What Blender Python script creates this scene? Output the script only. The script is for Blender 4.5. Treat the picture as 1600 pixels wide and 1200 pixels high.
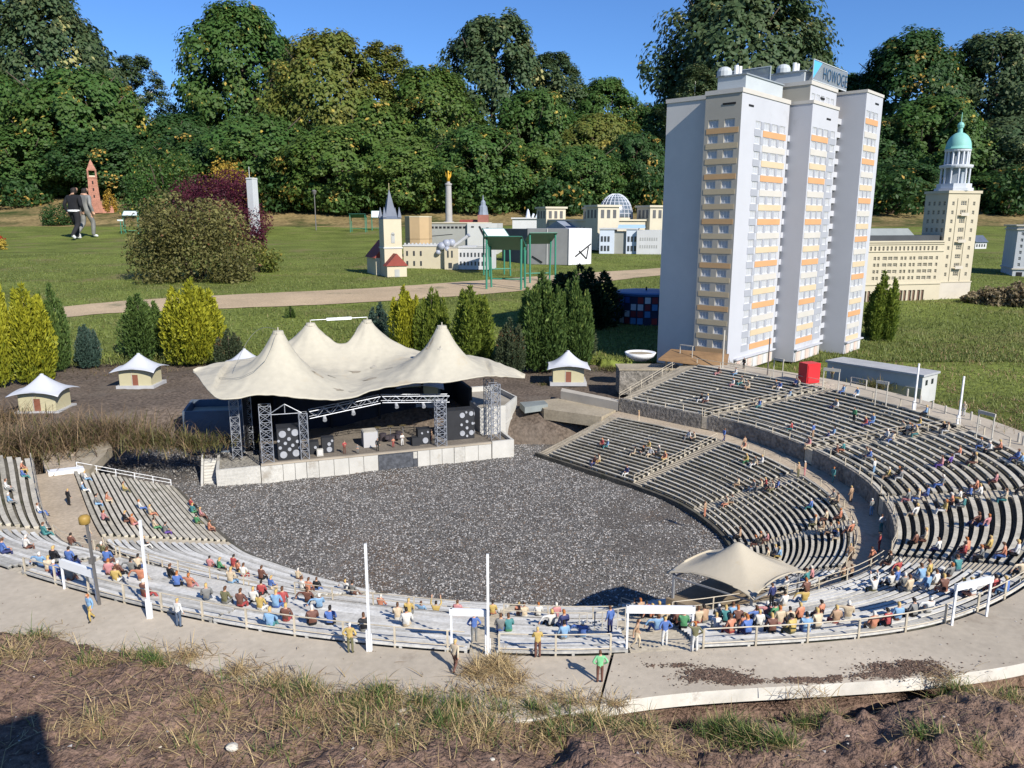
import bpy, bmesh, math, random
import numpy as np
from mathutils import Vector, Matrix, noise as mnoise
random.seed(7); np.random.seed(7)
for o in list(bpy.data.objects): bpy.data.objects.remove(o)
SC = bpy.context.scene
COL = SC.collection
rad = math.radians
# ---------------------------------------------------------------- camera
CAM_H = 0.89; PITCH = 12.0; FPX = 1200.0          # photograph is 1600 px wide
cam_d = bpy.data.cameras.new('camera'); cam = bpy.data.objects.new('camera', cam_d); COL.objects.link(cam)
cam_d.sensor_width = 36.0; cam_d.lens = 36.0 * FPX / 1600.0; cam_d.clip_start = 0.02; cam_d.clip_end = 2000
cam.location = (0, 0, CAM_H); cam.rotation_euler = (rad(90 - PITCH), 0, 0)
SC.camera = cam
SC.render.resolution_x = 1024; SC.render.resolution_y = 768
# ---------------------------------------------------------------- sky and sun
SUN_DIR = Vector((0.59, -0.80, 0)).normalized(); SUN_EL = 35.0
w = bpy.data.worlds.new('World'); SC.world = w; w.use_nodes = True
nt = w.node_tree; bg = nt.nodes['Background']
sky = nt.nodes.new('ShaderNodeTexSky'); sky.sky_type = 'NISHITA'; sky.sun_disc = False
sky.sun_elevation = rad(SUN_EL); sky.sun_rotation = math.atan2(SUN_DIR.x, SUN_DIR.y)
sky.altitude = 100; sky.air_density = 1.0; sky.dust_density = 0.1; sky.ozone_density = 2.5
tn = nt.nodes.new('ShaderNodeMix'); tn.data_type = 'RGBA'; tn.blend_type = 'MULTIPLY'; tn.inputs[0].default_value = 1.0
tn.inputs[7].default_value = (0.62, 0.95, 1.45, 1)          # the clear, deep blue of this autumn sky
nt.links.new(sky.outputs[0], tn.inputs[6]); nt.links.new(tn.outputs[2], bg.inputs[0]); bg.inputs[1].default_value = 0.074
sl = bpy.data.lights.new('sun', 'SUN'); sl.energy = 5.0; sl.angle = rad(0.53); sl.color = (1.0, 0.95, 0.87)
sun = bpy.data.objects.new('sun', sl); COL.objects.link(sun); sun.location = (3, -4, 6)
sd = Vector((SUN_DIR.x * math.cos(rad(SUN_EL)), SUN_DIR.y * math.cos(rad(SUN_EL)), math.sin(rad(SUN_EL))))
sun.rotation_euler = sd.to_track_quat('Z', 'Y').to_euler()
SC.view_settings.view_transform = 'Standard'; SC.view_settings.look = 'None'
SC.view_settings.exposure = 0.45; SC.view_settings.gamma = 1.0
# ---------------------------------------------------------------- layout helpers: surveying the place from the photograph
_S, _C = math.sin(rad(PITCH)), math.cos(rad(PITCH))
def at(x, y, z=0.0):
    vx = (x - 800) / FPX; vy = (600 - y) / FPX
    d = (CAM_H - z) / (_S - vy * _C)
    return Vector((d * vx, d * (_C + vy * _S), z))
def atY(x, y, Y):
    vx = (x - 800) / FPX; vy = (600 - y) / FPX
    d = Y / (_C + vy * _S)
    return Vector((d * vx, Y, CAM_H + d * (vy * _C - _S)))
def proj(p):
    d = p[1] * _C - (p[2] - CAM_H) * _S; v = p[1] * _S + (p[2] - CAM_H) * _C
    return 800 + FPX * p[0] / d, 600 - FPX * v / d
# ---------------------------------------------------------------- materials
MATS = {}
def lin(c):
    return tuple(((v / 255.0) / 12.92 if v / 255.0 <= 0.04045 else ((v / 255.0 + 0.055) / 1.055) ** 2.4) for v in c)
def M(name, col=None, rough=0.75, var=0.18, scale=6.0, fine=0.0, fscale=80.0, bump=0.0, bscale=90.0, metal=0.0,
      col2=None, patch=0.0, pscale=3.0, spec=0.35):
    """procedural material: base colour with broad mottling, optional stains of a second colour and fine bump"""
    if name in MATS: return MATS[name]
    m = bpy.data.materials.new(name); m.use_nodes = True; N = m.node_tree.nodes; L = m.node_tree.links
    b = N['Principled BSDF']; b.inputs['Roughness'].default_value = rough; b.inputs['Metallic'].default_value = metal
    b.inputs['Specular IOR Level'].default_value = spec
    tc = N.new('ShaderNodeTexCoord')
    n1 = N.new('ShaderNodeTexNoise'); n1.inputs['Scale'].default_value = scale; n1.inputs['Detail'].default_value = 6
    n1.inputs['Roughness'].default_value = 0.65
    L.new(tc.outputs['Object'], n1.inputs['Vector'])
    mr = N.new('ShaderNodeMapRange'); mr.inputs[1].default_value = 0.3; mr.inputs[2].default_value = 0.7
    mr.inputs[3].default_value = 1 - var; mr.inputs[4].default_value = 1 + var
    L.new(n1.outputs['Fac'], mr.inputs[0])
    src = mr.outputs[0]
    if fine > 0:
        n2 = N.new('ShaderNodeTexNoise'); n2.inputs['Scale'].default_value = fscale; n2.inputs['Detail'].default_value = 3
        L.new(tc.outputs['Object'], n2.inputs['Vector'])
        m2 = N.new('ShaderNodeMapRange'); m2.inputs[1].default_value = 0.3; m2.inputs[2].default_value = 0.7
        m2.inputs[3].default_value = 1 - fine; m2.inputs[4].default_value = 1 + fine
        L.new(n2.outputs['Fac'], m2.inputs[0])
        mu = N.new('ShaderNodeMath'); mu.operation = 'MULTIPLY'; L.new(src, mu.inputs[0]); L.new(m2.outputs[0], mu.inputs[1])
        src = mu.outputs[0]
    vm = N.new('ShaderNodeVectorMath'); vm.operation = 'SCALE'
    vm.inputs[0].default_value = col; L.new(src, vm.inputs['Scale'])
    out = vm.outputs[0]
    if col2 is not None:
        n3 = N.new('ShaderNodeTexNoise'); n3.inputs['Scale'].default_value = pscale; n3.inputs['Detail'].default_value = 7
        n3.inputs['Roughness'].default_value = 0.7
        L.new(tc.outputs['Object'], n3.inputs['Vector'])
        m3 = N.new('ShaderNodeMapRange'); m3.inputs[1].default_value = 0.62 - 0.35 * patch; m3.inputs[2].default_value = 0.72 - 0.25 * patch
        L.new(n3.outputs['Fac'], m3.inputs[0])
        mx = N.new('ShaderNodeMix'); mx.data_type = 'RGBA'
        L.new(m3.outputs[0], mx.inputs[0]); L.new(out, mx.inputs[6]); mx.inputs[7].default_value = (*col2, 1)
        out = mx.outputs[2]
    L.new(out, b.inputs['Base Color'])
    if bump > 0:
        nb = N.new('ShaderNodeTexNoise'); nb.inputs['Scale'].default_value = bscale; nb.inputs['Detail'].default_value = 5
        L.new(tc.outputs['Object'], nb.inputs['Vector'])
        bp = N.new('ShaderNodeBump'); bp.inputs['Strength'].default_value = bump; bp.inputs['Distance'].default_value = 0.01
        L.new(nb.outputs['Fac'], bp.inputs['Height']); L.new(bp.outputs[0], b.inputs['Normal'])
    MATS[name] = m
    return m
def leafmat(name, c0, c1, c2=None, trans=0.35, rough=0.55):
    """foliage: every leaf carries its own tint (0..1); c0..c1 the common range, c2 the odd autumn leaf"""
    if name in MATS: return MATS[name]
    m = bpy.data.materials.new(name); m.use_nodes = True; N = m.node_tree.nodes; L = m.node_tree.links
    b = N['Principled BSDF']; b.inputs['Roughness'].default_value = rough; b.inputs['Specular IOR Level'].default_value = 0.25
    a = N.new('ShaderNodeAttribute'); a.attribute_name = 'tint'
    r = N.new('ShaderNodeValToRGB'); r.color_ramp.elements[0].color = (*c0, 1); r.color_ramp.elements[1].color = (*c1, 1)
    r.color_ramp.elements[1].position = 0.9
    if c2 is not None:
        e = r.color_ramp.elements.new(0.97); e.color = (*c2, 1)
    L.new(a.outputs['Fac'], r.inputs[0]); L.new(r.outputs[0], b.inputs['Base Color'])
    t = N.new('ShaderNodeBsdfTranslucent'); L.new(r.outputs[0], t.inputs[0])
    mx = N.new('ShaderNodeMixShader'); mx.inputs[0].default_value = trans
    L.new(b.outputs[0], mx.inputs[1]); L.new(t.outputs[0], mx.inputs[2]); L.new(mx.outputs[0], N['Material Output'].inputs[0])
    MATS[name] = m
    return m
def glassmat(name, col, rough=0.15, alpha=1.0):
    if name in MATS: return MATS[name]
    m = M(name, col, rough=rough, var=0.1, spec=0.6)
    m.node_tree.nodes['Principled BSDF'].inputs['Alpha'].default_value = alpha
    return m
# ---------------------------------------------------------------- mesh helpers
def empty(name, loc=(0, 0, 0), rz=0.0):
    o = bpy.data.objects.new(name, None); COL.objects.link(o); o.location = loc; o.rotation_euler = (0, 0, rz)
    o.empty_display_size = 0.05
    return o
def tag(o, label=None, cat=None, group=None, kind=None):
    if label: o['label'] = label
    if cat: o['category'] = cat
    if group: o['group'] = group
    if kind: o['kind'] = kind
    return o
def link(name, me, parent=None, loc=None, rz=0.0):
    o = bpy.data.objects.new(name, me); COL.objects.link(o)
    if parent is not None: o.parent = parent
    if loc is not None: o.location = loc
    if rz: o.rotation_euler = (0, 0, rz)
    return o
class MB:
    def __init__(s): s.v = []; s.f = []; s.m = []; s.mi = 0
    def add(s, vs, fs):
        n = len(s.v); s.v.extend([tuple(p) for p in vs]); s.f.extend([tuple(i + n for i in f) for f in fs]); s.m.extend([s.mi] * len(fs))
        return s
    def box(s, x0, x1, y0, y1, z0, z1):
        return s.add([(x0,y0,z0),(x1,y0,z0),(x1,y1,z0),(x0,y1,z0),(x0,y0,z1),(x1,y0,z1),(x1,y1,z1),(x0,y1,z1)],
              [(0,3,2,1),(4,5,6,7),(0,1,5,4),(1,2,6,5),(2,3,7,6),(3,0,4,7)])
    def bar(s, a, b, w, h=None, up=(0,0,1)):
        a = Vector(a); b = Vector(b); h = h or w; d = (b - a).normalized(); u = Vector(up)
        if abs(d.dot(u)) > 0.98: u = Vector((0,1,0))
        r = d.cross(u).normalized(); u = r.cross(d)
        vs = []
        for p in (a, b):
            for i, j in ((-1,-1),(1,-1),(1,1),(-1,1)): vs.append(p + r * (i * w / 2) + u * (j * h / 2))
        return s.add(vs, [(0,1,2,3),(7,6,5,4),(0,4,5,1),(1,5,6,2),(2,6,7,3),(3,7,4,0)])
    def tube(s, a, b, r0, r1=None, n=8, cap=True):
        a = Vector(a); b = Vector(b); r1 = r0 if r1 is None else r1; d = (b - a).normalized()
        u = Vector((0,0,1)) if abs(d.z) < 0.9 else Vector((1,0,0))
        e = d.cross(u).normalized(); g = e.cross(d)
        vs = []
        for p, r in ((a, r0), (b, r1)):
            for k in range(n):
                t = 2 * math.pi * k / n; vs.append(p + e * (r * math.cos(t)) + g * (r * math.sin(t)))
        fs = [(k, (k+1) % n, n + (k+1) % n, n + k) for k in range(n)]
        if cap: fs += [tuple(range(n-1, -1, -1)), tuple(range(n, 2*n))]
        return s.add(vs, fs)
    def path(s, pts, r, n=6):
        for a, b in zip(pts[:-1], pts[1:]): s.tube(a, b, r, r, n)
        return s
    def lathe(s, prof, n=20, c=(0,0,0), cap=True):
        vs = []; 
        for r, z in prof:
            for k in range(n):
                t = 2 * math.pi * k / n; vs.append((c[0] + r * math.cos(t), c[1] + r * math.sin(t), c[2] + z))
        fs = []
        for i in range(len(prof) - 1):
            for k in range(n): fs.append((i*n+k, i*n+(k+1)%n, (i+1)*n+(k+1)%n, (i+1)*n+k))
        if cap: fs += [tuple(range(n-1,-1,-1)), tuple(range((len(prof)-1)*n, len(prof)*n))]
        return s.add(vs, fs)
    def prism(s, poly, z0, z1):
        n = len(poly)
        a = sum(poly[i][0]*poly[(i+1)%n][1]-poly[(i+1)%n][0]*poly[i][1] for i in range(n))
        if a < 0: poly = poly[::-1]
        vs = [(p[0],p[1],z0) for p in poly] + [(p[0],p[1],z1) for p in poly]
        return s.add(vs, [tuple(range(n-1,-1,-1)), tuple(range(n,2*n))] + [(i,(i+1)%n,n+(i+1)%n,n+i) for i in range(n)])
    def pyramid(s, x0, x1, y0, y1, z0, z1, k=0.0):
        cx, cy = (x0+x1)/2, (y0+y1)/2; hx, hy = (x1-x0)/2*k, (y1-y0)/2*k
        if k == 0: return s.add([(x0,y0,z0),(x1,y0,z0),(x1,y1,z0),(x0,y1,z0),(cx,cy,z1)], [(3,2,1,0),(0,1,4),(1,2,4),(2,3,4),(3,0,4)])
        return s.add([(x0,y0,z0),(x1,y0,z0),(x1,y1,z0),(x0,y1,z0),(cx-hx,cy-hy,z1),(cx+hx,cy-hy,z1),(cx+hx,cy+hy,z1),(cx-hx,cy+hy,z1)],
              [(0,3,2,1),(4,5,6,7),(0,1,5,4),(1,2,6,5),(2,3,7,6),(3,0,4,7)])
    def gable(s, x0, x1, y0, y1, z0, z1, axis='x'):
        if axis == 'x':
            m = (y0+y1)/2
            return s.add([(x0,y0,z0),(x1,y0,z0),(x1,y1,z0),(x0,y1,z0),(x0,m,z1),(x1,m,z1)], [(3,2,1,0),(0,1,5,4),(2,3,4,5),(1,2,5),(3,0,4)])
        m = (x0+x1)/2
        return s.add([(x0,y0,z0),(x1,y0,z0),(x1,y1,z0),(x0,y1,z0),(m,y0,z1),(m,y1,z1)], [(3,2,1,0),(1,2,5,4),(3,0,4,5),(0,1,4),(2,3,5)])
    def mesh(s, name, mats, smooth=False):
        me = bpy.data.meshes.new(name); me.from_pydata(s.v, [], s.f)
        if not isinstance(mats, (list, tuple)): mats = [mats]
        for m in mats: me.materials.append(m)
        if len(mats) > 1: me.polygons.foreach_set('material_index', s.m)
        if smooth: me.polygons.foreach_set('use_smooth', [True] * len(s.f))
        me.update(); return me
    def build(s, name, mats, parent=None, loc=None, rz=0.0, smooth=False):
        return link(name, s.mesh(name, mats, smooth), parent, loc, rz)
def np_mesh(name, V, Fc, mats, tint=None, matidx=None, smooth=False):
    """fast mesh from arrays; faces all of one size"""
    V = np.asarray(V, dtype=np.float32); Fc = np.asarray(Fc, dtype=np.int32); k = Fc.shape[1]
    me = bpy.data.meshes.new(name); me.vertices.add(len(V)); me.vertices.foreach_set('co', V.ravel())
    me.loops.add(Fc.size); me.loops.foreach_set('vertex_index', Fc.ravel())
    me.polygons.add(len(Fc)); me.polygons.foreach_set('loop_start', np.arange(0, Fc.size, k, dtype=np.int32))
    me.polygons.foreach_set('loop_total', np.full(len(Fc), k, dtype=np.int32))
    if not isinstance(mats, (list, tuple)): mats = [mats]
    for m in mats: me.materials.append(m)
    if matidx is not None: me.polygons.foreach_set('material_index', np.asarray(matidx, dtype=np.int32))
    if tint is not None:
        a = me.attributes.new('tint', 'FLOAT', 'FACE'); a.data.foreach_set('value', np.asarray(tint, dtype=np.float32))
    if smooth: me.polygons.foreach_set('use_smooth', np.ones(len(Fc), dtype=bool))
    me.update(calc_edges=True); me.validate(); return me
def crom(P, t):
    """Catmull-Rom through list P (tuples) at parameter t in 0..len-1"""
    n = len(P) - 1; t = min(max(t, 0.0), n - 1e-6); i = int(t); f = t - i
    p1 = P[i]; p2 = P[i+1]; p0 = P[i-1] if i > 0 else tuple(2*a-b for a, b in zip(p1, p2)); p3 = P[i+2] if i + 2 <= n else tuple(2*b-a for a, b in zip(p1, p2))
    return tuple(0.5*((2*b)+(-a+c)*f+(2*a-5*b+4*c-d)*f*f+(-a+3*b-3*c+d)*f**3) for a, b, c, d in zip(p0, p1, p2, p3))
def fbm(x, y, s=1.0, o=4, seed=0.0):
    return mnoise.fractal(Vector((x*s+seed, y*s-seed, seed*1.7)), 0.6, 2.1, o)
# ================================================================= TERRAIN
PITPOLY = [(-7,-1),(1.55,-1),(1.5,1.15),(1.75,1.9),(2.12,2.6),(2.16,3.4),(1.8,4.2),(1.45,4.75),(1.12,5.2),(1.0,5.75),(-0.5,5.95),(-2.6,5.95),(-7,5.6)]
def inpoly(x, y, P):
    r = False; j = len(P) - 1
    for i in range(len(P)):
        if (P[i][1] > y) != (P[j][1] > y) and x < (P[j][0]-P[i][0])*(y-P[i][1])/(P[j][1]-P[i][1])+P[i][0]: r = not r
        j = i
    return r
_ty = [-20, 5.2, 6.5, 9, 13, 25, 33, 42, 60, 120, 400, 1500]; _tz = [-.15, -.17, -.13, 0.0, .06, .30, .75, 2.2, 4.2, 6.5, 8, 8]
def lawn_z(x, y):
    z = float(np.interp(y, _ty, _tz))
    z += 0.05 * fbm(x, y, 0.25, 2, 3.1) * min(1.0, max(0.0, (y - 6) / 6))
    return z
def on_lawn(px, py):
    """ground point seen at a pixel"""
    Y = 2.0; prev = None
    while Y < 120:
        p = atY(px, py, Y); dz = p.z - lawn_z(p.x, Y)
        if dz < 0: break
        Y *= 1.004
    p.z = lawn_z(p.x, p.y); return p
m_grass = M('lawn_turf', (0.125, 0.150, 0.032), rough=0.9, var=0.35, scale=0.9, fine=0.45, fscale=26, bump=0.5, bscale=45, col2=(0.17, 0.15, 0.06), patch=0.25, pscale=0.7, spec=0.1)
m_bank = M('dry_bank_grass', (0.22, 0.165, 0.075), rough=0.95, var=0.35, scale=0.7, fine=0.4, fscale=8, col2=(0.05, 0.065, 0.02), patch=0.35, pscale=0.4, spec=0.05)
def axis(pts):
    out = []
    for a, b, s in pts:
        n = max(1, int(round((b - a) / s))); out += [a + (b - a) * i / n for i in range(n)]
    return np.array(out + [pts[-1][1]])
gx = axis([(-700,-100,100),(-100,-30,6),(-30,-7,1.0),(-7,7,0.1),(7,30,1.0),(30,100,6),(100,700,100)])
gy = axis([(-60,-1,6),(-1,7.5,0.1),(7.5,30,0.5),(30,70,1.5),(70,160,10),(160,1500,120)])
V = []; 
for y in gy:
    for x in gx:
        z = lawn_z(x, y)
        if -7 < x < 2.3 and -1 < y < 6.1 and inpoly(x, y, PITPOLY): z = -0.75
        V.append((x, y, z))
nx, ny = len(gx), len(gy)
ii = np.arange((nx-1)*(ny-1)); a = (ii // (nx-1))*nx + ii % (nx-1)
Fc = np.stack([a, a+1, a+1+nx, a+nx], 1)
fy = gy[(ii // (nx-1))]; fx = gx[ii % (nx-1)]
me = np_mesh('lawn', V, Fc, [m_grass, m_bank], matidx=(fy > 31).astype(int), smooth=True)
lawn = link('lawn', me); tag(lawn, kind='structure')
# gravel path crossing the lawn
m_path = M('path_sand', (0.42, 0.315, 0.195), rough=0.95, var=0.15, scale=1.5, fine=0.2, fscale=60, bump=0.3, bscale=90, col2=(0.16,0.15,0.08), patch=0.1, pscale=1.2)
PATH_T = [(-60,505),(130,477),(330,463),(560,452),(760,438),(900,428),(1010,421),(1120,413)]
PATH_B = [(-60,520),(130,494),(330,484),(560,474),(760,460),(900,446),(1010,433),(1120,424)]
mb = MB(); rows = []
for k in range(60):
    t = k / 59 * (len(PATH_T) - 1)
    A = on_lawn(*crom(PATH_T, t)); B = on_lawn(*crom(PATH_B, t)); rows.append((A, B))
for k in range(len(rows) - 1):
    for j in range(6):
        q = []
        for (A, B), f in ((rows[k], j/6), (rows[k+1], j/6), (rows[k+1], (j+1)/6), (rows[k], (j+1)/6)):
            p = B.lerp(A, f); q.append((p.x, p.y, lawn_z(p.x, p.y) + 0.006))
        mb.add(q, [(0,1,2,3)])
tag(mb.build('path', m_path), kind='structure')
# second footpath far right on the lawn
# ---------------------------------------------------------------- soil yard behind the stage
m_soil = M('yard_soil', (0.125, 0.098, 0.076), rough=0.95, var=0.25, scale=2.5, fine=0.45, fscale=55, bump=0.8, bscale=70, col2=(0.15, 0.125, 0.10), patch=0.25, pscale=1.6, spec=0.1)
xs = np.arange(-6.0, 1.75, 0.05); ys = np.arange(2.35, 6.75, 0.05); V = []
def yard_z(x, y):
    z = -0.215 + 0.014 * fbm(x, y, 2.2, 5, 1.3)
    if y > 5.75: z -= 0.0 if y < 6.0 else (y - 6.0) * 0.25
    if x > -2.35 and y < 5.0:                       # slopes down to the arena
        # arena edge: falls away to the gravel
        e = max(0.0, min(1.0, (4.55 - y) / 0.45)); z -= 0.21 * e * e * (3 - 2*e) * (1.0 if x > -0.1 else max(0, min(1, (x + 2.4) / 0.25)))
    e = max(0.0, min(1.0, (x - 0.75) / 0.5)) * max(0.0, min(1.0, (y - 4.3) / .4)) ; z += 0.05 * e
    if y < 3.35: z -= 0.25 * max(0, min(1, (3.35 - y) / 0.3))
    if x > -0.1 and y < 4.35 + 0.0: z -= 0.35 * max(0, min(1, (4.35 - y) / 0.3))
    return z
for y in ys:
    for x in xs: V.append((x, y, yard_z(x, y) + 0.006 * mnoise.noise(Vector((x*9, y*9, 0)))))
nx, ny = len(xs), len(ys); ii = np.arange((nx-1)*(ny-1)); a = (ii // (nx-1))*nx + ii % (nx-1)
me = np_mesh('soil_yard', V, np.stack([a, a+1, a+1+nx, a+nx], 1), m_soil, smooth=True)
tag(link('soil_yard', me), kind='structure')

# ================================================================= ARENA
G  = [(-1.62,3.50),(-1.13,2.86),(-.88,2.65),(-.44,2.42),(0,2.34),(.3,2.33),(.62,2.42),(.82,2.62),(.87,2.9),(.79,3.25),(.62,3.52),(.40,3.78),(.14,4.07)]
WI = [(-1.98,3.30),(-1.45,2.54),(-1.19,2.33),(-.63,2.08),(-.1,1.94),(.35,1.93),(.85,2.12),(1.14,2.40),(1.29,2.85),(1.25,3.3),(1.09,3.72),(.84,4.0),(.55,4.26)]
WO = [(-2.10,3.22),(-1.56,2.44),(-1.27,2.24),(-.66,1.99),(-.1,1.86),(.37,1.85),(.92,2.03),(1.24,2.33),(1.41,2.85),(1.37,3.34),(1.19,3.79),(.92,4.08),(.62,4.38)]
R  = [(-2.62,3.02),(-1.95,2.25),(-1.35,1.88),(-.68,1.592),(-.1,1.468),(.35,1.474),(.98,1.585),(1.52,1.98),(1.93,2.6),(2.0,3.2),(1.87,3.75),(1.6,4.25),(1.1,4.86)]
Z_GR = -0.385; Z_L0 = -0.365; Z_W = -0.205; Z_U0 = -0.14; Z_R = 0.0
NL, NU = 19, 17
def cv(P, t): return crom(P, t)
def lower(t, s): a = cv(G, t); b = cv(WI, t); return (a[0]+(b[0]-a[0])*s, a[1]+(b[1]-a[1])*s)
def upper(t, s): a = cv(WO, t); b = cv(R, t); return (a[0]+(b[0]-a[0])*s, a[1]+(b[1]-a[1])*s)
STAGE_C = Vector((-0.75, 3.95))
m_bench = M('bench_plank', (0.47, 0.43, 0.345), rough=0.8, var=0.22, scale=14, fine=0.15, fscale=120, col2=(0.24, 0.215, 0.16), patch=0.15, pscale=9)
m_benchw = M('bench_plank_bleached', (0.50, 0.48, 0.43), rough=0.8, var=0.18, scale=14, fine=0.14, fscale=120, col2=(0.30, 0.28, 0.23), patch=0.12, pscale=8)
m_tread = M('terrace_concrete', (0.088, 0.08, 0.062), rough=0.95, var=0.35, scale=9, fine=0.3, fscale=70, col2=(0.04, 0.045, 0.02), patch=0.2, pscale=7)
m_stair = M('stair_concrete', (0.44, 0.38, 0.28), rough=0.9, var=0.2, scale=12, fine=0.2, fscale=100)
m_conc = M('promenade_concrete', (0.43, 0.37, 0.285), rough=0.92, var=0.2, scale=2.2, fine=0.07, fscale=60, bump=0.05, bscale=90, col2=(0.24, 0.195, 0.145), patch=0.14, pscale=3.5, spec=0.2)
m_walk = M('walkway_concrete', (0.40, 0.325, 0.235), rough=0.92, var=0.18, scale=4, fine=0.15, fscale=90, bump=0.2, col2=(0.2, 0.16, 0.11), patch=0.12, pscale=5)
m_wall = M('stone_wall', (0.20, 0.18, 0.15), rough=0.95, var=0.3, scale=20, fine=0.4, fscale=60, bump=0.9, bscale=60)
m_rail = M('rail_paint', (0.46, 0.40, 0.30), rough=0.6, var=0.25, scale=30)
m_white = M('white_paint', (0.74, 0.74, 0.73), rough=0.5, var=0.08, scale=10, col2=(0.5, 0.47, 0.40), patch=0.05, pscale=12)

BW = [m_benchw, M('bench_plank_pale', (0.56, 0.545, 0.50), rough=0.8, var=0.2, scale=14, fine=0.14, fscale=120), M('bench_plank_grey', (0.38, 0.365, 0.325), rough=0.85, var=0.25, scale=10, fine=0.2, fscale=90)]
BF = [m_bench, m_bench, M('bench_plank_worn', (0.37, 0.335, 0.26), rough=0.85, var=0.28, scale=10, fine=0.2, fscale=90)]
def aisles_split(t0, t1, gaps): 
    segs = []; a = t0
    for g0, g1 in gaps: segs.append((a, g0)); a = g1
    segs.append((a, t1)); return segs
LOW_GAPS = [(1.0,1.10),(2.95,3.05),(4.0,4.10),(4.98,5.14),(6.55,6.67),(7.55,7.67),(8.75,8.90),(10.0,10.16),(11.80,11.97)]
UP_GAPS  = [(1.0,1.10),(2.05,2.12),(4.02,4.14),(4.80,5.08),(6.62,6.76),(7.72,7.84),(9.02,9.14),(10.55,10.66),(11.84,11.97)]
def stair_t(gap, s, tier):
    # the upper right stairs run skew, as they climb away from the stage
    return gap
def row_mesh(fn, t0, t1, s0, s1, z, thick, supports=True):
    n = max(3, int((t1 - t0) / 0.045) + 1); mb = MB(); P = []
    for k in range(n):
        t = t0 + (t1 - t0) * k / (n - 1); P.append((fn(t, s0), fn(t, s1)))
    vs = []
    for (a, b) in P: vs += [(a[0],a[1],z-thick),(b[0],b[1],z-thick),(b[0],b[1],z),(a[0],a[1],z)]
    fs = []
    for k in range(n-1):
        i = 4*k; j = i + 4
        fs += [(i,j,j+1,i+1),(i+1,j+1,j+2,i+2),(i+2,j+2,j+3,i+3),(i+3,j+3,j,i)]
    fs += [(0,1,2,3), tuple(4*(n-1)+q for q in (3,2,1,0))]
    mb.add(vs, fs)
    return mb, P
SPLITS = [11.3, 9.8, 8.4, 3.0]; SPLITL = [3.5, 11.0]
def block(tier, t0, t1, label):
    fn, n, z0, z1 = (lower, NL, Z_L0, Z_W - 0.006) if tier == 'low' else (upper, NU, Z_U0, Z_R - 0.012)
    c = fn((t0+t1)/2, 0.5); root = empty('seating_block', (c[0], c[1], z0))
    tag(root, label, 'grandstand', 'terraced seating blocks round the gravel arena')
    off = Vector((c[0], c[1], z0))
    near = 1.3 < (t0+t1)/2 < 7.0
    # stepped terrace body
    mb = MB(); m = max(3, int((t1-t0)/0.06)+1); 
    for k in range(m-1):
        ta = t0+(t1-t0)*k/(m-1); tb = t0+(t1-t0)*(k+1)/(m-1)
        for i in range(n):
            z = z0+(z1-z0)*i/(n-1); zp = z0+(z1-z0)*(i-1)/(n-1) if i else z0-0.06
            s0, s1 = i/n, (i+1)/n
            A, B, Cc, D = fn(ta,s0), fn(tb,s0), fn(tb,s1), fn(ta,s1)
            mb.add([(A[0],A[1],z),(B[0],B[1],z),(Cc[0],Cc[1],z),(D[0],D[1],z),(A[0],A[1],zp),(B[0],B[1],zp)], [(0,1,2,3),(4,5,1,0)])
    for te in (t0, t1):                                   # cheeks that close the ends
        for i in range(n):
            z = z0+(z1-z0)*i/(n-1); A = fn(te,i/n); D = fn(te,(i+1)/n)
            mb.add([(A[0],A[1],z0-0.06),(D[0],D[1],z0-0.06),(D[0],D[1],z),(A[0],A[1],z)], [(0,1,2,3)])
    mb.v = [tuple(Vector(p)-off) for p in mb.v]
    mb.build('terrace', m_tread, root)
    for i in range(n):
        z = z0+(z1-z0)*i/(n-1) + 0.0165 + random.uniform(-.0006, .0006)
        w = (0.54 if (t0+t1)/2 < 5.8 else 0.42) if near else (0.60 if t1 < 1.2 else 0.48)
        sa = (i+0.30)/n; sb = sa + w/n
        e = 0.006; cuts = [t0] + [q for q in (SPLITS if tier == 'up' else SPLITL) if t0+.15 < q < t1-.15] + [t1]
        for ta, tb in zip(cuts[:-1], cuts[1:]):
          jit = random.uniform(-0.008, 0.008)
          mb, P = row_mesh(fn, ta+e+jit, tb-e+jit, sa, sb, z, 0.0045)
          t0_, t1_ = ta, tb
          step = max(2, int(len(P)/max(2, (t1_-t0_)/0.22)))
          for k in list(range(0, len(P), step)) + [len(P)-1]:
              a, b = P[k]; a = Vector((a[0],a[1],0)); b = Vector((b[0],b[1],0)); d = (b-a)
              k2 = k+1 if k+1 < len(P) else k-1; tt = (Vector((*P[k2][0],0))-a); tt.normalize()
              if k == len(P)-1: tt = tt
              w2 = 0.006; p = [a+d*.1, a+d*.1+tt*w2, a+d*.9+tt*w2, a+d*.9]
              zb = z - 0.0175; vs = [(q.x,q.y,zb) for q in p] + [(q.x,q.y,z-.0043) for q in p]
              mb.add(vs, [(0,1,5,4),(1,2,6,5),(2,3,7,6),(3,0,4,7)])
          mb.v = [tuple(Vector(p)-off) for p in mb.v]
          mb.build('bench', random.choice(BW if near else BF), root)
    return root
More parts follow.
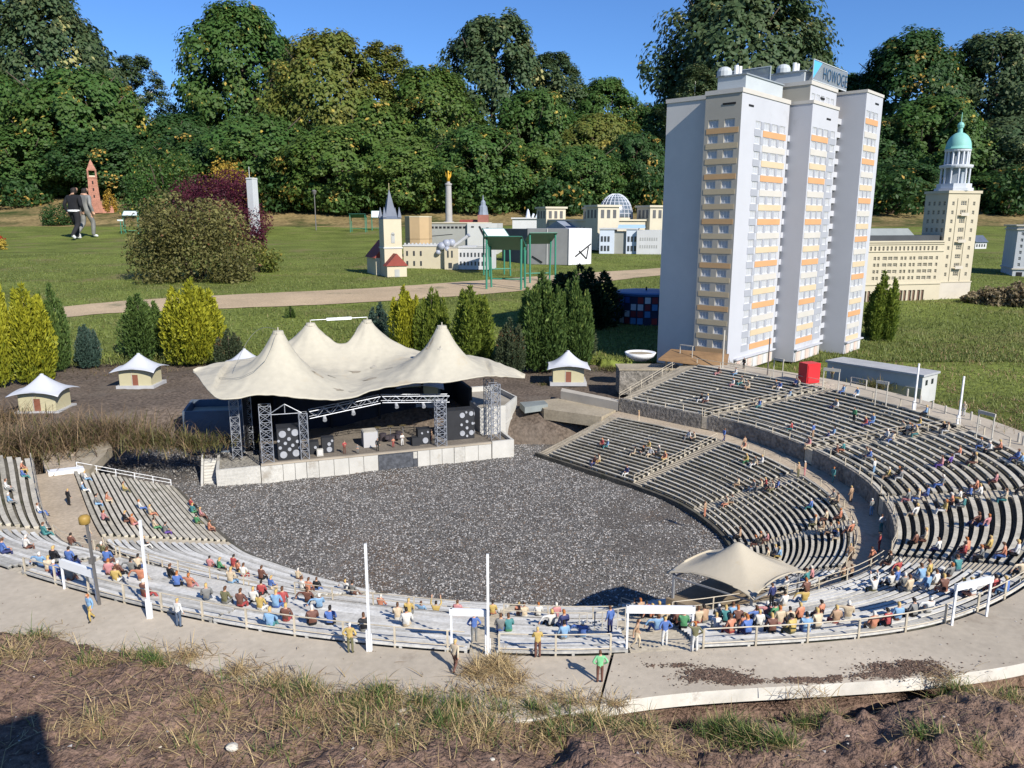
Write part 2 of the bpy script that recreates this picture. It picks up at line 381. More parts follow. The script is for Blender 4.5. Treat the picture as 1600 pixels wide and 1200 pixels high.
def stairs(tier, g0, g1, label):
    fn, n, z0, z1 = (lower, NL, Z_L0, Z_W - 0.006) if tier == 'low' else (upper, NU, Z_U0, Z_R - 0.012)
    mb = MB(); N2 = n*2; c = fn((g0+g1)/2, .5); off = Vector((c[0],c[1],z0))
    for i in range(N2):
        z = z0+(z1-z0)*i/(N2-2)+0.006; s0, s1 = i/N2, (i+1)/N2; zp = z0 - 0.06
        z = min(z, z1+0.008)
        A,B,Cc,D = fn(g0,s0),fn(g1,s0),fn(g1,s1),fn(g0,s1)
        vs = [(q[0],q[1],zp) for q in (A,B,Cc,D)] + [(q[0],q[1],z) for q in (A,B,Cc,D)]
        mb.add(vs, [(4,5,6,7),(0,1,5,4),(1,2,6,5),(3,0,4,7),(2,3,7,6)])
    mb.v = [tuple(Vector(p)-off) for p in mb.v]
    o = mb.build('stairway', m_stair, None, off); tag(o, label, 'stairs', 'stairways between the seating blocks'); return o
LOWLAB = ['lower tier of curved benches at the planked left entrance','lower tier benches between white pole and gravel edge','lower tier benches curving round the gravel below the tall white poles','lower tier benches in front of the first white gate frame',
  'lower tier benches beside the open mesh gate fence','lower tier benches round the beige canopy tent','lower tier benches with strong striped shadows right of the canopy tent','curved lower tier benches between two light stairways above the canopy tent','straight lower tier benches ending at the bare soil beside the stage']
segs = aisles_split(0.0, 12.0, LOW_GAPS)
for k, (a, b) in enumerate(segs):
    if b-a > .1: block('low', a, b, LOWLAB[k])
UPLAB = ['upper tier benches beyond the sandy gangway at the dry weeds','upper tier benches beside the grey post with the brown ball','broad bleached upper tier under the two tall white poles','short upper tier between the two white gate frames',
  'upper tier packed with figurines behind the front rail','upper tier with checkered shadows below the slanting gate frame','crowded upper tier on the sharp curve','upper tier benches below the two thin white flagpoles','upper tier benches ending under the apartment tower']
segs = aisles_split(0.0, 12.0, UP_GAPS)
for k, (a, b) in enumerate(segs):
    if b-a > .1: block('up', a, b, UPLAB[k])
SL = ['at the sandy left gangway','near the white pole','below the first gate frame','below the wide gate frame','right of the canopy tent','in the striped shadows','on the inner curve','between the straight rows','along the bare soil']
for k, (a, b) in enumerate(LOW_GAPS): stairs('low', a, b, 'light concrete stairs of the lower tier ' + SL[k])
SU = ['at the sandy left gangway','beside the grey post','under the first gate frame','under the wide gate frame','under the slanting gate frame','in the crowded curve','below the flagpoles','below the red box','along the stone platform']
for k, (a, b) in enumerate(UP_GAPS): stairs('up', a, b, 'light concrete stairs of the upper tier ' + SU[k])
def ribbon(name, fa, fb, z, t0, t1, mat, zb=None, step=0.05):
    mb = MB(); n = int((t1-t0)/step)+1; vs = []; fs = []
    for k in range(n):
        t = t0+(t1-t0)*k/(n-1); a = fa(t); b = fb(t); vs += [(a[0],a[1],z),(b[0],b[1],z)]
    for k in range(n-1): fs.append((2*k,2*k+2,2*k+3,2*k+1))
    mb.add(vs, fs); 
    if zb is not None:
        for side in (0, 1):
            vs2 = []; 
            for k in range(n): p = vs[2*k+side]; vs2 += [p, (p[0],p[1],zb)]
            mb.add(vs2, [(2*k,2*k+2,2*k+3,2*k+1) for k in range(n-1)])
    return mb.build(name, mat)
tag(ribbon('walkway', lambda t: lower(t,1.0), lambda t: upper(t,0.0), Z_W+0.001, 0, 12, m_walk), kind='structure')
# retaining wall between walkway and upper tier, split where the stairs pass
for k, (a, b) in enumerate(aisles_split(0.0, 11.97, UP_GAPS[:-1])):
    f1 = lambda t: upper(t, -0.004 - 0.0); f2 = lambda t: upper(t, 0.03)
    o = ribbon('retaining_wall', f1, f2, Z_U0+0.014, a, b, m_wall, zb=Z_W-0.02)
    tag(o, 'low rough stone wall carrying the ' + UPLAB[k], 'wall', 'retaining walls along the inner walkway')
# kerb at the foot of the lowest row
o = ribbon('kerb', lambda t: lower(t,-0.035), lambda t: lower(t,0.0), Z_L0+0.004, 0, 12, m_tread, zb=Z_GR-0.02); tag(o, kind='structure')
# gravel floor
m_grav = M('gravel_bed', (0.125, 0.112, 0.098), rough=0.95, var=0.3, scale=2.5, fine=0.5, fscale=110, bump=1.0, bscale=140, col2=(0.13,0.095,0.07), patch=0.3, pscale=1.4, spec=0.15)
poly = [cv(G, t/8) for t in range(0, 97)] + [(0.25,4.6),(-1.0,4.7),(-1.9,4.3),(-2.3,3.95)]
GR_POLY = poly
xs = np.arange(-2.5, 1.1, 0.06); ys = np.arange(2.2, 4.75, 0.06); V = []; 
for y in ys:
    for x in xs: V.append((x, y, Z_GR + 0.006*fbm(x, y, 3.0, 4, 9.0)))
nx, ny = len(xs), len(ys); ii = np.arange((nx-1)*(ny-1)); a = (ii // (nx-1))*nx + ii % (nx-1)
tag(link('gravel_floor', np_mesh('gravel_floor', V, np.stack([a,a+1,a+1+nx,a+nx],1), m_grav, smooth=True)), kind='structure')
# individual stones on it
def scatter_stones(name, pts, smin, smax, mats, weights, squash=0.6):
    n = len(pts); pts = np.asarray(pts)
    base = np.array([(1,0,0),(-.5,.85,0),(-.5,-.85,0),(.1,.1,1),(0,0,-.8)], dtype=float)
    fb = np.array([(0,1,3),(1,2,3),(2,0,3)])
    sz = np.random.uniform(smin, smax, n) ; rot = np.random.uniform(0, 6.283, n)
    J = base[None] * np.random.uniform(.55, 1.3, (n,5,1)); J[:,:,2] *= squash
    c, s = np.cos(rot)[:,None], np.sin(rot)[:,None]
    X = (J[:,:,0]*c - J[:,:,1]*s) * sz[:,None] + pts[:,0:1]; Yy = (J[:,:,0]*s + J[:,:,1]*c) * sz[:,None] + pts[:,1:2]; Z = J[:,:,2]*sz[:,None] + pts[:,2:3]
    V = np.stack([X,Yy,Z],2).reshape(-1,3); Fc = (fb[None] + (np.arange(n)*5)[:,None,None]).reshape(-1,3)
    mi = np.repeat(np.random.choice(len(mats), n, p=weights), 3)
    return link(name, np_mesh(name, V, Fc, mats, matidx=mi))
m_s = [M('stone_%s' % k, c, rough=0.9, var=0.2, scale=40) for k, c in (('dark',(0.115,0.113,0.11)),('grey',(0.17,0.163,0.152)),('pale',(0.44,0.42,0.39)),('brown',(0.20,0.15,0.11)))]
pts = []
while len(pts) < 95000:
    x = random.uniform(-2.4, 0.95); y = random.uniform(2.28, 4.3)
    if x > .3 and y > 3.95: continue
    if y > 4.2 + .3*random.random() : continue
    if not inpoly(x, y, GR_POLY): continue
    dn = fbm(x, y, 1.3, 3, 5.0)
    if dn < -0.08-.25*min(1,max(0,(x+1.7)/.9)) and random.random() < 0.7: continue
    pts.append((x, y, Z_GR + 0.006*fbm(x, y, 3.0, 4, 9.0) + 0.001))
o = scatter_stones('gravel', pts, 0.0026, 0.0058, m_s, [.40,.30,.23,.07]); tag(o, 'loose grey and white gravel covering the arena floor', 'gravel', kind='stuff')
# ================================================================= PROMENADE RING, RAILS, GATES, POLES
O_ = [(-2.85,2.85),(-2.15,2.02),(-1.50,1.44),(-.75,1.27),(-.1,1.23),(.30,1.318),(1.10,1.442),(1.72,1.85),(2.13,2.55),(2.2,3.25),(2.06,3.86),(1.78,4.39),(1.24,5.03)]
JT = 4.72
m_slabedge = M('slab_edge_paint', (0.62, 0.58, 0.50), rough=0.8, var=0.2, scale=12, col2=(0.3,0.25,0.2), patch=0.15, pscale=10)
def slab(t0, t1, z, name, oo=None):
    n = int((t1-t0)/0.04)+2; mb = MB(); vs = []
    for k in range(n):
        t = t0+(t1-t0)*k/(n-1); a = cv(R, t); b = cv(O_, t) if oo is None else oo(t); vs.append((a, b))
    for k in range(n-1):
        (a,b),(c,d) = vs[k], vs[k+1]
        mb.mi = 0; mb.add([(a[0],a[1],z),(c[0],c[1],z),(d[0],d[1],z),(b[0],b[1],z)], [(3,2,1,0)])
        mb.mi = 1; mb.add([(b[0],b[1],z),(d[0],d[1],z),(d[0],d[1],z-.028),(b[0],b[1],z-.028)], [(3,2,1,0)])
        mb.mi = 0; mb.add([(a[0],a[1],z),(c[0],c[1],z),(c[0],c[1],z-.05),(a[0],a[1],z-.05)], [(0,1,2,3)])
    for (a, b) in (vs[0], vs[-1]):
        mb.mi = 0; mb.add([(a[0],a[1],z),(b[0],b[1],z),(b[0],b[1],z-.05),(a[0],a[1],z-.05)], [(0,1,2,3)])
    o = mb.build(name, [m_conc, m_slabedge]); tag(o, kind='structure'); return o
slab(0.0, JT-0.016, -0.003, 'promenade', lambda t: tuple(cv(O_, t)) if t < 4.3 else (cv(O_, t)[0], min(cv(O_, t)[1], 1.293)))
slab(JT, 12.0, 0.0, 'promenade')
def rim(t, off=0.0):
    a = Vector(cv(R, t)); b = Vector(cv(O_, t)); d = (b-a).normalized(); return a + d*off
def railing(fn, t0, t1, z, h, label, spacing=0.115, r=0.0016, mat=None, rails=(1.0, 0.5), jitter=0.0):
    mat = mat or m_rail
    pts = []; n = max(2, int((t1-t0)/0.01)); L = 0.0; prev = None; marks = []
    for k in range(n+1):
        t = t0+(t1-t0)*k/n; p = Vector((*fn(t), z)); 
        if prev is not None: L += (p-prev).length
        prev = p; pts.append(p); 
        if not marks or L >= marks[-1][0]+spacing: marks.append((L, p))
    c = pts[len(pts)//2].copy(); root = empty('railing', c); tag(root, label, 'railing', 'thin hand railings on the stands')
    for _, p in marks:
        lean = Vector((random.uniform(-jitter, jitter), random.uniform(-jitter, jitter), 0))*h
        MB().bar(p-c+Vector((0,0,-.012)), p-c+Vector((0,0,h))+lean, r*2.6).build('post', mat, root)
    for f in rails:
        q = pts[::max(1, n//max(3, int(L/0.08)))] + [pts[-1]]
        MB().path([p-c+Vector((0,0,h*f)) for p in q], r, 5).build('rail', mat, root)
    return root
fr = lambda t: rim(t, -0.006)
for a, b, lab in ((0.9,1.95,'low white railing along the promenade beside the leftmost gate frame'),(2.14,4.0,'long cream railing along the promenade under the tall white poles'),(4.15,4.70,'short cream railing between the first gate frame and the slab joint'),
                  (5.10,6.58,'cream railing in front of the packed figurines'),(6.78,8.4,'cream railing right of the slanting gate frame')):
    railing(fr, a, b, 0, 0.043, lab, rails=(1.0, 0.22))
for a, b, lab in ((8.6,9.0,'thin railing at the crowded curve'),(9.2,10.5,'thin far railing between the flagpoles'),(10.7,11.9,'thin far railing under the apartment tower')):
    railing(fr, a, b, 0, 0.04, lab, rails=(1.0,), spacing=0.17)
fu = lambda t: upper(t, 0.012); 
for a, b, lab in ((0.05,.98,'railing above the wall at the sandy gangway'),(1.15,2.9,'inner railing along the walkway beside the white pole'),(3.1,3.98,'inner railing along the walkway left of the first gate frame'),(4.16,4.78,'inner railing along the walkway between the gate frames'),
                  (5.10,6.58,'inner railing along the walkway behind the canopy tent'),(6.8,7.7,'inner railing over the striped shadows'),(7.86,9.0,'inner railing on the dark curved wall'),(9.16,10.5,'inner railing on the stone wall below the straight rows'),(10.68,11.95,'inner railing on the stone wall next to the ramp')):
    railing(fu, a, b, Z_U0+0.014, 0.036, lab, rails=(1.0, 0.5) if a < 7 else (1.0,), r=0.0013, jitter=0.06)
fl = lambda t: lower(t, 1.02)
for a, b, lab in ((1.15,2.9,'white handrail on the upper edge of the left lower benches'),(6.7,8.7,'handrail on the inside edge of the curved walkway'),(8.95,9.95,'handrail on the inside edge of the straight walkway')):
    railing(fl, a, b, Z_W, 0.034, lab, rails=(1.0,), r=0.0013)
# sloping rail over the lowest left benches (white) and stair handrails
def sloperail(p0, p1, label, h=0.036, n=5, mat=None):
    p0 = Vector(p0); p1 = Vector(p1); root = empty('handrail', p0); tag(root, label, 'handrail', 'sloping handrails on the stairs')
    for k in range(n): 
        q = (p1-p0)*(k/(n-1)); MB().bar(q+Vector((0,0,-.01)), q+Vector((0,0,h)), 0.003).build('post', mat or m_rail, root)
    for f in (1.0, 0.55): MB().tube((0,0,h*f), (p1-p0)+Vector((0,0,h*f)), 0.0014, n=5).build('rail', mat or m_rail, root)
def tp(tier, t, s):
    fn, z0, z1 = (lower, Z_L0, Z_W) if tier == 'low' else (upper, Z_U0, Z_R); p = fn(t, s); return (p[0], p[1], z0+(z1-z0)*s+0.004)
sloperail(tp('low',0.0,0.95), tp('low',0.0,0.03), 'white handrail sloping down beside the left lower benches to the gravel', n=6, mat=m_white)
sloperail(tp('up',10.66,0.02), tp('up',10.66,0.98), 'handrail climbing the stairs below the red box', n=6)
sloperail(tp('up',10.54,0.02), tp('up',10.54,0.98), 'handrail on the far side of the stairs below the red box', n=6)
sloperail(tp('up',12.0,0.02), tp('up',12.0,0.98), 'handrail climbing beside the bare soil to the promenade', n=7)
sloperail(tp('low',10.17,0.02), tp('low',10.17,0.98), 'handrail dropping between the straight lower benches', n=6)
sloperail(tp('up',9.15,0.02), tp('up',9.15,0.98), 'handrail climbing the stairs below the flagpoles', n=6)
sloperail(tp('low',5.15,0.98), tp('low',5.15,0.1), 'handrail dropping beside the canopy tent', n=5)
# gate frames on the rim
def gate(pl, pr, h, board, label, mat=None):
    mat = mat or m_white; pl = Vector(pl); pr = Vector(pr); root = empty('gate_frame', pl); tag(root, label, 'gate', 'gate frames on the promenade rim')
    q = pr-pl
    for p in (Vector((0,0,0)), q): MB().bar(p+Vector((0,0,-.006)), p+Vector((0,0,h)), 0.0042).build('post', mat, root)
    d = q.normalized(); MB().bar(d*-.0035+Vector((0,0,h-board/2)), q+d*.0035+Vector((0,0,h-board/2)), 0.0068, board).build('name_board', mat, root)
    return root
m_gate2 = M('gate_weathered', (0.42, 0.39, 0.33), rough=0.7, var=0.2, scale=20)
gate(at(706,1017,-.003), at(759,1019,-.003), 0.098, 0.014, 'narrow white gate frame with board beside a tall white pole')
gate(at(979,1016), at(1080,1017), 0.103, 0.016, 'wide white gate frame before the packed figurines')
gate(at(1487,977), at(1541,963), 0.100, 0.015, 'slanting white gate frame over the checkered shadows')
gate(at(101,920,-.003), at(152,938,-.003), 0.080, 0.022, 'white gate frame with broad board next to the grey post', m_white)
gate(at(1208,589), at(1222,592), 0.115, 0.014, 'far gate frame with grey board before the apartment tower', m_gate2)
gate(at(1285,610), at(1309,613), 0.125, 0.016, 'far gate frame right of the red box', m_gate2)
gate(at(1367,631), at(1384,634), 0.12, 0.014, 'far gate frame before the flat grey building', m_gate2)
gate(at(1525,683), at(1549,690), 0.118, 0.014, 'far gate frame right of the flagpoles', m_gate2)
gate(at(1062,564), at(1081,567), 0.11, 0.006, 'bare far gate frame beside the tilted roof panel', m_gate2)
def pole(base, ytop, label, r=0.0042, sq=True, foot=True, name='flagpole', mat=None):
    b = Vector(base); t = atY(proj(b)[0], ytop, b.y); h = t.z - b.z; root = empty(name, b); tag(root, label, 'pole', 'poles standing on the promenade rim')
    MB().bar((0,0,-.006), (0,0,h), 2*r).build('shaft', mat or m_white, root)
    if foot:
        MB().box(-2.6*r,-1.35*r,-1.3*r,1.3*r,-.004,h*.2).build('foot_plate', mat or m_white, root)
        MB().box(1.35*r,2.0*r,-1.3*r,1.3*r,-.004,h*.16).build('foot_plate', mat or m_white, root)
    return root
pole(at(578,1017,-.003), 850, 'tall white square pole beside the man in the yellow jacket', r=.0026)
pole(at(763,1023,-.003), 866, 'tall white square pole touching the narrow gate frame', r=.0026)
pole(at(235,966,-.003), 813, 'tall white square pole before the left lower benches', r=.0026)
pole(at(1428,641), 568, 'thin white flagpole before the flat grey building', r=.0033, foot=True)
pole(at(1497,664), 588, 'thin white flagpole beside the figurine in green', r=.0033, foot=True)
pole(at(1129,574), 516, 'thin pale flagpole before the apartment tower', r=.004, foot=False, mat=m_gate2)
pole(at(1199,586), 528, 'thin dark flagpole at the foot of the apartment tower', r=.003, foot=False, mat=M('pole_dark',(0.12,0.10,0.09)))
m_grey = M('grey_metal', (0.17, 0.16, 0.15), rough=0.5, var=0.2, scale=12, metal=0.3)
b = at(156, 945, -.003); root = empty('lamp_post', b); tag(root, 'grey steel post with brown drum lamp above the sandy gangway', 'lamp')
h = atY(150, 812, b.y).z - b.z
MB().bar((0,0,-.01),(-.008,0,h),.0052).build('shaft', m_grey, root)
MB().box(-.010,-.001,-.008,.008,h*.50,h*.56).build('clamp', m_grey, root)
MB().lathe([(.006,-.011),(.012,-.009),(.0125,.006),(.009,.010),(.003,.012)], 14, (-.012,0,h)).build('lamp_drum', M('mustard_drum',(0.35,0.22,0.05),rough=.5), root, smooth=True)
# low bollards of the far right fence
for k, (x, y) in enumerate([(1417,617),(1437,628),(1456,637),(1476,645),(1516,655),(1528,668),(1590,690),(1597,695)]):
    o = MB().lathe([(.005,-.02),(.005,.055),(.003,.06)], 8).build('fence_post', m_gate2, None, at(x, y+8, -.02)); tag(o, 'short pale wooden post in the weeds beyond the far promenade', 'post', 'short fence posts beyond the far promenade')
def lowfence(a, b, label, h=.05):
    a = Vector(a); b = Vector(b); root = empty('low_barrier', a); tag(root, label, 'barrier'); q = b-a
    for p in (Vector(), q): MB().bar(p-Vector((0,0,.01)), p+Vector((0,0,h)), .005).build('post', m_gate2, root)
    for f in (1, .5): MB().bar(Vector((0,0,h*f)), q+Vector((0,0,h*f)), .003).build('rail', m_gate2, root)
lowfence(at(1329,603), at(1353,608), 'low metal barrier before the spiky green plant')
# ================================================================= FOREGROUND SOIL
YB = [(-1.6,1.63),(-1.14,1.555),(-.89,1.492),(-.598,1.378),(-.43,1.335),(-.296,1.328),(-.123,1.318),(.03,1.30),(.169,1.282),(.24,1.275),(.40,1.292),(.55,1.300),(.647,1.305),(.815,1.348),(1.056,1.41),(1.5,1.52)]
_yx = [p[0] for p in YB]; _yy = [p[1] for p in YB]
def soil_edge(x): return float(np.interp(x, _yx, _yy)) + 0.008*mnoise.noise(Vector((x*14, 0, 3)))
def soil_z(x, y):
    e = soil_edge(x); d = e - y
    zb = float(np.interp(x, [-1.5,-.2,.15,.3,.6,1.2], [.010,.008,-.012,-.030,-.026,-.02]))
    z = zb + 0.020*fbm(x, y, 4.5, 5, 2.0) + 0.006*fbm(x, y, 22, 3, 7.0) + 0.0045*fbm(x, y, 75, 2, 4.0)
    z += 0.02*max(0.0, min(1.0, d/0.12)) * (1 if x > .1 else .4)
    if d < 0.02: z -= (0.02-d)*0.9
    for (cx, cy, r, hh) in ((-.245,1.352,.035,.035),(.60,1.283,.028,.024),(.66,1.287,.02,.02),(.43,1.262,.035,.012),(.245,1.258,.02,.02)):
        q = ((x-cx)**2+(y-cy)**2)/(r*r)
        if q < 4: z += hh*math.exp(-q*1.2)*(1+.4*mnoise.noise(Vector((x*60,y*60,1))))
    return z
m_fsoil = M('bank_soil', (0.175, 0.115, 0.086), rough=0.95, var=0.3, scale=5, fine=0.4, fscale=120, bump=0.9, bscale=160, col2=(0.27, 0.185, 0.135), patch=0.28, pscale=3.5, spec=0.1)
# left of the joint the soil is warmer and drier; right of it damp and dark: two tones set by the ground itself
xs = np.arange(-1.35, 1.36, 0.006); ys = np.arange(0.72, 1.64, 0.006); V = np.empty((len(ys), len(xs), 3))
for j, y in enumerate(ys):
    for i, x in enumerate(xs):
        V[j, i] = (x, y, soil_z(x, y) if y < soil_edge(x)+0.05 else -0.06)
nx, ny = len(xs), len(ys); ii = np.arange((nx-1)*(ny-1)); a = (ii // (nx-1))*nx + ii % (nx-1)
tag(link('soil_bank', np_mesh('soil_bank', V.reshape(-1,3), np.stack([a,a+1,a+1+nx,a+nx],1), m_fsoil, smooth=True)), kind='structure')
def blades(name, roots, length, width, lean, mat, curl=0.6, tintr=(0,1), flat=0.0, dirs=None):
    """curved grass blades: each a three-piece tapering strip"""
    P = np.asarray(roots, float); n = len(P); az = np.random.uniform(0, 6.283, n) if dirs is None else dirs
    Ln = np.random.uniform(length[0], length[1], n); W = np.random.uniform(width[0], width[1], n)
    e0 = np.clip(np.random.normal(lean, 0.28, n), 0.03, 1.5)       # elevation at the root
    cu = np.random.uniform(0.2, 1.0, n)*curl
    side = np.stack([-np.sin(az), np.cos(az), np.zeros(n)], 1); hd = np.stack([np.cos(az), np.sin(az), np.zeros(n)], 1)
    cur = P.copy(); rows = []; el = e0.copy(); wf = [1.0, .85, .55]
    for k in range(3):
        rows += [cur - side*(W*wf[k]/2)[:,None], cur + side*(W*wf[k]/2)[:,None]]
        st = hd*(np.cos(el)*Ln/3)[:,None] + np.array([0,0,1.0])*(np.sin(el)*Ln/3)[:,None]
        cur = cur + st; el = el - cu*0.6
        if flat: el = np.maximum(el, -0.12)
    rows.append(cur)
    V = np.stack(rows, 1).reshape(-1, 3); b = np.arange(n)*7
    T = np.concatenate([np.stack([b,b+1,b+3],1),np.stack([b,b+3,b+2],1),np.stack([b+2,b+3,b+5],1),np.stack([b+2,b+5,b+4],1),np.stack([b+4,b+5,b+6],1)],0)
    tint = np.tile(np.random.uniform(tintr[0], tintr[1], n), 5)
    return link(name, np_mesh(name, V, T, mat, tint=tint))
m_blade = leafmat('grass_blade', (0.045,0.085,0.02), (0.14,0.20,0.045), (0.25,0.2,0.08), trans=0.3)
m_straw = leafmat('dry_straw', (0.30,0.215,0.10), (0.58,0.44,0.22), (0.10,0.06,0.035), trans=0.2)
m_thatch = leafmat('dead_thatch', (0.20,0.12,0.065), (0.44,0.31,0.17), (0.07,0.045,0.03), trans=0.15)
# patches of growth along the edge: (pixel x, pixel y, radius m, green share, count)
GR = []; ST = []; TH = []
def sp(px, py):
    p = at(px, py, 0.0); return p
tuf = [(220,1030,.05,.5,300),(290,1025,.05,.3,160),(245,1050,.03,.8,110),(370,1050,.06,.35,200),(430,1070,.06,.5,300),(480,1085,.055,.5,300),(590,1090,.055,.75,340),(560,1110,.06,.45,280),(660,1095,.06,.6,320),(720,1100,.055,.55,340),(690,1135,.05,.7,220),
       (780,1095,.06,.35,420),(830,1105,.055,.6,380),(880,1100,.05,.65,380),(920,1110,.05,.4,300),(860,1140,.05,.5,240),(945,1130,.05,.35,240),(1120,1120,.035,.95,480),(1165,1145,.04,.95,380),(1215,1160,.03,.8,200),(1260,1100,.035,.7,260),(1290,1095,.03,.6,120),(1485,1065,.035,.95,420),(1440,1150,.025,.7,120),
       (1010,1135,.035,.4,160),(60,1000,.06,.35,160),(20,1030,.07,.2,200),(140,1040,.05,.4,140),(330,1110,.08,.25,240),(470,1130,.08,.25,300),(570,1150,.07,.4,240),(620,1165,.06,.2,200),(760,1150,.06,.2,220),(150,1150,.09,.12,220),(300,1180,.09,.2,160),(430,1190,.06,.6,70),(1040,1170,.08,.1,120),(1530,1180,.03,.9,50),(1580,1075,.05,.4,160),(800,1060,.03,.05,120),(775,1040,.035,.03,280),(745,1050,.03,.05,160),(960,1100,.03,.6,120)]
for (px, py, r, g, n) in tuf:
    c = sp(px, py)
    for k in range(int(n*2.2)):
        q = abs(random.gauss(0, .55))*r; th = random.uniform(0, 6.283); x = c.x+q*math.cos(th)*1.35; y = c.y+q*math.sin(th)
        on = y < soil_edge(x)+.005
        z = soil_z(x, y)-.002 if on else -.003
        u = random.random()
        if u < g*0.62: 
            if on: GR.append((x,y,z))
        elif u < g*0.62 + (1-g*0.62)*0.55: ST.append((x,y,z+.002))
        else: TH.append((x,y,z+.002))
for k in range(9500):                                                     # litter over the whole bank, denser on the left
    x = random.uniform(-1.2,1.15); y = random.uniform(.85,1.5)
    if y > soil_edge(x): continue
    p = (1.0 if x < .1 else .35)*(0.35+0.9*max(0, .5+fbm(x,y,5,3,6.0)))
    if random.random() < p: (TH if random.random() < .62 else ST).append((x,y,soil_z(x,y)+.001))
big = [p for p in GR if random.random() < .05]
o = blades('grass_tufts', GR, (.014,.040), (.0010,.0019), 1.0, m_blade, curl=0.8); tag(o, 'green grass tufts growing along the soil bank', 'grass', kind='stuff')
o = blades('long_grass', big, (.04,.075), (.0009,.0016), 1.15, m_blade, curl=.8); tag(o, 'long thin grass stalks bending over the promenade edge', 'grass', kind='stuff')
o = blades('dry_straw', ST, (.018,.058), (.0008,.0018), 0.28, m_straw, curl=.35, flat=1); tag(o, 'pale dry straw lying over the soil bank', 'straw', kind='stuff')
o = blades('dead_thatch', TH, (.008,.034), (.0008,.0018), 0.2, m_thatch, curl=.3, flat=1); tag(o, 'brown dead grass matted on the soil bank', 'straw', kind='stuff')
pts = []
for k in range(2600):
    x = random.uniform(-1.15,1.15); y = random.uniform(.85,1.45)
    if y < soil_edge(x): pts.append((x,y,soil_z(x,y)))
o = scatter_stones('soil_crumbs', pts, .0012, .0048, [m_fsoil, m_s[3], m_s[2]], [.82,.13,.05]); tag(o, 'small soil crumbs and pebbles on the bank', 'pebbles', kind='stuff')
# soil washed over the right slab: low heaps
def heap(px, py, rx, ry, h, label, n=26):
    c = at(px, py, 0); mb = MB(); vs = []; fs = []
    for j in range(n):
        for i in range(n):
            u = i/(n-1)*2-1; v = j/(n-1)*2-1; x = c.x+u*rx; y = c.y+v*ry
            q = u*u+v*v+0.9*fbm(x,y,14,4,8); z = h*max(-.15, 1-q)*(.6+.6*fbm(x,y,70,3,2)) ; vs.append((u*rx, v*ry, z-.0015))
    for j in range(n-1):
        for i in range(n-1): a = j*n+i; fs.append((a,a+1,a+1+n,a+n))
    mb.add(vs, fs); o = mb.build('soil_heap', m_fsoil, None, (c.x,c.y,0.0), smooth=True); tag(o, label, 'soil'); 
    return o
HP = []
for (hx, hy, rx, ry, n, hh) in ((1420,1045,.088,.030,5200,.0040),(1395,1052,.05,.014,1200,.002),(1110,1056,.075,.026,2600,.0022),(1150,1064,.06,.014,1300,.002),(1260,1063,.075,.011,1500,.0018),(1050,1040,.05,.008,350,.0012),(1330,1058,.05,.010,500,.0015)):
    c = at(hx, hy, 0)
    for k in range(n):
        u = random.gauss(0,.45); v = random.gauss(0,.45)
        x = c.x+u*rx+.012*fbm(c.x+u,v,3,3,2); y = c.y+v*ry+.3*(u*rx)*.12
        if fbm(x,y,16,4,8) < -.15 and random.random() < .8: continue
        HP.append((x,y,.0006+hh*max(0,1-u*u-v*v)*random.random()))
o = scatter_stones('soil_wash', HP, .0010, .0034, [m_fsoil, M('damp_soil',(.095,.066,.05),rough=.95,var=.3,scale=30), m_s[3]], [.45,.47,.08]); tag(o, 'dark soil washed in patches over the right promenade slab', 'soil', kind='stuff')
pts = []
for k in range(500):
    t = random.uniform(1.5, 6.6); a = Vector(cv(R,t)); b = Vector(cv(O_,t)); p = a.lerp(b, random.uniform(.05,.95)); pts.append((p.x,p.y,-.002 if t < JT else .001))
o = scatter_stones('promenade_crumbs', pts, .0008, .0024, [m_fsoil, m_s[3], m_s[2]], [.7,.2,.1]); tag(o, 'dark crumbs of soil strewn on the promenade', 'crumbs', kind='stuff')
for k, (px, py, s) in enumerate([(363,1172,.0085),(770,1190,.004),(620,1135,.004),(250,1165,.003),(1325,1145,.004)]):
    p = at(px, py, 0); p = at(px, py, soil_z(p.x, p.y)); mb = MB(); bm = bmesh.new(); bmesh.ops.create_icosphere(bm, subdivisions=2, radius=s)
    for v in bm.verts: v.co = Vector((v.co.x*1.25, v.co.y, v.co.z*.7))*(1+.35*mnoise.noise(v.co*130+Vector((k,0,0))))
    me = bpy.data.meshes.new('pebble'); bm.to_mesh(me); bm.free(); me.materials.append(M('pale_pebble',(0.5,0.46,0.38),rough=.8,var=.2,scale=90)); o = link('pebble', me, None, (p.x,p.y,soil_z(p.x,p.y)+s*.3))
    tag(o, 'largest pale pebble lying on the soil bank' if k == 0 else 'small pale pebble lying on the soil bank', 'stone', None if k == 0 else 'pale pebbles on the soil bank')
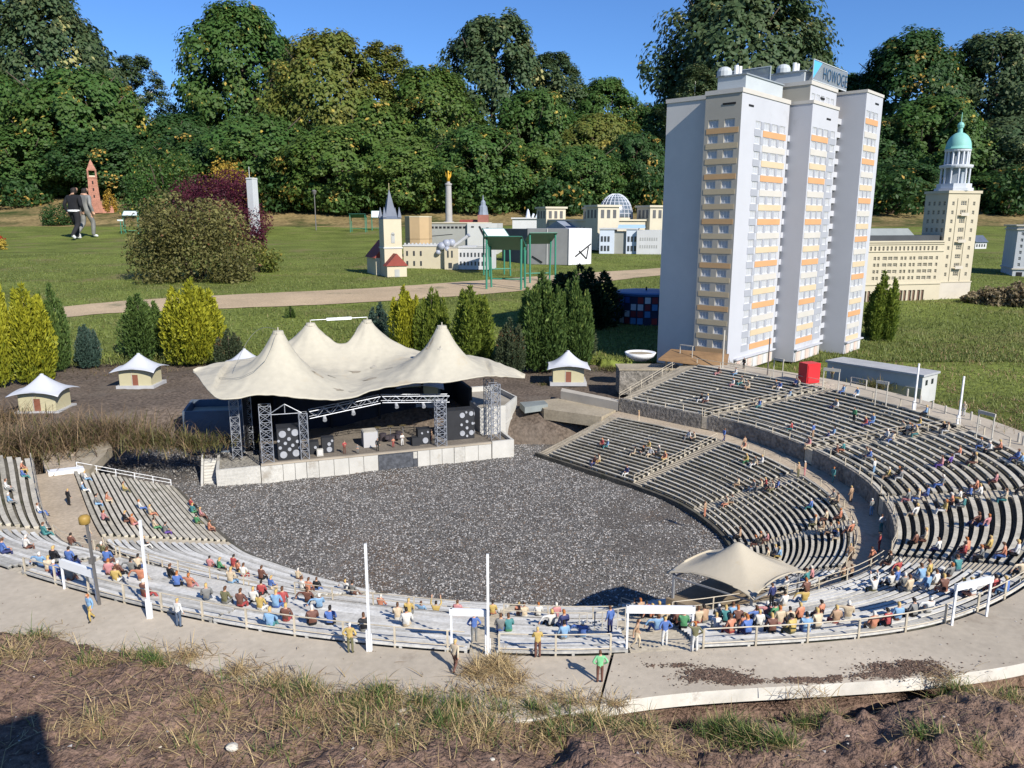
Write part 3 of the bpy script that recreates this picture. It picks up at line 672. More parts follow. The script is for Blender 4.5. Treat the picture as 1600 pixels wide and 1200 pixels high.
# ================================================================= FIGURES
def skinned(joints, edges, sub=1):
    """joints: {name: (x,y,z,radius,slot)}; one continuous surface grown round a jointed skeleton; slot picks the paint"""
    names = list(joints); idx = {n: i for i, n in enumerate(names)}
    me = bpy.data.meshes.new('tmp'); me.from_pydata([joints[n][:3] for n in names], [(idx[a], idx[b]) for a, b in edges], [])
    ob = bpy.data.objects.new('tmp', me); COL.objects.link(ob)
    ob.modifiers.new('skin', 'SKIN')
    sv = me.skin_vertices[0].data
    for n in names:
        r = joints[n][3]; sv[idx[n]].radius = r if isinstance(r, tuple) else (r, r); sv[idx[n]].use_root = (n == 'pelvis')
    ob.modifiers['skin'].use_smooth_shade = True
    if sub:
        s = ob.modifiers.new('sub', 'SUBSURF'); s.levels = sub; s.render_levels = sub
    dg = bpy.context.evaluated_depsgraph_get(); ev = ob.evaluated_get(dg)
    out = bpy.data.meshes.new_from_object(ev)
    bpy.data.objects.remove(ob); bpy.data.meshes.remove(me)
    segs = [(Vector(joints[a][:3]), Vector(joints[b][:3]), joints[b][4]) for a, b in edges]
    mi = []
    H = Vector(joints['head'][:3]); hr = 0.115
    for p in out.polygons:
        c = p.center; best = 1e9; sl_ = 0
        for a, b, s in segs:
            ab = b-a; t = max(0, min(1, (c-a).dot(ab)/max(1e-9, ab.length_squared))); d = (c-a-ab*t).length
            if d < best: best = d; sl_ = s
        if sl_ == 4: sl_ = 0
        if sl_ == 0 and (c-H).length < 0.2 and c.z > H.z-0.13:
            l = c-H
            if l.z > 0.06 or (l.y < 0.03 and l.z > -0.12): sl_ = 3
        mi.append(sl_)
    out.materials.clear()
    for i in range(6): out.materials.append(bpy.data.materials.get('figure_primer') or bpy.data.materials.new('figure_primer'))
    out.polygons.foreach_set('material_index', mi); out.polygons.foreach_set('use_smooth', [True]*len(mi))
    return out
# slots: 0 skin, 1 shirt, 2 trousers, 3 hair, 4 head(skin), 5 shoes
def body(arms, legs, lean=0.0, pz=0.95, sit=False, headturn=0.0):
    J = {}; E_ = []
    def up(z, y=0.0, x=0.0):   # point on the leaning trunk
        h = z-0.95; return (x, y+math.sin(lean)*h, pz+math.cos(lean)*h)
    J['pelvis'] = (0,0,pz,(.155,.125),2)
    J['waist'] = (*up(1.12),(.145,.115),1); J['chest'] = (*up(1.34),(.165,.125),1); J['collar'] = (*up(1.47),(.085,.08),1)
    J['neck'] = (*up(1.54,.01),.055,0); J['head'] = (*up(1.66,.03),(.118,.130),4); J['crown'] = (*up(1.735,.012),(.112,.118),4)
    nz = up(1.64,.165,headturn*.04); J['nose'] = (*nz,.018,4)
    E_ += [('pelvis','waist'),('waist','chest'),('chest','collar'),('collar','neck'),('neck','head'),('head','crown'),('head','nose')]
    for s, n in ((-1,'l'),(1,'r')):
        sh = up(1.415,0,s*.19); J['sh'+n] = (*sh,.072,1)
        el, wr, hd = arms[n]
        J['el'+n] = (s*el[0], el[1], el[2]+pz-.95, .052, 1); J['wr'+n] = (s*wr[0], wr[1], wr[2]+pz-.95, .043, 1); J['hd'+n] = (s*hd[0], hd[1], hd[2]+pz-.95, (.05,.03), 0)
        d = Vector(J['hd'+n][:3])-Vector(J['wr'+n][:3]); d = d.normalized()*0.075; h = Vector(J['hd'+n][:3])
        q = d.cross(Vector((s*.3,1,.2))).normalized()*0.035
        J['fa'+n] = (*(h+d+q),.016,0); J['fb'+n] = (*(h+d*1.15),.016,0); J['fc'+n] = (*(h+d-q),.015,0); J['th'+n] = (*(h+d*.25+q*1.9),.016,0)
        E_ += [('chest','sh'+n),('sh'+n,'el'+n),('el'+n,'wr'+n),('wr'+n,'hd'+n),('hd'+n,'fa'+n),('hd'+n,'fb'+n),('hd'+n,'fc'+n),('hd'+n,'th'+n)]
        kn, an, to = legs[n]
        J['hp'+n] = (s*.095, 0.0 if not sit else .03, pz-.05, (.10,.10), 2)
        J['kn'+n] = (s*kn[0], kn[1], kn[2], .073, 2); J['an'+n] = (s*an[0], an[1], an[2], .055, 2); J['to'+n] = (s*to[0], to[1], to[2], (.05,.04), 5)
        E_ += [('pelvis','hp'+n),('hp'+n,'kn'+n),('kn'+n,'an'+n),('an'+n,'to'+n)]
    return J, E_
A_down = ((.26,-.02,1.14),(.27,.08,.90),(.265,.12,.83))
A_knee = ((.25,.14,1.14),(.17,.34,1.02),(.14,.42,1.0))
A_lap = ((.27,.06,1.12),(.13,.25,1.04),(.07,.30,1.03))
A_hip = ((.37,-.10,1.18),(.22,.03,1.02),(.17,.07,1.0))
A_up = ((.30,.06,1.60),(.25,.12,1.88),(.24,.14,1.97))
A_head = ((.40,.05,1.52),(.22,.02,1.72),(.13,-.02,1.76))
A_back = ((.45,-.02,1.40),(.6,.0,1.18),(.62,.02,1.1))
A_fold = ((.27,.08,1.17),(.10,.22,1.20),(.0,.24,1.21))
L_st = ((.105,.02,.50),(.11,-.01,.08),(.13,.15,.045))
L_sit = ((.13,.44,.44),(.13,.46,.07),(.14,.60,.04))
L_sit2 = ((.10,.42,.46),(.20,.56,.10),(.23,.70,.07))
L_w1 = ((.10,.16,.52),(.10,.12,.09),(.11,.28,.06)); L_w2 = ((.10,-.02,.50),(.10,-.28,.16),(.11,-.18,.05))
def sy(a): return {'l': a, 'r': a}
POSES = {
 'sit': body(sy(A_knee), sy(L_sit), lean=.12, pz=.50, sit=True),
 'sitlap': body(sy(A_lap), {'l': L_sit, 'r': L_sit2}, lean=-.03, pz=.50, sit=True),
 'sitback': body({'l': A_back, 'r': A_lap}, sy(L_sit2), lean=-.16, pz=.50, sit=True),
 'situp': body(sy(A_up), sy(L_sit), lean=.0, pz=.50, sit=True),
 'stand': body(sy(A_down), sy(L_st)),
 'hips': body(sy(A_hip), sy(L_st)),
 'fold': body(sy(A_fold), sy(L_st)),
 'head': body({'l': A_head, 'r': A_hip}, sy(L_st)),
 'walk': body({'l': A_down, 'r': ((.27,-.12,1.16),(.26,-.14,.93),(.26,-.12,.86))}, {'l': L_w1, 'r': L_w2}, lean=.05),
}
FIG = {k: skinned(*v) for k, v in POSES.items()}
for k, me in FIG.items():
    me.name = 'figure_' + k
PAINT = {'b':('blue',(0.075,0.14,0.356)),'n':('navy',(0.032,0.039,0.119)),'w':('white',(0.611,0.596,0.553)),'y':('yellow',(0.457,0.328,0.105)),'o':('orange',(0.469,0.195,0.116)),'r':('red',(0.346,0.061,0.058)),
 'g':('green',(0.074,0.233,0.103)),'t':('teal',(0.057,0.201,0.201)),'k':('black',(0.012,0.012,0.014)),'m':('brown',(0.138,0.062,0.044)),'l':('light blue',(0.196,0.333,0.491)),'p':('pink',(0.455,0.203,0.203)),
 'c':('cream',(0.509,0.415,0.286)),'e':('grey',(0.189,0.189,0.178)),'v':('purple',(0.112,0.062,0.256)),'u':('olive',(0.14,0.133,0.068)),'s':('tan',(0.374,0.245,0.151)),'a':('mint green',(0.192,0.48,0.228)),'d':('denim',(0.084,0.113,0.163))}
def paint(c): return M('paint_'+c, PAINT[c][1], rough=.6, var=.3, scale=.6, fine=.2, fscale=5, col2=tuple(min(1, v*.45+.05) for v in PAINT[c][1]), patch=.16, pscale=2.5)
m_skin = M('skin_paint', (0.50,0.29,0.19), rough=.6, var=.15, scale=.8)
HAIR = {'k':('black',(0.02,0.015,0.012)),'m':('brown',(0.10,0.045,0.02)),'y':('blond',(0.48,0.33,0.12)),'o':('ginger',(0.35,0.12,0.03)),'w':('white',(0.6,0.57,0.5)),'r':('red',(0.3,0.03,0.02))}
def hair(c): return M('hair_'+c, HAIR[c][1], rough=.7, var=.3, scale=2)
FS = 0.0405
def figure(pose, p, rz, sh, tr, hr, label, group, scale=1.0, name='figurine', seatz=None):
    me = FIG[pose]; o = link(name, me)
    for i, m in enumerate((m_skin, paint(sh), paint(tr), hair(hr), m_skin, paint('k' if hr != 'k' else 'm'))):
        o.material_slots[i].link = 'OBJECT'; o.material_slots[i].material = m
    s = FS*scale
    z = p[2] if not pose.startswith('sit') else p[2]-0.37*s
    o.location = (p[0], p[1], z); o.scale = (s, s, s); o.rotation_euler = (0, 0, rz)
    tag(o, label, 'figurine', group); return o
# seat table: every bench place in both tiers
SEATS = []
for tier, fn, n, z0, z1 in (('lower', lower, NL, Z_L0, Z_W-.006), ('upper', upper, NU, Z_U0, Z_R-.012)):
    for i in range(n):
        z = z0+(z1-z0)*i/(n-1)+0.0165
        for k in range(0, 1200):
            t = k/100; q = fn(t, (i+.52)/n); SEATS.append((tier, i, t, q[0], q[1], z))
SP = np.array([s[3:6] for s in SEATS])
_d = SP[:,1]*_C-(SP[:,2]-CAM_H)*_S; _v = SP[:,1]*_S+(SP[:,2]-CAM_H)*_C
SPX = np.stack([800+FPX*SP[:,0]/_d, 600-FPX*_v/_d], 1)
ZONES = [(1.05,'by the sandy gangway'),(3.0,'near the grey lamp post'),(4.1,'behind the tall white poles'),(5.35,'between the two gate frames'),(6.65,'round the canopy tent'),(7.7,'under the slanting gate frame'),(9.0,'on the sharp curve'),(10.1,'below the flagpoles'),(13,'beside the bare soil')]
def zone(t):
    for a, s in ZONES:
        if t < a: return s
FIGS = '''942,695,r,k 950,696,l,t 930,722,m,n 937,721,c,y 980,739,n,w 991,710,c,c 1006,710,k,e 1015,712,w,c 1014,700,y,e 1029,710,e,k 1039,720,o,y 1077,682,w,e 1086,685,c,k 1162,702,o,c 1167,722,y,g 1179,727,c,w 1191,725,w,e 1156,757,c,s
1180,762,e,d 1189,765,c,e 1197,760,r,e 1205,767,c,u 1215,762,b,n 1135,788,c,o 1145,787,e,s 1121,585,m,p 1151,585,w,l 1147,600,w,p 1158,597,c,t 1169,608,c,s 1095,627,k,w 1104,629,w,m 1180,634,e,k 1187,636,b,t
1212,607,e,c 1219,606,b,w 1244,600,b,k 1249,602,c,e 1235,617,l,w 1319,610,l,b 1340,618,l,w 1304,636,e,n 1309,637,w,e 1237,672,r,t 1294,684,n,w 1301,683,l,w 1354,662,r,n 1362,663,l,b 1262,700,p,c 1310,705,m,k 1320,703,t,o 1386,685,w,e 1393,690,w,b
1398,685,c,e 1412,670,c,k 1420,672,w,k 1427,673,k,c 1433,680,c,t 1439,662,y,b 1446,650,l,k 1474,675,k,c 1481,675,c,w 1355,715,c,e 1362,716,b,e 1390,745,y,s 1400,747,k,d 1412,747,e,w 1475,725,p,v 1482,726,v,k 1500,712,o,w 1517,727,k,g 1525,722,c,m
1532,702,e,b 1550,702,w,k 1567,700,o,k 1587,720,b,n 1595,726,l,e 1560,752,p,m 1475,757,e,b 1452,775,b,n 1427,780,e,p 1435,780,c,b 1500,780,w,y 1515,775,b,k 1525,765,o,m 1532,775,w,e 1482,790,o,m 1472,800,y,w 1505,792,t,e 1575,782,c,t 1595,770,o,k
1435,805,w,c 1532,820,m,n 1545,822,p,b 1207,762,e,m 1300,782,e,c 1310,785,s,k 1267,795,b,t 1315,810,o,m 1275,820,c,u 1295,812,c,m 1283,828,s,c 1296,834,e,s 1313,831,e,b 1331,831,o,m 1306,842,d,c 1390,882,k,m 1405,895,r,d 1388,912,w,k 1400,910,b,w 1438,905,l,w
1454,900,y,b 1450,922,l,w 1464,915,w,c 1474,923,m,o 1414,922,e,k 1421,925,c,e 1366,923,w,u 1484,900,e,m 1497,893,t,d 1504,868,r,e 1530,870,e,k 1516,864,o,k 1545,857,y,m 1576,873,o,b 1588,868,w,k 1591,895,c,k 1505,930,n,d 1519,932,w,o 1556,928,r,m 1571,922,b,l
1442,845,c,m 1466,860,w,n 1432,850,m,k 1283,962,o,m 1305,972,s,r 1325,968,c,w 1278,982,c,e 1261,988,l,b 1364,980,o,s 1386,978,r,k 1403,970,l,m 1449,957,w,e 1429,963,e,k 1260,908,t,b 1270,906,p,m 1259,925,m,k 1255,942,y,l 1227,922,w,k 1227,947,w,c 1199,872,c,u 1210,868,e,c 1219,870,l,y
1180,852,k,m 1193,845,s,c 1203,845,p,m 1156,840,s,k 1011,960,r,o 1003,958,s,c 1028,962,k,m 1047,960,y,c 1062,958,e,w 1060,978,m,k 1026,985,l,b 1070,982,g,k 1103,972,s,e 1118,985,w,c 1124,970,e,l 1144,990,o,r 1163,985,o,s 1146,968,l,s 1169,993,b,n 1180,970,b,k 1186,978,w,k 1197,968,p,v 1208,990,m,k
1210,970,g,w 1219,977,c,p 1232,972,c,m 1238,992,y,u 1250,968,o,k 1135,974,t,k 1155,975,m,c 1090,975,c,r 37,735,o,y 41,745,b,t 14,765,w,e 19,785,l,e 56,803,w,b 65,838,t,t 39,858,w,m 130,750,w,l 133,767,l,w 152,788,e,l 166,783,o,c 192,768,y,u 221,795,w,b 237,803,c,o 242,825,c,g 197,815,k,m
204,822,o,p 259,833,e,v 306,788,r,k 302,800,t,g 313,808,p,m 309,818,g,u 329,828,o,m 157,815,p,k 116,845,m,e 3,865,b,n 66,885,l,b 75,892,c,o 86,900,b,v 85,880,k,e 108,878,b,n 118,898,b,l 110,905,e,m 167,880,b,m 172,897,p,m 180,910,y,w 185,898,m,k 163,862,u,k 207,892,e,k 215,890,c,b 220,908,o,c
226,932,m,r 267,905,k,e 277,915,b,k 297,917,o,p 224,855,k,w 329,887,p,m 342,890,g,k 365,887,r,o 372,893,o,y 380,900,w,r 360,912,c,l 325,937,e,d 353,942,u,e 375,947,m,r 397,942,w,k 407,905,m,k 422,920,b,c 408,930,r,k 408,952,y,w 431,950,l,b 441,945,r,e 446,970,m,r 424,978,l,t 465,905,c,m
473,922,w,e 482,925,o,m 494,922,k,b 499,950,l,d 480,942,m,k 489,978,m,k 516,978,b,k 568,985,k,e 540,922,w,k 550,928,e,m 594,952,o,b 621,968,c,w 637,978,w,c 639,960,y,e 659,960,l,b 681,963,y,c 714,962,p,r 771,960,y,o 782,985,e,b 796,988,t,g 810,962,o,c 819,965,c,w 841,962,w,e 860,977,w,k
880,980,n,b 880,1000,l,e 910,997,b,l 992,957,e,k 1018,966,o,k 1055,966,r,m 1036,975,c,e 870,966,p,e'''
LABS = set(); rng = random.Random(11)
for rec in FIGS.split():
    x, y, sh, tr = rec.split(','); x = float(x); y = float(y)
    d2 = (SPX[:,0]-x)**2+((SPX[:,1]-y)*1.3)**2; k = int(np.argmin(d2)); tier, i, t, X, Y, Z = SEATS[k]
    pose = 'situp' if (x, y) in ((681,963),(1366,923)) else rng.choice(['sit','sit','sitlap','sitlap','sitback'])
    f = Vector((STAGE_C.x-X, STAGE_C.y-Y)); nrm = Vector(lower(t,0.0) if tier == 'lower' else upper(t,0.0))-Vector((X,Y)); f = f.normalized()*.5+nrm.normalized()
    rz = math.atan2(f.y, f.x)-math.pi/2+rng.uniform(-.4,.4)
    hr = rng.choice('kkmmmyyow')
    lab = 'seated %s haired figurine, %s on %s, %s tier %s' % (HAIR[hr][0], PAINT[sh][0], PAINT[tr][0], tier, zone(t))
    kk = 0
    while lab in LABS and kk < 30:
        kk += 1; hr = rng.choice('kmyow'); lab = 'seated %s haired figurine, %s on %s, %s tier %s' % (HAIR[hr][0], PAINT[sh][0], PAINT[tr][0], tier, zone(t))
    LABS.add(lab)
    near = Y < 2.3
    figure(pose, (X, Y, Z), rz, sh, tr, hr, lab, 'seated spectator figurines', scale=rng.uniform(1.08,1.28)*(1.06 if near else 1.0))
def standing(px, py, z, pose, face, sh, tr, hr, label, scale=1.0):
    p = at(px, py, z); return figure(pose, p, face, sh, tr, hr, label, 'standing figurines', scale)
S_ = standing
S_(937,1067,0-.003,'hips',.05,'a','m','m','standing figurine in mint green shirt and brown trousers, hands on hips')
S_(840,1028,-.003,'fold',.1,'y','m','y','standing figurine in bright yellow jacket at the front railing')
S_(575-27,1021,-.003,'hips',-.1,'y','u','w','standing figurine with pale cap, dull yellow jacket and olive trousers')
S_(711,1049,-.003,'walk',-.5,'c','m','y','walking figurine in cream shirt beside the heap of straw')
S_(741,1004,-.012,'hips',.1,'b','e','m','standing figurine in blue jacket framed by the narrow gate')
S_(280,980,-.003,'stand',-.3,'w','d','y','standing figurine in white shirt and denim leaning at the rail')
S_(143,971,-.003,'walk',2.7,'l','y','o','bald looking figurine in light blue sweater and yellow trousers walking away from the stands')
S_(953,990,-.05,'stand',.6,'b','n','m','standing figurine all in blue beside the mesh gate fence')
S_(994,1014,0,'walk',-1.9,'s','c','m','unpainted tan figurine stepping through the wide gate frame')
S_(1038,1010,0,'hips',.2,'b','w','y','blond figurine in blue jacket and white trousers in the wide gate')
S_(1085,1019,0,'head',.1,'u','w','o','figurine in olive jacket with a hand raised to its head')
S_(1205,950,-.1,'stand',.4,'n','k','m','dark navy figurine standing under the canopy edge')
S_(998,660,Z_W,'stand',1.2,'s','c','y','tan figurine standing alone at the foot of the far stone wall')
S_(1131,690,Z_W,'walk',-1.2,'b','n','m','blue clad figurine walking along the far walkway')
S_(1163,703,Z_W,'stand',.5,'s','t','m','tan and teal figurine on the walkway at the stair foot')
S_(1247,746,Z_W,'stand',.7,'s','u','y','tan figurine of a pair on the walkway, olive legs')
S_(1257,744,Z_W,'stand',.9,'s','p','w','tan figurine of a pair on the walkway, pink legs')
S_(1301,754,Z_W,'walk',-1.0,'t','t','o','figurine all in teal walking along the curved walkway')
S_(1329,785,Z_W,'stand',.5,'s','s','y','plain tan figurine on the curved walkway')
S_(1361,806,Z_W,'stand',.3,'e','l','w','figurine in grey top and light blue legs on the curved walkway')
S_(1376,832,Z_W,'hips',.3,'w','t','m','figurine in white top and teal legs in the wall shadow')
S_(1373,862,Z_W,'stand',1.0,'r','r','k','figurine all in red on the shaded walkway')
S_(1361,886,Z_W,'walk',.4,'o','o','m','figurine all in orange striding on the shaded walkway')
S_(1403,890,Z_W,'stand',.4,'c','s','y','cream figurine standing at the end of the dark wall')
S_(1327,880,Z_W-.01,'stand',-.4,'s','s','y','plain tan figurine on top of the lower stairs')
S_(1317,917,Z_W-.005,'stand',.2,'s','u','k','broad tan figurine of the pair by the handrail',1.1)
S_(1329,915,Z_W-.005,'stand',.8,'s','m','m','slim tan figurine of the pair by the handrail')
S_(1270,684,-.10,'stand',.7,'b','s','m','figurine in blue shirt standing among the straight upper rows')
S_(1365,742,-.13,'stand',.7,'w','l','y','figurine in white and light blue standing at the stair foot')
S_(1101,808,-.31,'stand',.9,'s','o','m','bare looking tan figurine standing in the lower straight rows')
S_(1334,660,0,'stand',2.0,'g','k','m','figurine in green shirt on the far promenade by a flagpole')
S_(1505,650,-.0,'stand',2.2,'c','w','w','pale figurine beyond the far flagpole')
S_(1300,592,-.0,'stand',2.2,'y','u','k','dark yellow figurine under the far gate right of the red box')
S_(1162,576,-.0,'stand',2.2,'k','k','k','black figurine at the foot of the apartment tower')
S_(108,790,Z_W,'stand',-.4,'k','k','y','black clad figurine on the sandy gangway')
S_(140,847,Z_W+.02,'stand',-.6,'c','b','k','figurine in cream vest and blue legs behind the drum lamp')
# ================================================================= STAGE
S0 = Vector((-1.44, 3.565, Z_GR)); SA = math.atan2(.503, 1.451)         # stage front runs along +u
def st(name, u=0, v=0, z=0):
    c, s = math.cos(SA), math.sin(SA); return empty(name, (S0.x+u*c-v*s, S0.y+u*s+v*c, S0.z+z), SA)
SW = 1.535; DK = 0.092
m_plaster = M('stage_plaster', (0.46,0.445,0.40), rough=.85, var=.14, scale=5, fine=.1, fscale=80, col2=(.33,.30,.25), patch=.12, pscale=7, bump=.15)
m_plast2 = M('stage_panel', (0.48,0.465,0.42), rough=.8, var=.12, scale=9, col2=(.38,.35,.29), patch=.12, pscale=12)
m_deck = M('stage_deck', (0.17,0.145,0.115), rough=.9, var=.2, scale=9, fine=.2, fscale=90)
m_black = M('stage_black', (0.012,0.012,0.014), rough=.8, var=.2)
m_truss = M('truss_steel', (0.32,0.335,0.36), rough=.4, var=.15, scale=20, metal=.35)
m_slate = M('slate_panel', (0.07,0.075,0.085), rough=.6, var=.35, scale=25, fine=.3)
stage = st('stage'); tag(stage, 'pale concrete concert stage with dark deck at the gravel arena', 'stage')
MB().box(.21,SW-.13,.004,.80,-.01,DK-.004).build('base', m_plaster, stage)
MB().box(.212,SW-.132,.016,.80,DK-.004,DK).build('deck', m_deck, stage)
MB().box(.21,SW-.13,-.004,.014,DK-.004,DK+.004).build('front_lip', M('lip_wood',(.36,.31,.24)), stage)
# left corner planter box with rubble, stairs at its side
mb = MB(); mb.box(0,.205,0,.014,-.01,DK-.004); mb.box(0,.014,.014,.26,-.01,DK-.004); mb.build('corner_wall', m_plaster, stage)
MB().box(.014,.206,.014,.26,-.01,DK-.022).build('rubble_fill', M('rubble',(.28,.26,.22),var=.4,scale=60,fine=.4,bump=1,bscale=120), stage)
mb = MB(); mb.box(SW-.125,SW,-.002,.014,-.01,DK+.006); mb.box(SW-.014,SW,.014,.20,-.01,DK+.006); mb.build('corner_wall', m_plast2, stage)
MB().box(SW-.128,SW-.014,.014,.20,-.01,DK-.012).build('rubble_fill', m_deck, stage)
for k in range(9):
    z = DK*(k+1)/9-.006; MB().box(-.062,-.003,.045+k*.018,.065+k*.018+.012,-.02,z).build('step', m_plast2, stage)
mb = MB(); mb.add([(-.075,.03,-.02),(-.064,.03,-.02),(-.064,.26,-.02),(-.075,.26,-.02),(-.075,.03,.02),(-.064,.03,.02),(-.064,.26,DK+.02),(-.075,.26,DK+.02)], [(0,3,2,1),(4,5,6,7),(0,1,5,4),(1,2,6,5),(2,3,7,6),(3,0,4,7)]); mb.build('stair_cheek', m_plast2, stage)
# front facing panels, each a slab with open joints
x = .207
pan = [(.105,'w'),(.058,'p'),(.056,'p'),(.060,'w'),(.075,'p'),(.075,'p'),(.075,'p'),(.075,'p'),(.185,'s'),(.022,'s2'),(.066,'p'),(.066,'p'),(.066,'p'),(.06,'w'),(.075,'p'),(.075,'p')]
tot = sum(p[0] for p in pan); k_ = (SW-.13-.207)/tot
for wd, kd in pan:
    wd *= k_; pr = -.004 if kd == 'w' else 0.0
    if kd in ('s','s2'): MB().box(x+.001,x+wd-.001,-.006,.004,0.004,DK-.010 if kd == 's' else DK*.5).build('slate_panel', m_slate, stage)
    else: MB().box(x+.0012,x+wd-.0012,pr-.003,.004,-.004,DK-.006).build('front_panel', m_plast2 if kd == 'p' else m_plaster, stage)
    x += wd
# back room of the stage
mb = MB(); mb.box(.16,1.40,.78,.80,DK,DK+.30); mb.box(.14,.16,.30,.80,DK,DK+.30); mb.box(1.40,1.42,.42,.80,DK,DK+.22); mb.build('back_wall', m_black, stage)
MB().box(.30,1.25,.62,.635,DK,DK+.20).build('backdrop_curtain', M('dark_curtain',(0.018,0.022,0.032),rough=.95,var=.3,scale=14), stage)
for uu in (.33,.62,.9,1.16): MB().bar((uu,.60,DK),(uu,.60,DK+.33),.012).build('column', m_black, stage)
# side wings: the dark tank on the left and the white wall on the right
wing = st('stage_wing', SW-.13, .21); tag(wing, 'white angular stage wing with open flat top beside the bare soil', 'building')
P_ = [(0,0),(.16,.02),(.30,.22),(.27,.58),(0,.58)]
def wallring(poly, t, z0, z1, idx=None):
    mb = MB(); n = len(poly); c = (sum(p[0] for p in poly)/n, sum(p[1] for p in poly)/n)
    inn = [(p[0]+(c[0]-p[0])*t, p[1]+(c[1]-p[1])*t) for p in poly]
    for i in range(n):
        a,b = poly[i],poly[(i+1)%n]; a2,b2 = inn[i],inn[(i+1)%n]
        mb.add([(a[0],a[1],z0),(b[0],b[1],z0),(b2[0],b2[1],z0),(a2[0],a2[1],z0),(a[0],a[1],z1),(b[0],b[1],z1),(b2[0],b2[1],z1),(a2[0],a2[1],z1)], [(4,5,6,7),(0,1,5,4),(2,3,7,6),(3,2,1,0)])
    return mb
wallring(P_, .07, -.02, .235).build('wall', m_plast2, wing)
MB().prism([(p[0]*.95+.01,p[1]*.95+.015) for p in P_], -.01, .205).build('flat_roof', M('wing_roof',(.30,.27,.22),var=.25,scale=8), wing)
mb = MB()
for i in (1,2):
    a,b = Vector((*P_[i],0)),Vector((*P_[(i+1)%5],0)); mb.bar(a+Vector((0,0,.13)),b+Vector((0,0,.13)),.008,.006)
mb.build('ledge', m_plast2, wing)
tank = st('stage_annex', -.20, .62); tag(tank, 'dark blue grey open box annex left of the stage under the canopy tip', 'building')
wallring([(.02,.02),(.33,-.05),(.35,.26),(.05,.32)], .10, -.03, .245).build('wall', M('annex_wall',(.10,.13,.17),rough=.5,var=.25,scale=6), tank)
MB().prism([(.04,.04),(.32,-.03),(.33,.24),(.07,.29)], -.02, .205).build('inner_floor', M('annex_floor',(.40,.34,.24),var=.25,scale=7), tank)
MB().box(.20,.27,-.045,-.025,.06,.10).build('hatch', m_black, tank)
# ---------------------------------------------------------------- canopy
m_canvas = M('canopy_canvas', (0.43,0.395,0.31), rough=.8, var=.07, scale=3, fine=.04, fscale=40, col2=(.40,.34,.24), patch=.04, pscale=5, bump=.12, bscale=30)
can = st('stage_canopy', 0, 0, 0); tag(can, 'large cream tensile canopy with four peaks over the stage', 'canopy')
PK = [(.34,.27,.385,.105),(1.21,.28,.385,.105),(.545,.80,.27,.09),(.88,.82,.27,.09)]
ZE = .405
fe = [(-.09,.43,.05),(.02,.02,-.015),(.22,.005,-.065),(.42,-.02,-.085),(.62,-.01,-.075),(.80,.07,-.045),(.98,.06,-.06),(1.18,.03,-.09),(1.42,.06,-.055),(1.66,.17,-.05)]
be = [(-.09,.43,.06),(.10,.62,.05),(.30,.74,.04),(.545,.86,.02),(.72,.74,.01),(.90,.88,.02),(1.10,.76,.02),(1.30,.66,.0),(1.50,.45,-.01),(1.66,.17,-.03)]
def canz(u, v, ze):
    z = ze; hs = []
    for (pu, pv, A, Rr) in PK:
        r = math.hypot((u-pu), (v-pv)); hs.append(A*(.55*math.exp(-max(0.0, r-.028)/Rr)+.45*max(0.0, 1-r/.72)**1.3))
    z += (sum(h**2.6 for h in hs))**(1/2.6)
    return z
nu, nv = 150, 76; vs = []; fs = []
for i in range(nu+1):
    f = crom(fe, i/nu*(len(fe)-1)); b = crom(be, i/nu*(len(be)-1))
    for j in range(nv+1):
        w_ = j/nv; u = f[0]+(b[0]-f[0])*w_; v = f[1]+(b[1]-f[1])*w_; ze = f[2]+(b[2]-f[2])*w_ - .035*math.sin(math.pi*w_)*(1 if .1 < i/nu < .9 else .3)
        wr = .0012*math.sin(u*70+6*fbm(u,v,4,2,1))+.004*fbm(u,v,9,3,5)
        for (pu, pv, A, Rr) in PK:
            rr_ = math.hypot(u-pu, v-pv)
            if rr_ < .5: wr += .0075*abs(math.sin(5.5*math.atan2(v-pv, u-pu)))*min(1, rr_/.06)*math.exp(-rr_/.16)
        vs.append((u, v, ZE+canz(u, v, ze)+wr))
for i in range(nu):
    for j in range(nv): a = i*(nv+1)+j; fs.append((a,a+nv+1,a+nv+2,a+1))
mb = MB(); mb.add(vs, fs); o = mb.build('canvas', m_canvas, can, smooth=True); md = o.modifiers.new('sol','SOLIDIFY'); md.thickness = .005; md.offset = -1
def zs(u, v):
    best = 1e9; zz = 0
    for (a, b, c) in vs:
        d = (a-u)**2+(b-v)**2
        if d < best: best = d; zz = c
    return zz
for (pu, pv, A, Rr) in PK:
    zt = zs(pu, pv); MB().lathe([(.030,-.012),(.026,.004),(.010,.005),(.0035,.006),(.0035,.022)], 14, (pu,pv,zt)).build('peak_cap', m_canvas, can, smooth=False)
p2 = (PK[2][0],PK[2][1],zs(*PK[2][:2])+.020); p3 = (PK[3][0],PK[3][1],zs(*PK[3][:2])+.020)
MB().tube(p2, p3, .0022).build('ridge_rod', m_truss, can)
a = Vector(p2).lerp(Vector(p3), .28); b = Vector(p2).lerp(Vector(p3), .72); MB().bar(a, b, .007, .016).build('ridge_board', m_white, can)
# loose cable looping from the left peak
m_cable = M('grey_cable',(.18,.18,.17),rough=.6)
z1 = zs(*PK[0][:2]); pts = []
for k in range(17):
    w_ = k/16; u = PK[0][0]-.0-.30*w_; v = PK[0][1]-.02-.10*math.sin(w_*3.1); pts.append((u, v, zs(u, v)+.008+.02*math.sin(math.pi*w_)*(1-w_)))
MB().path(pts, .0013, 5).build('cable', m_cable, can)
pts = [(PK[0][0]-.01-.22*w_, PK[0][1]+.10*math.sin(3.14*w_)-.02*w_, z1+.01-.20*w_**1.8+.03*math.sin(3.14*w_)) for w_ in [k/14 for k in range(15)]]
MB().path(pts, .0010, 5).build('cable', m_cable, can)
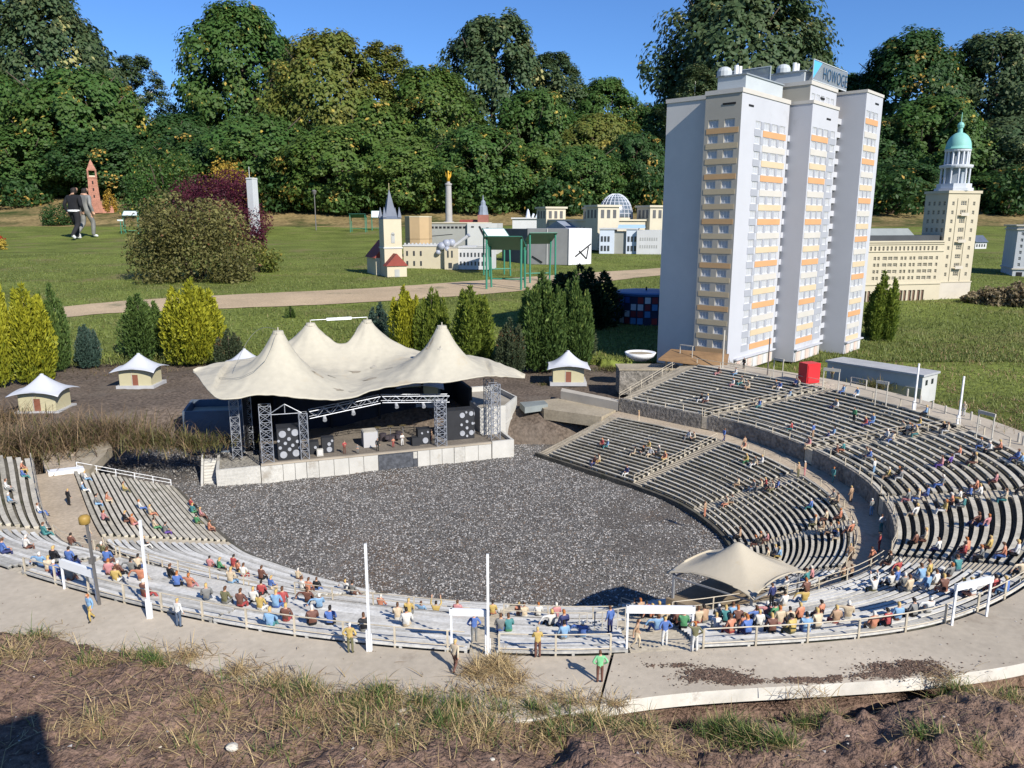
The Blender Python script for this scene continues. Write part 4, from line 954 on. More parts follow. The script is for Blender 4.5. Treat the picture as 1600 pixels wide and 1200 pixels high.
# torn patches on the canvas, each a thin scrap
for k, (u, v, s) in enumerate([(.80,.30,.05),(.60,.33,.03),(.75,.48,.04),(.93,.42,.03),(.62,.12,.03),(.68,.10,.022),(1.13,.26,.022),(1.18,.20,.02),(.52,.22,.03),(.86,.52,.03)]):
    mb = MB(); n = 9; q = []
    for i in range(n):
        th = 6.283*i/n; r = s*(.5+.5*random.random())*(.55 if i % 2 else 1); q.append((u+r*math.cos(th)*1.3, v+r*math.sin(th)*.7))
    mb.add([(u,v,zs(u,v)+.003)]+[(a,b,zs(a,b)+.002) for a,b in q], [(0,i+1,(i+1)%n+1) for i in range(n)])
    mb.build('worn_patch', M('canvas_worn_%d' % (k%2), ((.26,.225,.17),(.34,.315,.26))[k%2], var=.3, scale=30), can)
# ---------------------------------------------------------------- truss towers and girder
def truss_tower(u, v, h, w, label, seg=7, r=.0018):
    root = st('truss_tower', u, v, DK); tag(root, label, 'truss', 'lattice truss towers carrying the canopy')
    c4 = [(-w,-w),(w,-w),(w,w),(-w,w)]
    for (a, b) in c4: MB().tube((a,b,-.004),(a,b,h),r*1.3,n=5).build('upright', m_truss, root)
    for k in range(seg):
        z0 = h*k/seg; z1 = h*(k+1)/seg; mb = MB()
        for i in range(4):
            a = c4[i]; b = c4[(i+1)%4]; mb.tube((*a,z0),(*b,z1),r*.75,n=4); mb.tube((*b,z0),(*a,z1),r*.75,n=4); mb.tube((*a,z1),(*b,z1),r*.8,n=4)
        mb.build('lattice_bay', m_truss, root)
truss_tower(.245,.055,.29,.028,'tall lattice tower left of the left polka dot speaker stack')
truss_tower(.425,.040,.24,.020,'short lattice tower right of the left polka dot speaker stack',5)
truss_tower(.10,.19,.30,.022,'slim lattice tower at the outer left stage corner')
truss_tower(.16,.33,.31,.022,'slim lattice tower behind the left stage corner')
truss_tower(1.135,.045,.25,.026,'lattice tower left of the right polka dot speaker stack')
truss_tower(1.45,.085,.31,.026,'lattice tower at the right stage corner')
truss_tower(1.46,.22,.31,.022,'lattice tower before the white stage wing')
def girder(p0, p1, h, label, seg):
    p0 = Vector(p0); p1 = Vector(p1); root = st('roof_truss', p0.x, p0.y, p0.z); tag(root, label, 'truss'); q = p1-p0
    dn = Vector((0,0,-h)); sd_ = Vector((0,.05,0))
    for off, nm in ((Vector(),'top_chord'),(dn,'bottom_chord'),(sd_,'top_chord'),(dn+sd_,'bottom_chord')): MB().tube(off, off+q, .0024, n=6).build(nm, m_truss, root)
    for k in range(seg):
        mb = MB(); a = q*(k/seg); b = q*((k+1)/seg); m_ = (a+b)/2
        for o_ in (Vector(), sd_): mb.tube(a+o_, m_+dn+o_, .0015, n=5); mb.tube(m_+dn+o_, b+o_, .0015, n=5)
        mb.tube(a, a+sd_, .002, n=4); mb.tube(m_+dn, m_+dn+sd_, .002, n=4); mb.build('web', m_truss, root)
    for k in range(1, seg, 2):
        c = q*(k/seg)+dn+Vector((0,-.006,-.012)); mb = MB(); mb.tube(c+Vector((0,.01,.006)), c+Vector((0,-.016,-.008)), .008, .011, 8); mb.build('spotlight', M('lamp_grey',(.34,.35,.36),rough=.4), root)
girder((.46,.07,DK+.235),(.83,.12,DK+.275),.036,'left half of the steel lighting truss above the stage front',5)
girder((.84,.12,DK+.275),(1.20,.10,DK+.255),.034,'right half of the steel lighting truss above the stage front',5)
girder((.26,.055,DK+.245),(.42,.04,DK+.245),.0,'single tie bar between the two left lattice towers',1) if False else None
b_ = st('tie_frame', .26, .05, DK+.24); tag(b_, 'pitched steel tie frame between the two left lattice towers', 'truss')
for a, c in (((0,0,0),(.16,-.01,.0)),((0,0,.0),(.08,-.005,.05)),((.08,-.005,.05),(.16,-.01,.0)),((.08,-.005,.05),(.08,-.005,0))): MB().tube(a, c, .0022, n=6).build('bar', m_truss, b_)
# ---------------------------------------------------------------- loudspeakers and players
m_spk = M('speaker_black',(.022,.023,.026),rough=.7,var=.2,scale=20); m_dot = M('speaker_cone',(.33,.34,.36),rough=.6,var=.15,scale=30)
def speaker(u, v, w, d, h, dots, label, side=None, name='loudspeaker', z=0.0):
    root = st(name, u, v, DK+z); tag(root, label, 'loudspeaker'); MB().box(0,w,0,d,0,h).build('cabinet', m_spk, root)
    for (a, b, r) in dots:
        MB().tube((a*w, .0005, b*h), (a*w, -.0045, b*h), r, r*.86, 14).build('cone', m_dot, root)
    for (a, b, r) in (side or []): MB().tube((w-.0005, a*d, b*h), (w+.0045, a*d, b*h), r, r*.86, 14).build('cone', m_dot, root)
D1 = [(.22,.82,.019),(.74,.84,.019),(.22,.17,.019),(.74,.19,.019),(.48,.66,.010),(.32,.53,.009),(.82,.56,.009),(.10,.40,.009),(.62,.45,.009),(.48,.33,.010),(.90,.36,.008),(.05,.62,.007),(.5,.96,.008)]
speaker(.295,.045,.118,.10,.165,D1,'big black speaker stack with white polka dots between the left towers')
speaker(1.19,.12,.155,.08,.165,[(.55,.82,.016),(.88,.86,.014),(.55,.2,.016),(.88,.2,.015),(.72,.6,.009),(.72,.38,.009),(.52,.5,.008),(.93,.52,.008),(.70,.92,.007),(.72,.1,.007)],'big black speaker stack with polka dotted side at the right towers',side=[(.25,.82,.016),(.75,.86,.016),(.25,.2,.016),(.75,.2,.016),(.5,.6,.009),(.5,.38,.009),(.15,.5,.008),(.85,.52,.008)])
speaker(.515,.10,.062,.05,.082,[(.60,.58,.010),(.60,.22,.015),(.85,.78,.007)],'small black speaker with three white cones at the left of the band')
speaker(.455,.10,.045,.05,.066,[(.6,.55,.008)],'small black speaker behind the white monitor')
speaker(1.02,.09,.072,.055,.085,[(.55,.25,.017),(.3,.75,.006),(.75,.80,.006)],'black speaker with one big ring cone right of the band')
speaker(.985,.075,.040,.04,.045,[],'low black monitor speaker beside the ring speaker')
o = st('stage_monitor', .485,.055,DK); tag(o,'small white framed monitor box on the stage','monitor'); MB().box(0,.032,0,.022,0,.036).build('case', m_plaster, o); MB().box(.005,.027,-.002,0,.006,.031).build('grille', M('grille',(.55,.53,.5)), o)
o = st('stage_block', .735,.13,DK); tag(o,'pale grey upright block on the stage centre','block'); MB().box(0,.075,0,.085,0,.082).build('body', M('block_grey',(.42,.41,.40),var=.08), o); MB().box(.004,.071,.004,.081,.082,.085).build('top_plate', m_gate2, o)
def onstage(u, v, pose, rz, a, b, h, label, s=1.0):
    e = st('tmp', u, v, DK); p = e.location.copy(); bpy.data.objects.remove(e); figure(pose, p, SA+math.pi+rz, a, b, h, label, 'band figurines on the stage', s)
onstage(.625,.06,'fold',.3,'r','m','k','red musician figurine at the stage front')
onstage(.69,.04,'hips',-.2,'e','e','w','grey musician figurine crouched near the stage lip',.7)
onstage(.795,.05,'stand',.2,'k','k','m','black clad singer figurine before the pale block')
onstage(.885,.09,'fold',.0,'o','r','y','orange musician figurine beside the drum kit',.75)
onstage(.935,.10,'fold',.1,'w','w','y','white clad musician figurine with a guitar')
onstage(1.10,.13,'stand',.5,'s','m','m','tan musician figurine beside the ring speaker')
dk_ = st('drum_kit', .90, .22, DK); tag(dk_, 'dark drum kit on the stage with round shells and cymbals', 'drums')
for (a,b,c,r,h_) in ((0,0,.0,.028,.03),(-.045,.02,.0,.020,.04),(.045,.02,.0,.020,.04),(-.03,-.03,.02,.014,.018),(.03,-.03,.02,.014,.018)): MB().lathe([(r,c),(r,c+h_),(r*.92,c+h_+.001)],12,(a,b,0)).build('drum', M('drum_shell',(.06,.05,.055),rough=.35), dk_)
for a in (-.07,.0,.07):
    MB().tube((a,.03,0),(a,.03,.075),.0015,n=4).build('cymbal_stand', m_truss, dk_); MB().lathe([(.020,.074),(.002,.078)],12,(a,.03,0)).build('cymbal', M('brass',(.45,.33,.12),rough=.3,metal=.8), dk_)
# ---------------------------------------------------------------- pavilion tents
m_tent = M('tent_white',(.50,.51,.53),rough=.6,var=.05,scale=8); m_cream = M('kiosk_cream',(.44,.40,.25),rough=.75,var=.07,scale=8); m_door = M('kiosk_door',(.20,.075,.045),rough=.6)
def tentroof(hw, hd, z0, zp, over, n=20, cap=.014):
    vs = []; fs = []
    for j in range(n+1):
        for i in range(n+1):
            u = i/n*2-1; v = j/n*2-1; r = max(abs(u),abs(v)); e = math.hypot(u,v)
            sc = 1 - .10*(1-abs(u)**2)*(abs(v)>=1) - .10*(1-abs(v)**2)*(abs(u)>=1)
            k = (1-min(1, max(0,(.55*e+.45*r)-cap*4)/1.0))
            z = z0+(zp-z0)*max(0,k)**1.65 - .014*(min(1,e/1.41))**6 + .010*(1-min(abs(u),abs(v))**2)*(r**6)
            vs.append((u*hw*sc, v*hd*sc, z))
    for j in range(n):
        for i in range(n): a = j*(n+1)+i; fs.append((a,a+1,a+n+2,a+n+1))
    mb = MB(); mb.add(vs, fs); return mb
def kiosk(px, py, zb, rz, label, s=1.0):
    p = at(px, py, zb); root = empty('kiosk_tent', p, rz); tag(root, label, 'kiosk', 'cream kiosks with white tent roofs behind the stage'); root.scale = (s,s,s)
    MB().box(-.125,.125,-.10,.11,-.012,.012).build('base_plate', M('kiosk_base',(.40,.40,.40)), root)
    w_, d_, h_ = .105, .085, .125
    mb = MB(); mb.box(-w_,-.022,-d_,-d_+.006,.012,h_); mb.box(.022-.003,w_,-d_,-d_+.006,.012,h_); mb.box(-.022,.019,-d_,-d_+.006,.085,h_); mb.box(-w_,-w_+.006,-d_+.006,d_,.012,h_); mb.box(w_-.006,w_,-d_+.006,d_,.012,h_); mb.box(-w_+.006,w_-.006,d_-.006,d_,.012,h_)
    mb.build('wall', m_cream, root)
    MB().box(-.0215,.0185,-d_+.002,-d_+.005,.012,.085).build('door', m_door, root)
    MB().box(-.022,-.018,-d_-.002,-d_+.001,.012,.125).build('door_frame', m_gate2, root)
    o = tentroof(.148,.132,h_-.004,.215,0).build('roof', m_tent, root, smooth=True); md = o.modifiers.new('s','SOLIDIFY'); md.thickness = .003
    MB().lathe([(.013,.196),(.011,.216),(.002,.219)],12).build('roof_cap', m_tent, root)
    return root
kiosk(72,640,-.21,.05,'cream kiosk with white tent roof half hidden by dry weeds')
kiosk(221,601,-.205,.03,'cream kiosk with white tent roof before the green and yellow conifers')
kiosk(385,592,-.205,.10,'cream kiosk with white tent roof peeping out behind the stage canopy')
kiosk(887,596,-.200,-.02,'cream kiosk with white tent roof beside the ramp')
kiosk(660,628,-.205,.0,'cream kiosk seen through the lattice behind the stage')
# ---------------------------------------------------------------- beige canopy in the stands
tc_ = Vector((.64,2.05,0)); root = empty('canopy_tent', (tc_.x,tc_.y-.02,-.17), 0); tag(root,'beige pointed canopy tent on steel legs in the near stands','canopy')
o = tentroof(.142,.142,.092,.172,0,28,.012).build('canvas', M('canvas_beige',(.42,.37,.28),rough=.8,var=.06,scale=5,bump=.1,bscale=40,col2=(.40,.32,.2),patch=.03,pscale=14), root, smooth=True); md = o.modifiers.new('s','SOLIDIFY'); md.thickness = .003
for a, b in ((-1,-1),(1,-1),(1,1),(-1,1)): MB().bar((a*.126,b*.126,-.12),(a*.126,b*.126,.088),.006).build('leg', m_truss, root)
for a, b, c, d in ((-1,-1,1,-1),(1,-1,1,1),(1,1,-1,1),(-1,1,-1,-1)): MB().bar((a*.126,b*.126,.066),(c*.126,d*.126,.066),.004).build('edge_bar', m_truss, root)
MB().box(-.14,.14,-.14,.14,-.02,.0).build('platform', M('platform_boards',(.22,.17,.11),var=.3,scale=20), root)
root.scale = (1,.80,1)
for ch_ in root.children: ch_.rotation_euler = (0,0,math.pi/4)
# mesh gate fence next to the wide gate frame
mf = empty('mesh_fence', at(925,1000,-.02)); tag(mf,'low open metal mesh fence along the stairs by the wide gate','fence'); p0 = at(925,1000,-.02)
for k in range(7):
    q = at(905+k*12, 985-k*2, -.06)-p0; MB().bar(q-Vector((0,0,.03)), q+Vector((0,0,.04)), .0028).build('post', m_gate2, mf)
for hh in (.04,.015): MB().bar(at(905,985,-.06)-p0+Vector((0,0,hh)), at(977,973,-.06)-p0+Vector((0,0,hh)), .0026).build('rail', m_gate2, mf)
# ---------------------------------------------------------------- ramp, walls and oddments between stage and far stands
m_ramp = M('ramp_boards',(.32,.27,.19),rough=.9,var=.2,scale=8,fine=.15)
def quadslab(pts, z0, z1, name, mat, label=None, cat=None, kind=None, parent=None):
    c = Vector((sum(p[0] for p in pts)/len(pts), sum(p[1] for p in pts)/len(pts), z0))
    o = MB().prism([(p[0]-c.x,p[1]-c.y) for p in pts], 0, z1-z0).build(name, mat, None, c); tag(o, label, cat, kind=kind); return o
rp = [at(830,628,-.2),at(920,618,-.2),at(966,640,-.2),at(940,652,-.2),at(850,640,-.2)]
quadslab(rp, -.26, -.196, 'ramp', m_ramp, 'flat wooden ramp leading from the soil yard to the far walkway', 'ramp')
quadslab([at(876,622,-.19),at(966,640,-.19),at(966,636,-.19),at(878,617,-.19)], -.20, -.145, 'ramp_wall', M('ramp_panel',(.42,.38,.31),var=.15), 'low pale panel wall along the wooden ramp', 'wall')
quadslab([at(812,634,-.2),at(850,631,-.2),at(856,637,-.2),at(820,642,-.2)], -.215, -.178, 'stone_slab', M('grey_slab',(.20,.22,.21),var=.2), 'dark grey stone slab lying at the ramp end', 'slab')
# left gangway planks and white threshold
quadslab([at(120,702,-.2),at(168,690,-.2),at(175,700,-.2),at(140,735,-.2),at(118,733,-.2)], -.24, -.196, 'ramp', m_ramp, 'weathered plank ramp at the left entrance beside the gravel', 'ramp')
quadslab([at(60,700,-.2),at(118,706,-.2),at(118,736,-.2),at(72,738,-.2)], -.24, -.200, 'entrance_slab', m_walk, 'tan entrance slab between dry weeds and left seating', 'slab')
quadslab([at(74,738,-.2),at(130,732,-.2),at(132,736,-.2),at(76,743,-.2)], -.24, -.188, 'threshold', m_white, 'narrow white threshold board across the left entrance', 'board')
# concrete platform with white bowl and tilted roof panel beside the tower
pl = at(1015,578,-.05); root = empty('stone_platform', pl); tag(root,'low stone platform with flat top beside the far stands','platform')
MB().box(-.20,.20,-.06,.12,-.15,.008).build('body', m_wall, root); MB().box(-.205,.205,-.065,.125,.008,.018).build('cap', m_ramp, root)
bw = empty('white_bowl', at(1000,563,-.03)); tag(bw,'round white bowl standing on the stone platform','bowl')
MB().lathe([(.045,0),(.09,.028),(.105,.055),(.098,.056),(.06,.03)],24).build('shell', m_white, bw, smooth=True); MB().lathe([(.097,.045),(.05,.047),(.0,.047)],20,cap=False).build('fill', m_ramp, bw)
rpn = empty('tilted_panel', at(1085,572,-.02)); tag(rpn,'thin tilted brown roof panel leaning beside the white bowl','panel')
mb = MB(); mb.add([(-.24,-.04,.045),(.18,-.10,.0),(.24,.08,.055),(-.12,.16,.075),(-.24,-.04,.055),(.18,-.10,.01),(.24,.08,.065),(-.12,.16,.085)], [(0,3,2,1),(4,5,6,7),(0,1,5,4),(1,2,6,5),(2,3,7,6),(3,0,4,7)]); mb.build('board', M('roof_board',(.22,.13,.06),var=.25,scale=10), rpn)
for a, b in ((-.18,0),(.12,.06)): MB().bar((a,b,-.08),(a,b,.055),.012).build('prop', m_ramp, rpn)
# red box, flat grey building
rb = empty('red_box', at(1263,598,0), .35); tag(rb,'bright red upright box standing at the top of the far stairs','box'); m_red = M('red_plastic',(.55,.025,.03),rough=.45,var=.08)
MB().box(-.045,.045,-.035,.035,.004,.115).build('body', m_red, rb); MB().box(-.04,.04,-.038,-.035,.012,.107).build('door', m_red, rb)
for a in (-.03,.03): MB().tube((a,-.03,.004),(a,.03,.004),.006,n=8).build('foot_roller', m_gate2, rb)
fb = empty('flat_building', at(1385,602,-.07), -.92); tag(fb,'low flat roofed grey building with two small windows beyond the far promenade','building')
MB().box(-.34,.24,-.08,.10,-.06,.10).build('wall', M('grey_render',(.42,.42,.40),var=.15,scale=6), fb)
MB().box(-.35,.25,-.09,.11,.10,.112).build('roof', M('flat_roof',(.36,.36,.36),var=.2,scale=5,col2=(.2,.2,.18),patch=.2), fb)
for a in (-.03,.04): MB().box(.2395,.242,a-.012,a+.012,.045,.075).build('window', glassmat('dark_pane',(.02,.025,.03)), fb)
MB().box(.05,.2395,-.0825,-.08,-.06,.03).build('cream_plinth', m_cream, fb)
# ================================================================= MODEL BUILDINGS
def facade(mb, o, u, w, z0, z1, rects, depth):
    """wall panel with real openings: o corner, u direction along the wall (outside on the right hand side of u seen from above), rects (u0,u1,z0,z1)"""
    o = Vector(o); u = Vector(u).normalized(); n = Vector((u.y,-u.x,0)); us = sorted({0.0,w}|{r[0] for r in rects}|{r[1] for r in rects}); zs = sorted({z0,z1}|{r[2] for r in rects}|{r[3] for r in rects})
    P = lambda a, z, d=0.0: tuple(o+u*a-n*d+Vector((0,0,z)))
    for i in range(len(us)-1):
        um = (us[i]+us[i+1])/2; run = None
        for j in range(len(zs)-1):
            zm = (zs[j]+zs[j+1])/2; hole = any(r[0]<um<r[1] and r[2]<zm<r[3] for r in rects)
            if not hole and run is None: run = zs[j]
            if (hole or j == len(zs)-2) and run is not None:
                ze = zs[j] if hole else zs[j+1]; mb.add([P(us[i],run),P(us[i+1],run),P(us[i+1],ze),P(us[i],ze)], [(0,1,2,3)]); run = None
    for (a,b,c,d) in rects:
        mb.add([P(a,c),P(b,c),P(b,d),P(a,d),P(a,c,depth),P(b,c,depth),P(b,d,depth),P(a,d,depth)], [(0,4,5,1),(1,5,6,2),(2,6,7,3),(3,7,4,0)])
WM = {}
def window(parent, o, u, r, depth, mullions, fm, pm, transom=0.0, fw=.12):
    """framed window set into an opening: frame + pane sub-part"""
    a,b,c,d = r; w_, h_ = b-a, d-c; key = (round(w_,4),round(h_,4),mullions,fm.name,pm.name,transom)
    if key not in WM:
        f = min(w_,h_)*fw; mb = MB(); t = .0035
        mb.box(0,w_,0,t,0,f); mb.box(0,w_,0,t,h_-f,h_); mb.box(0,f,0,t,f,h_-f); mb.box(w_-f,w_,0,t,f,h_-f)
        for k in range(1,mullions+1): x = w_*k/(mullions+1); mb.box(x-f*.4,x+f*.4,.0004,t,f,h_-f)
        if transom: mb.box(f,w_-f,.0006,t,h_*transom-f*.3,h_*transom+f*.3)
        g = MB(); g.box(f*.5,w_-f*.5,t*.6,t*.9,f*.5,h_-f*.5)
        WM[key] = (mb.mesh('window', fm), g.mesh('pane', pm))
    u = Vector(u).normalized(); n = Vector((u.y,-u.x,0)); p = Vector(o)+u*a-n*(depth-.0035)+Vector((0,0,c))
    f_ = link('window', WM[key][0], parent, p, math.atan2(u.y,u.x)); link('pane', WM[key][1], f_); return f_
# ---------------------------------------------------------------- apartment tower
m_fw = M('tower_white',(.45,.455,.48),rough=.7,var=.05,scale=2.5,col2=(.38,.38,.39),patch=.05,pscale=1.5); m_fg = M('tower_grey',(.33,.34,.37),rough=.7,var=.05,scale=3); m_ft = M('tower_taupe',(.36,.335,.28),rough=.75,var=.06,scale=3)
m_or = M('band_orange',(.56,.30,.14),rough=.7,var=.06); m_cr = M('band_cream',(.54,.43,.28),rough=.7,var=.06); m_pa = M('band_pale',(.50,.47,.42),rough=.7,var=.05)
m_wf = M('window_frame_white',(.56,.56,.56),rough=.5,var=.05); m_wp = glassmat('curtain_pane',(.46,.47,.49),rough=.25); m_wp2 = glassmat('pale_pane',(.42,.43,.45),rough=.25)
TB = -0.14; TO = Vector((1.462,5.15,TB)); TA = rad(48)                       # u along the bright front
tower = empty('apartment_tower', TO, TA); tag(tower,'tall white and orange model apartment tower with stepped blocks and roof sign','building')
ST = 0.0966; ZT = 1.83; ZT2 = 1.958; Z_1 = ZT-.155                              # top of the highest window row (A and B)
def rowz(k, top=Z_1): return top-.050-k*ST, top-k*ST
def solid(x0,x1,y0,y1,z0,z1,name,mat,skip=''):
    mb = MB(); mb.box(x0,x1,y0,y1,z0,z1); 
    idx = {'b':0,'t':1,'f':2,'r':3,'k':4,'l':5}
    keep = [f for i,f in enumerate(mb.f) if i not in [idx[c] for c in skip]]; mb.f = keep; mb.m = [0]*len(keep)
    return mb.build(name, mat, tower)
DP = .007
def front(x0, x1, y, ztop, cols, rows, top, grp, mat, greys=(), bands=None, name='wall'):
    """a facade in the tower's own frame facing -y; cols: list (u0,u1); bands: (u0,u1)"""
    rects = []
    for k in range(rows):
        z0, z1 = rowz(k, top)
        if z0 < .10: break
        for (a,b) in cols: rects.append((a,b,z0,z1))
    mb = MB(); facade(mb, (x0,y,0), (1,0,0), x1-x0, 0.0, ztop, rects, DP); mb.build(name, mat, tower)
    for r in rects: window(tower, (x0,y,0), (1,0,0), r, DP, 2, m_wf, m_wp)
    for k in range(rows):
        z0, z1 = rowz(k, top)
        if z0 < .10: break
        for (ca, cb) in zip(cols[:-1], cols[1:]): MB().box(x0+ca[1]+.002, x0+cb[0]-.002, y-.002, y, z0+.001, z1).build('window_pier', m_fg, tower)
    for (ga, gb) in greys:
        for k in range(rows):
            z0, z1 = rowz(k, top)
            if z0-.045 < .06: break
            MB().box(x0+ga, x0+gb, y-.002, y, z0-.0455, z0-.001).build('grey_panel', m_fg, tower)
    if bands:
        for k in range(rows):
            z0, z1 = rowz(k, top); m_ = (m_or, m_pa, m_cr)[k % 3]
            if z0-ST*.48 < .06: break
            MB().box(x0+bands[0], x0+bands[1], y-.0025, y, z0-.043, z0-.003).build('band_panel', m_, tower)
def sidefront(x, y0, y1, ztop, cols, rows, top, mat, bandmat=True):
    """facade facing -x: runs from y1 (far) to y0 (near) so that the outside lies to the left"""
    w_ = y1-y0; rects = []
    for k in range(rows):
        z0, z1 = rowz(k, top)
        if z0 < .06: break
        for (a,b) in cols: rects.append((a,b,z0,z1))
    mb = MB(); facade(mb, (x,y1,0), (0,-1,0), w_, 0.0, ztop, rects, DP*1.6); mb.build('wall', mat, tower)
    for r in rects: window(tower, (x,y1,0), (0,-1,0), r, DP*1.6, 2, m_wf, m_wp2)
    for k in range(rows):
        z0, z1 = rowz(k, top)
        if z0-.04 < .05: break
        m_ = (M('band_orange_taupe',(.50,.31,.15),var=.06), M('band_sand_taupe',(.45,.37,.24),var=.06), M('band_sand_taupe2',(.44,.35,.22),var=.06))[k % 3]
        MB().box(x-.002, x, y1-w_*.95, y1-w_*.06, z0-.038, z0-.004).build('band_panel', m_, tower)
# block A
AW, AD = .74, .255
front(0, AW, 0, ZT, [(.215,.300),(.345,.435),(.470,.560),(.595,.685)], 17, Z_1, 'A', m_fw, bands=(.335,.705), greys=((.205,.31),))
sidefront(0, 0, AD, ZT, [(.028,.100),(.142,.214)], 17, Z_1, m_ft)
solid(0.0,AW,0,AD,0,ZT,'block_body',m_fw,'fl')
MB().box(-.006,AW+.004,-.006,AD+.004,ZT,ZT+.028).build('parapet', m_pa, tower)
MB().box(.10,.17,-.003,0,ZT-.075,ZT-.063).build('vent_slot', m_black, tower); MB().box(-.003,0,.04,.13,ZT-.068,ZT-.056).build('vent_slot', m_black, tower)
# grey panel zone left of the coloured bands
# left wing, blank wall
solid(.09,.70,AD,.60,0,ZT-.005,'wing_wall',M('wing_grey',(.56,.54,.50),var=.05),''); MB().box(.083,.70,AD,.606,ZT-.005,ZT+.022).build('parapet', m_pa, tower)
# block B with D above it
BX, BY, BW = .775, -.15, .50
front(BX, BX+BW, BY, ZT, [(.025,.105),(.130,.210),(.235,.315),(.375,.455)], 17, Z_1, 'B', m_fw, bands=(.015,.325), greys=((.34,.48),))
solid(BX,BX+BW,BY,.50,0,ZT,'block_body',m_fw,'f'); MB().box(BX-.004,BX+BW,BY-.006,.1,ZT,ZT+.022).build('parapet', m_pa, tower)
solid(BX+.012,BX+BW+.01,BY+.03,.46,ZT+.022,ZT2,'upper_body',m_fw,'f')
rects = []
for k in range(1): rects += [(a,a+.062,ZT+.030,ZT+.075) for a in (.03,.115,.20,.30,.39)]
mb = MB(); facade(mb,(BX+.012,BY+.03,0),(1,0,0),BW-.002,ZT+.022,ZT2,[r for r in rects],DP); mb.build('wall',m_fw,tower)
for r in rects: window(tower,(BX+.012,BY+.03,0),(1,0,0),r,DP,2,m_wf,m_wp)
solid(BX+.009,BX+.012,BY+.03,.40,ZT+.022,ZT2,'side_wall',m_ft,''); MB().box(BX+.004,BX+BW+.014,BY+.022,.47,ZT2,ZT2+.026).build('parapet',m_pa,tower)
MB().box(BX+.2,BX+.28,BY+.027,BY+.03,ZT2-.075,ZT2-.063).build('vent_slot',m_black,tower); MB().box(BX+.27,BX+.35,BY-.003,BY,ZT-.085,ZT-.073).build('vent_slot',m_black,tower)
# block C
CX, CY, CW = 1.395, -.30, .375
front(CX, CX+CW, CY, ZT2, [(.025,.100),(.118,.193),(.211,.286)], 19, ZT2-.125, 'C', m_fw, bands=(.02,.30))
solid(CX,CX+CW,CY,.30,0,ZT2,'block_body',m_fw,'f'); MB().box(CX-.004,CX+CW+.004,CY-.006,.3,ZT2,ZT2+.02).build('parapet',m_pa,tower)
MB().box(CX+.20,CX+.28,CY-.003,CY,ZT2-.065,ZT2-.053).build('vent_slot',m_black,tower)
solid(BX+BW,CX,.02,.28,0,ZT2-.02,'core_body',m_fg,'')
# balconies in the two recesses
for (xa, xb, y, n, top) in ((AW,BX,.0,17,Z_1),(BX+BW,CX,-.13,19,ZT2-.125)):
    solid(xa,xb,y+.075,y+.10,0,ZT-.02 if xa < 1 else ZT2-.05,'recess_wall',m_cr,'')
    for k in range(n):
        z0, z1 = rowz(k, top)
        if z0 < .1: break
        bal = MB().box(xa,xb,y-.002,y+.004,z0-.042,z0-.002).build('balcony', m_fw, tower)
        MB().box(xa,xb,y+.004,y+.075,z0-.044,z0-.038).build('balcony_slab', m_fg, bal)
solid(AW,AW+.04,.10,.4,0,ZT,'recess_back',m_fw,'')
# ground floor strip with shop openings
m_sal = M('ground_floor_pink',(.60,.45,.38),var=.08)
for (x0, x1, y) in ((.1,AW,-.004),(BX,BX+BW,BY-.004),(CX,CX+CW,CY-.004)):
    MB().box(x0+.02,x1-.02,y-.002,y+.004,.0,.085).build('plinth', m_pa, tower)
    n = int((x1-x0)/.085)
    for k in range(n): 
        a = x0+.04+k*.085; MB().box(a,a+.05,y-.005,y-.002,.004,.072).build('ground_door', m_sal if k%2 == 0 else m_wf, tower)
    MB().box(x0,x1,y-.02,y+.004,.085,.095).build('ground_canopy', m_fw, tower)
# roof structures
m_roofg = M('roof_shed_grey',(.42,.45,.46),var=.08,scale=4)
for (x0,x1,y0,y1,zb,h_) in ((.16,.74,.06,.26,ZT+.028,.105),(BX+.06,BX+.46,BY+.10,.36,ZT2+.026,.075)):
    s_ = MB().box(x0,x1,y0,y1,zb,zb+h_).build('roof_shed', m_roofg, tower); MB().box(x0-.008,x1+.008,y0-.008,y1+.008,zb+h_,zb+h_+.008).build('shed_roof', M('shed_lid',(.25,.28,.30)), s_)
    for k, a in enumerate((.06,.11)): MB().tube((x0+a,y0+.10,zb+h_+.008),(x0+a,y0+.10,zb+h_+.075),.014,n=10).build('chimney_pipe', m_white, tower)
    MB().lathe([(.05,0),(.05,.03),(.04,.05),(.02,.06)],14,(x0+.03,y0+.17,zb+h_+.008)).build('roof_fan', m_roofg, tower)
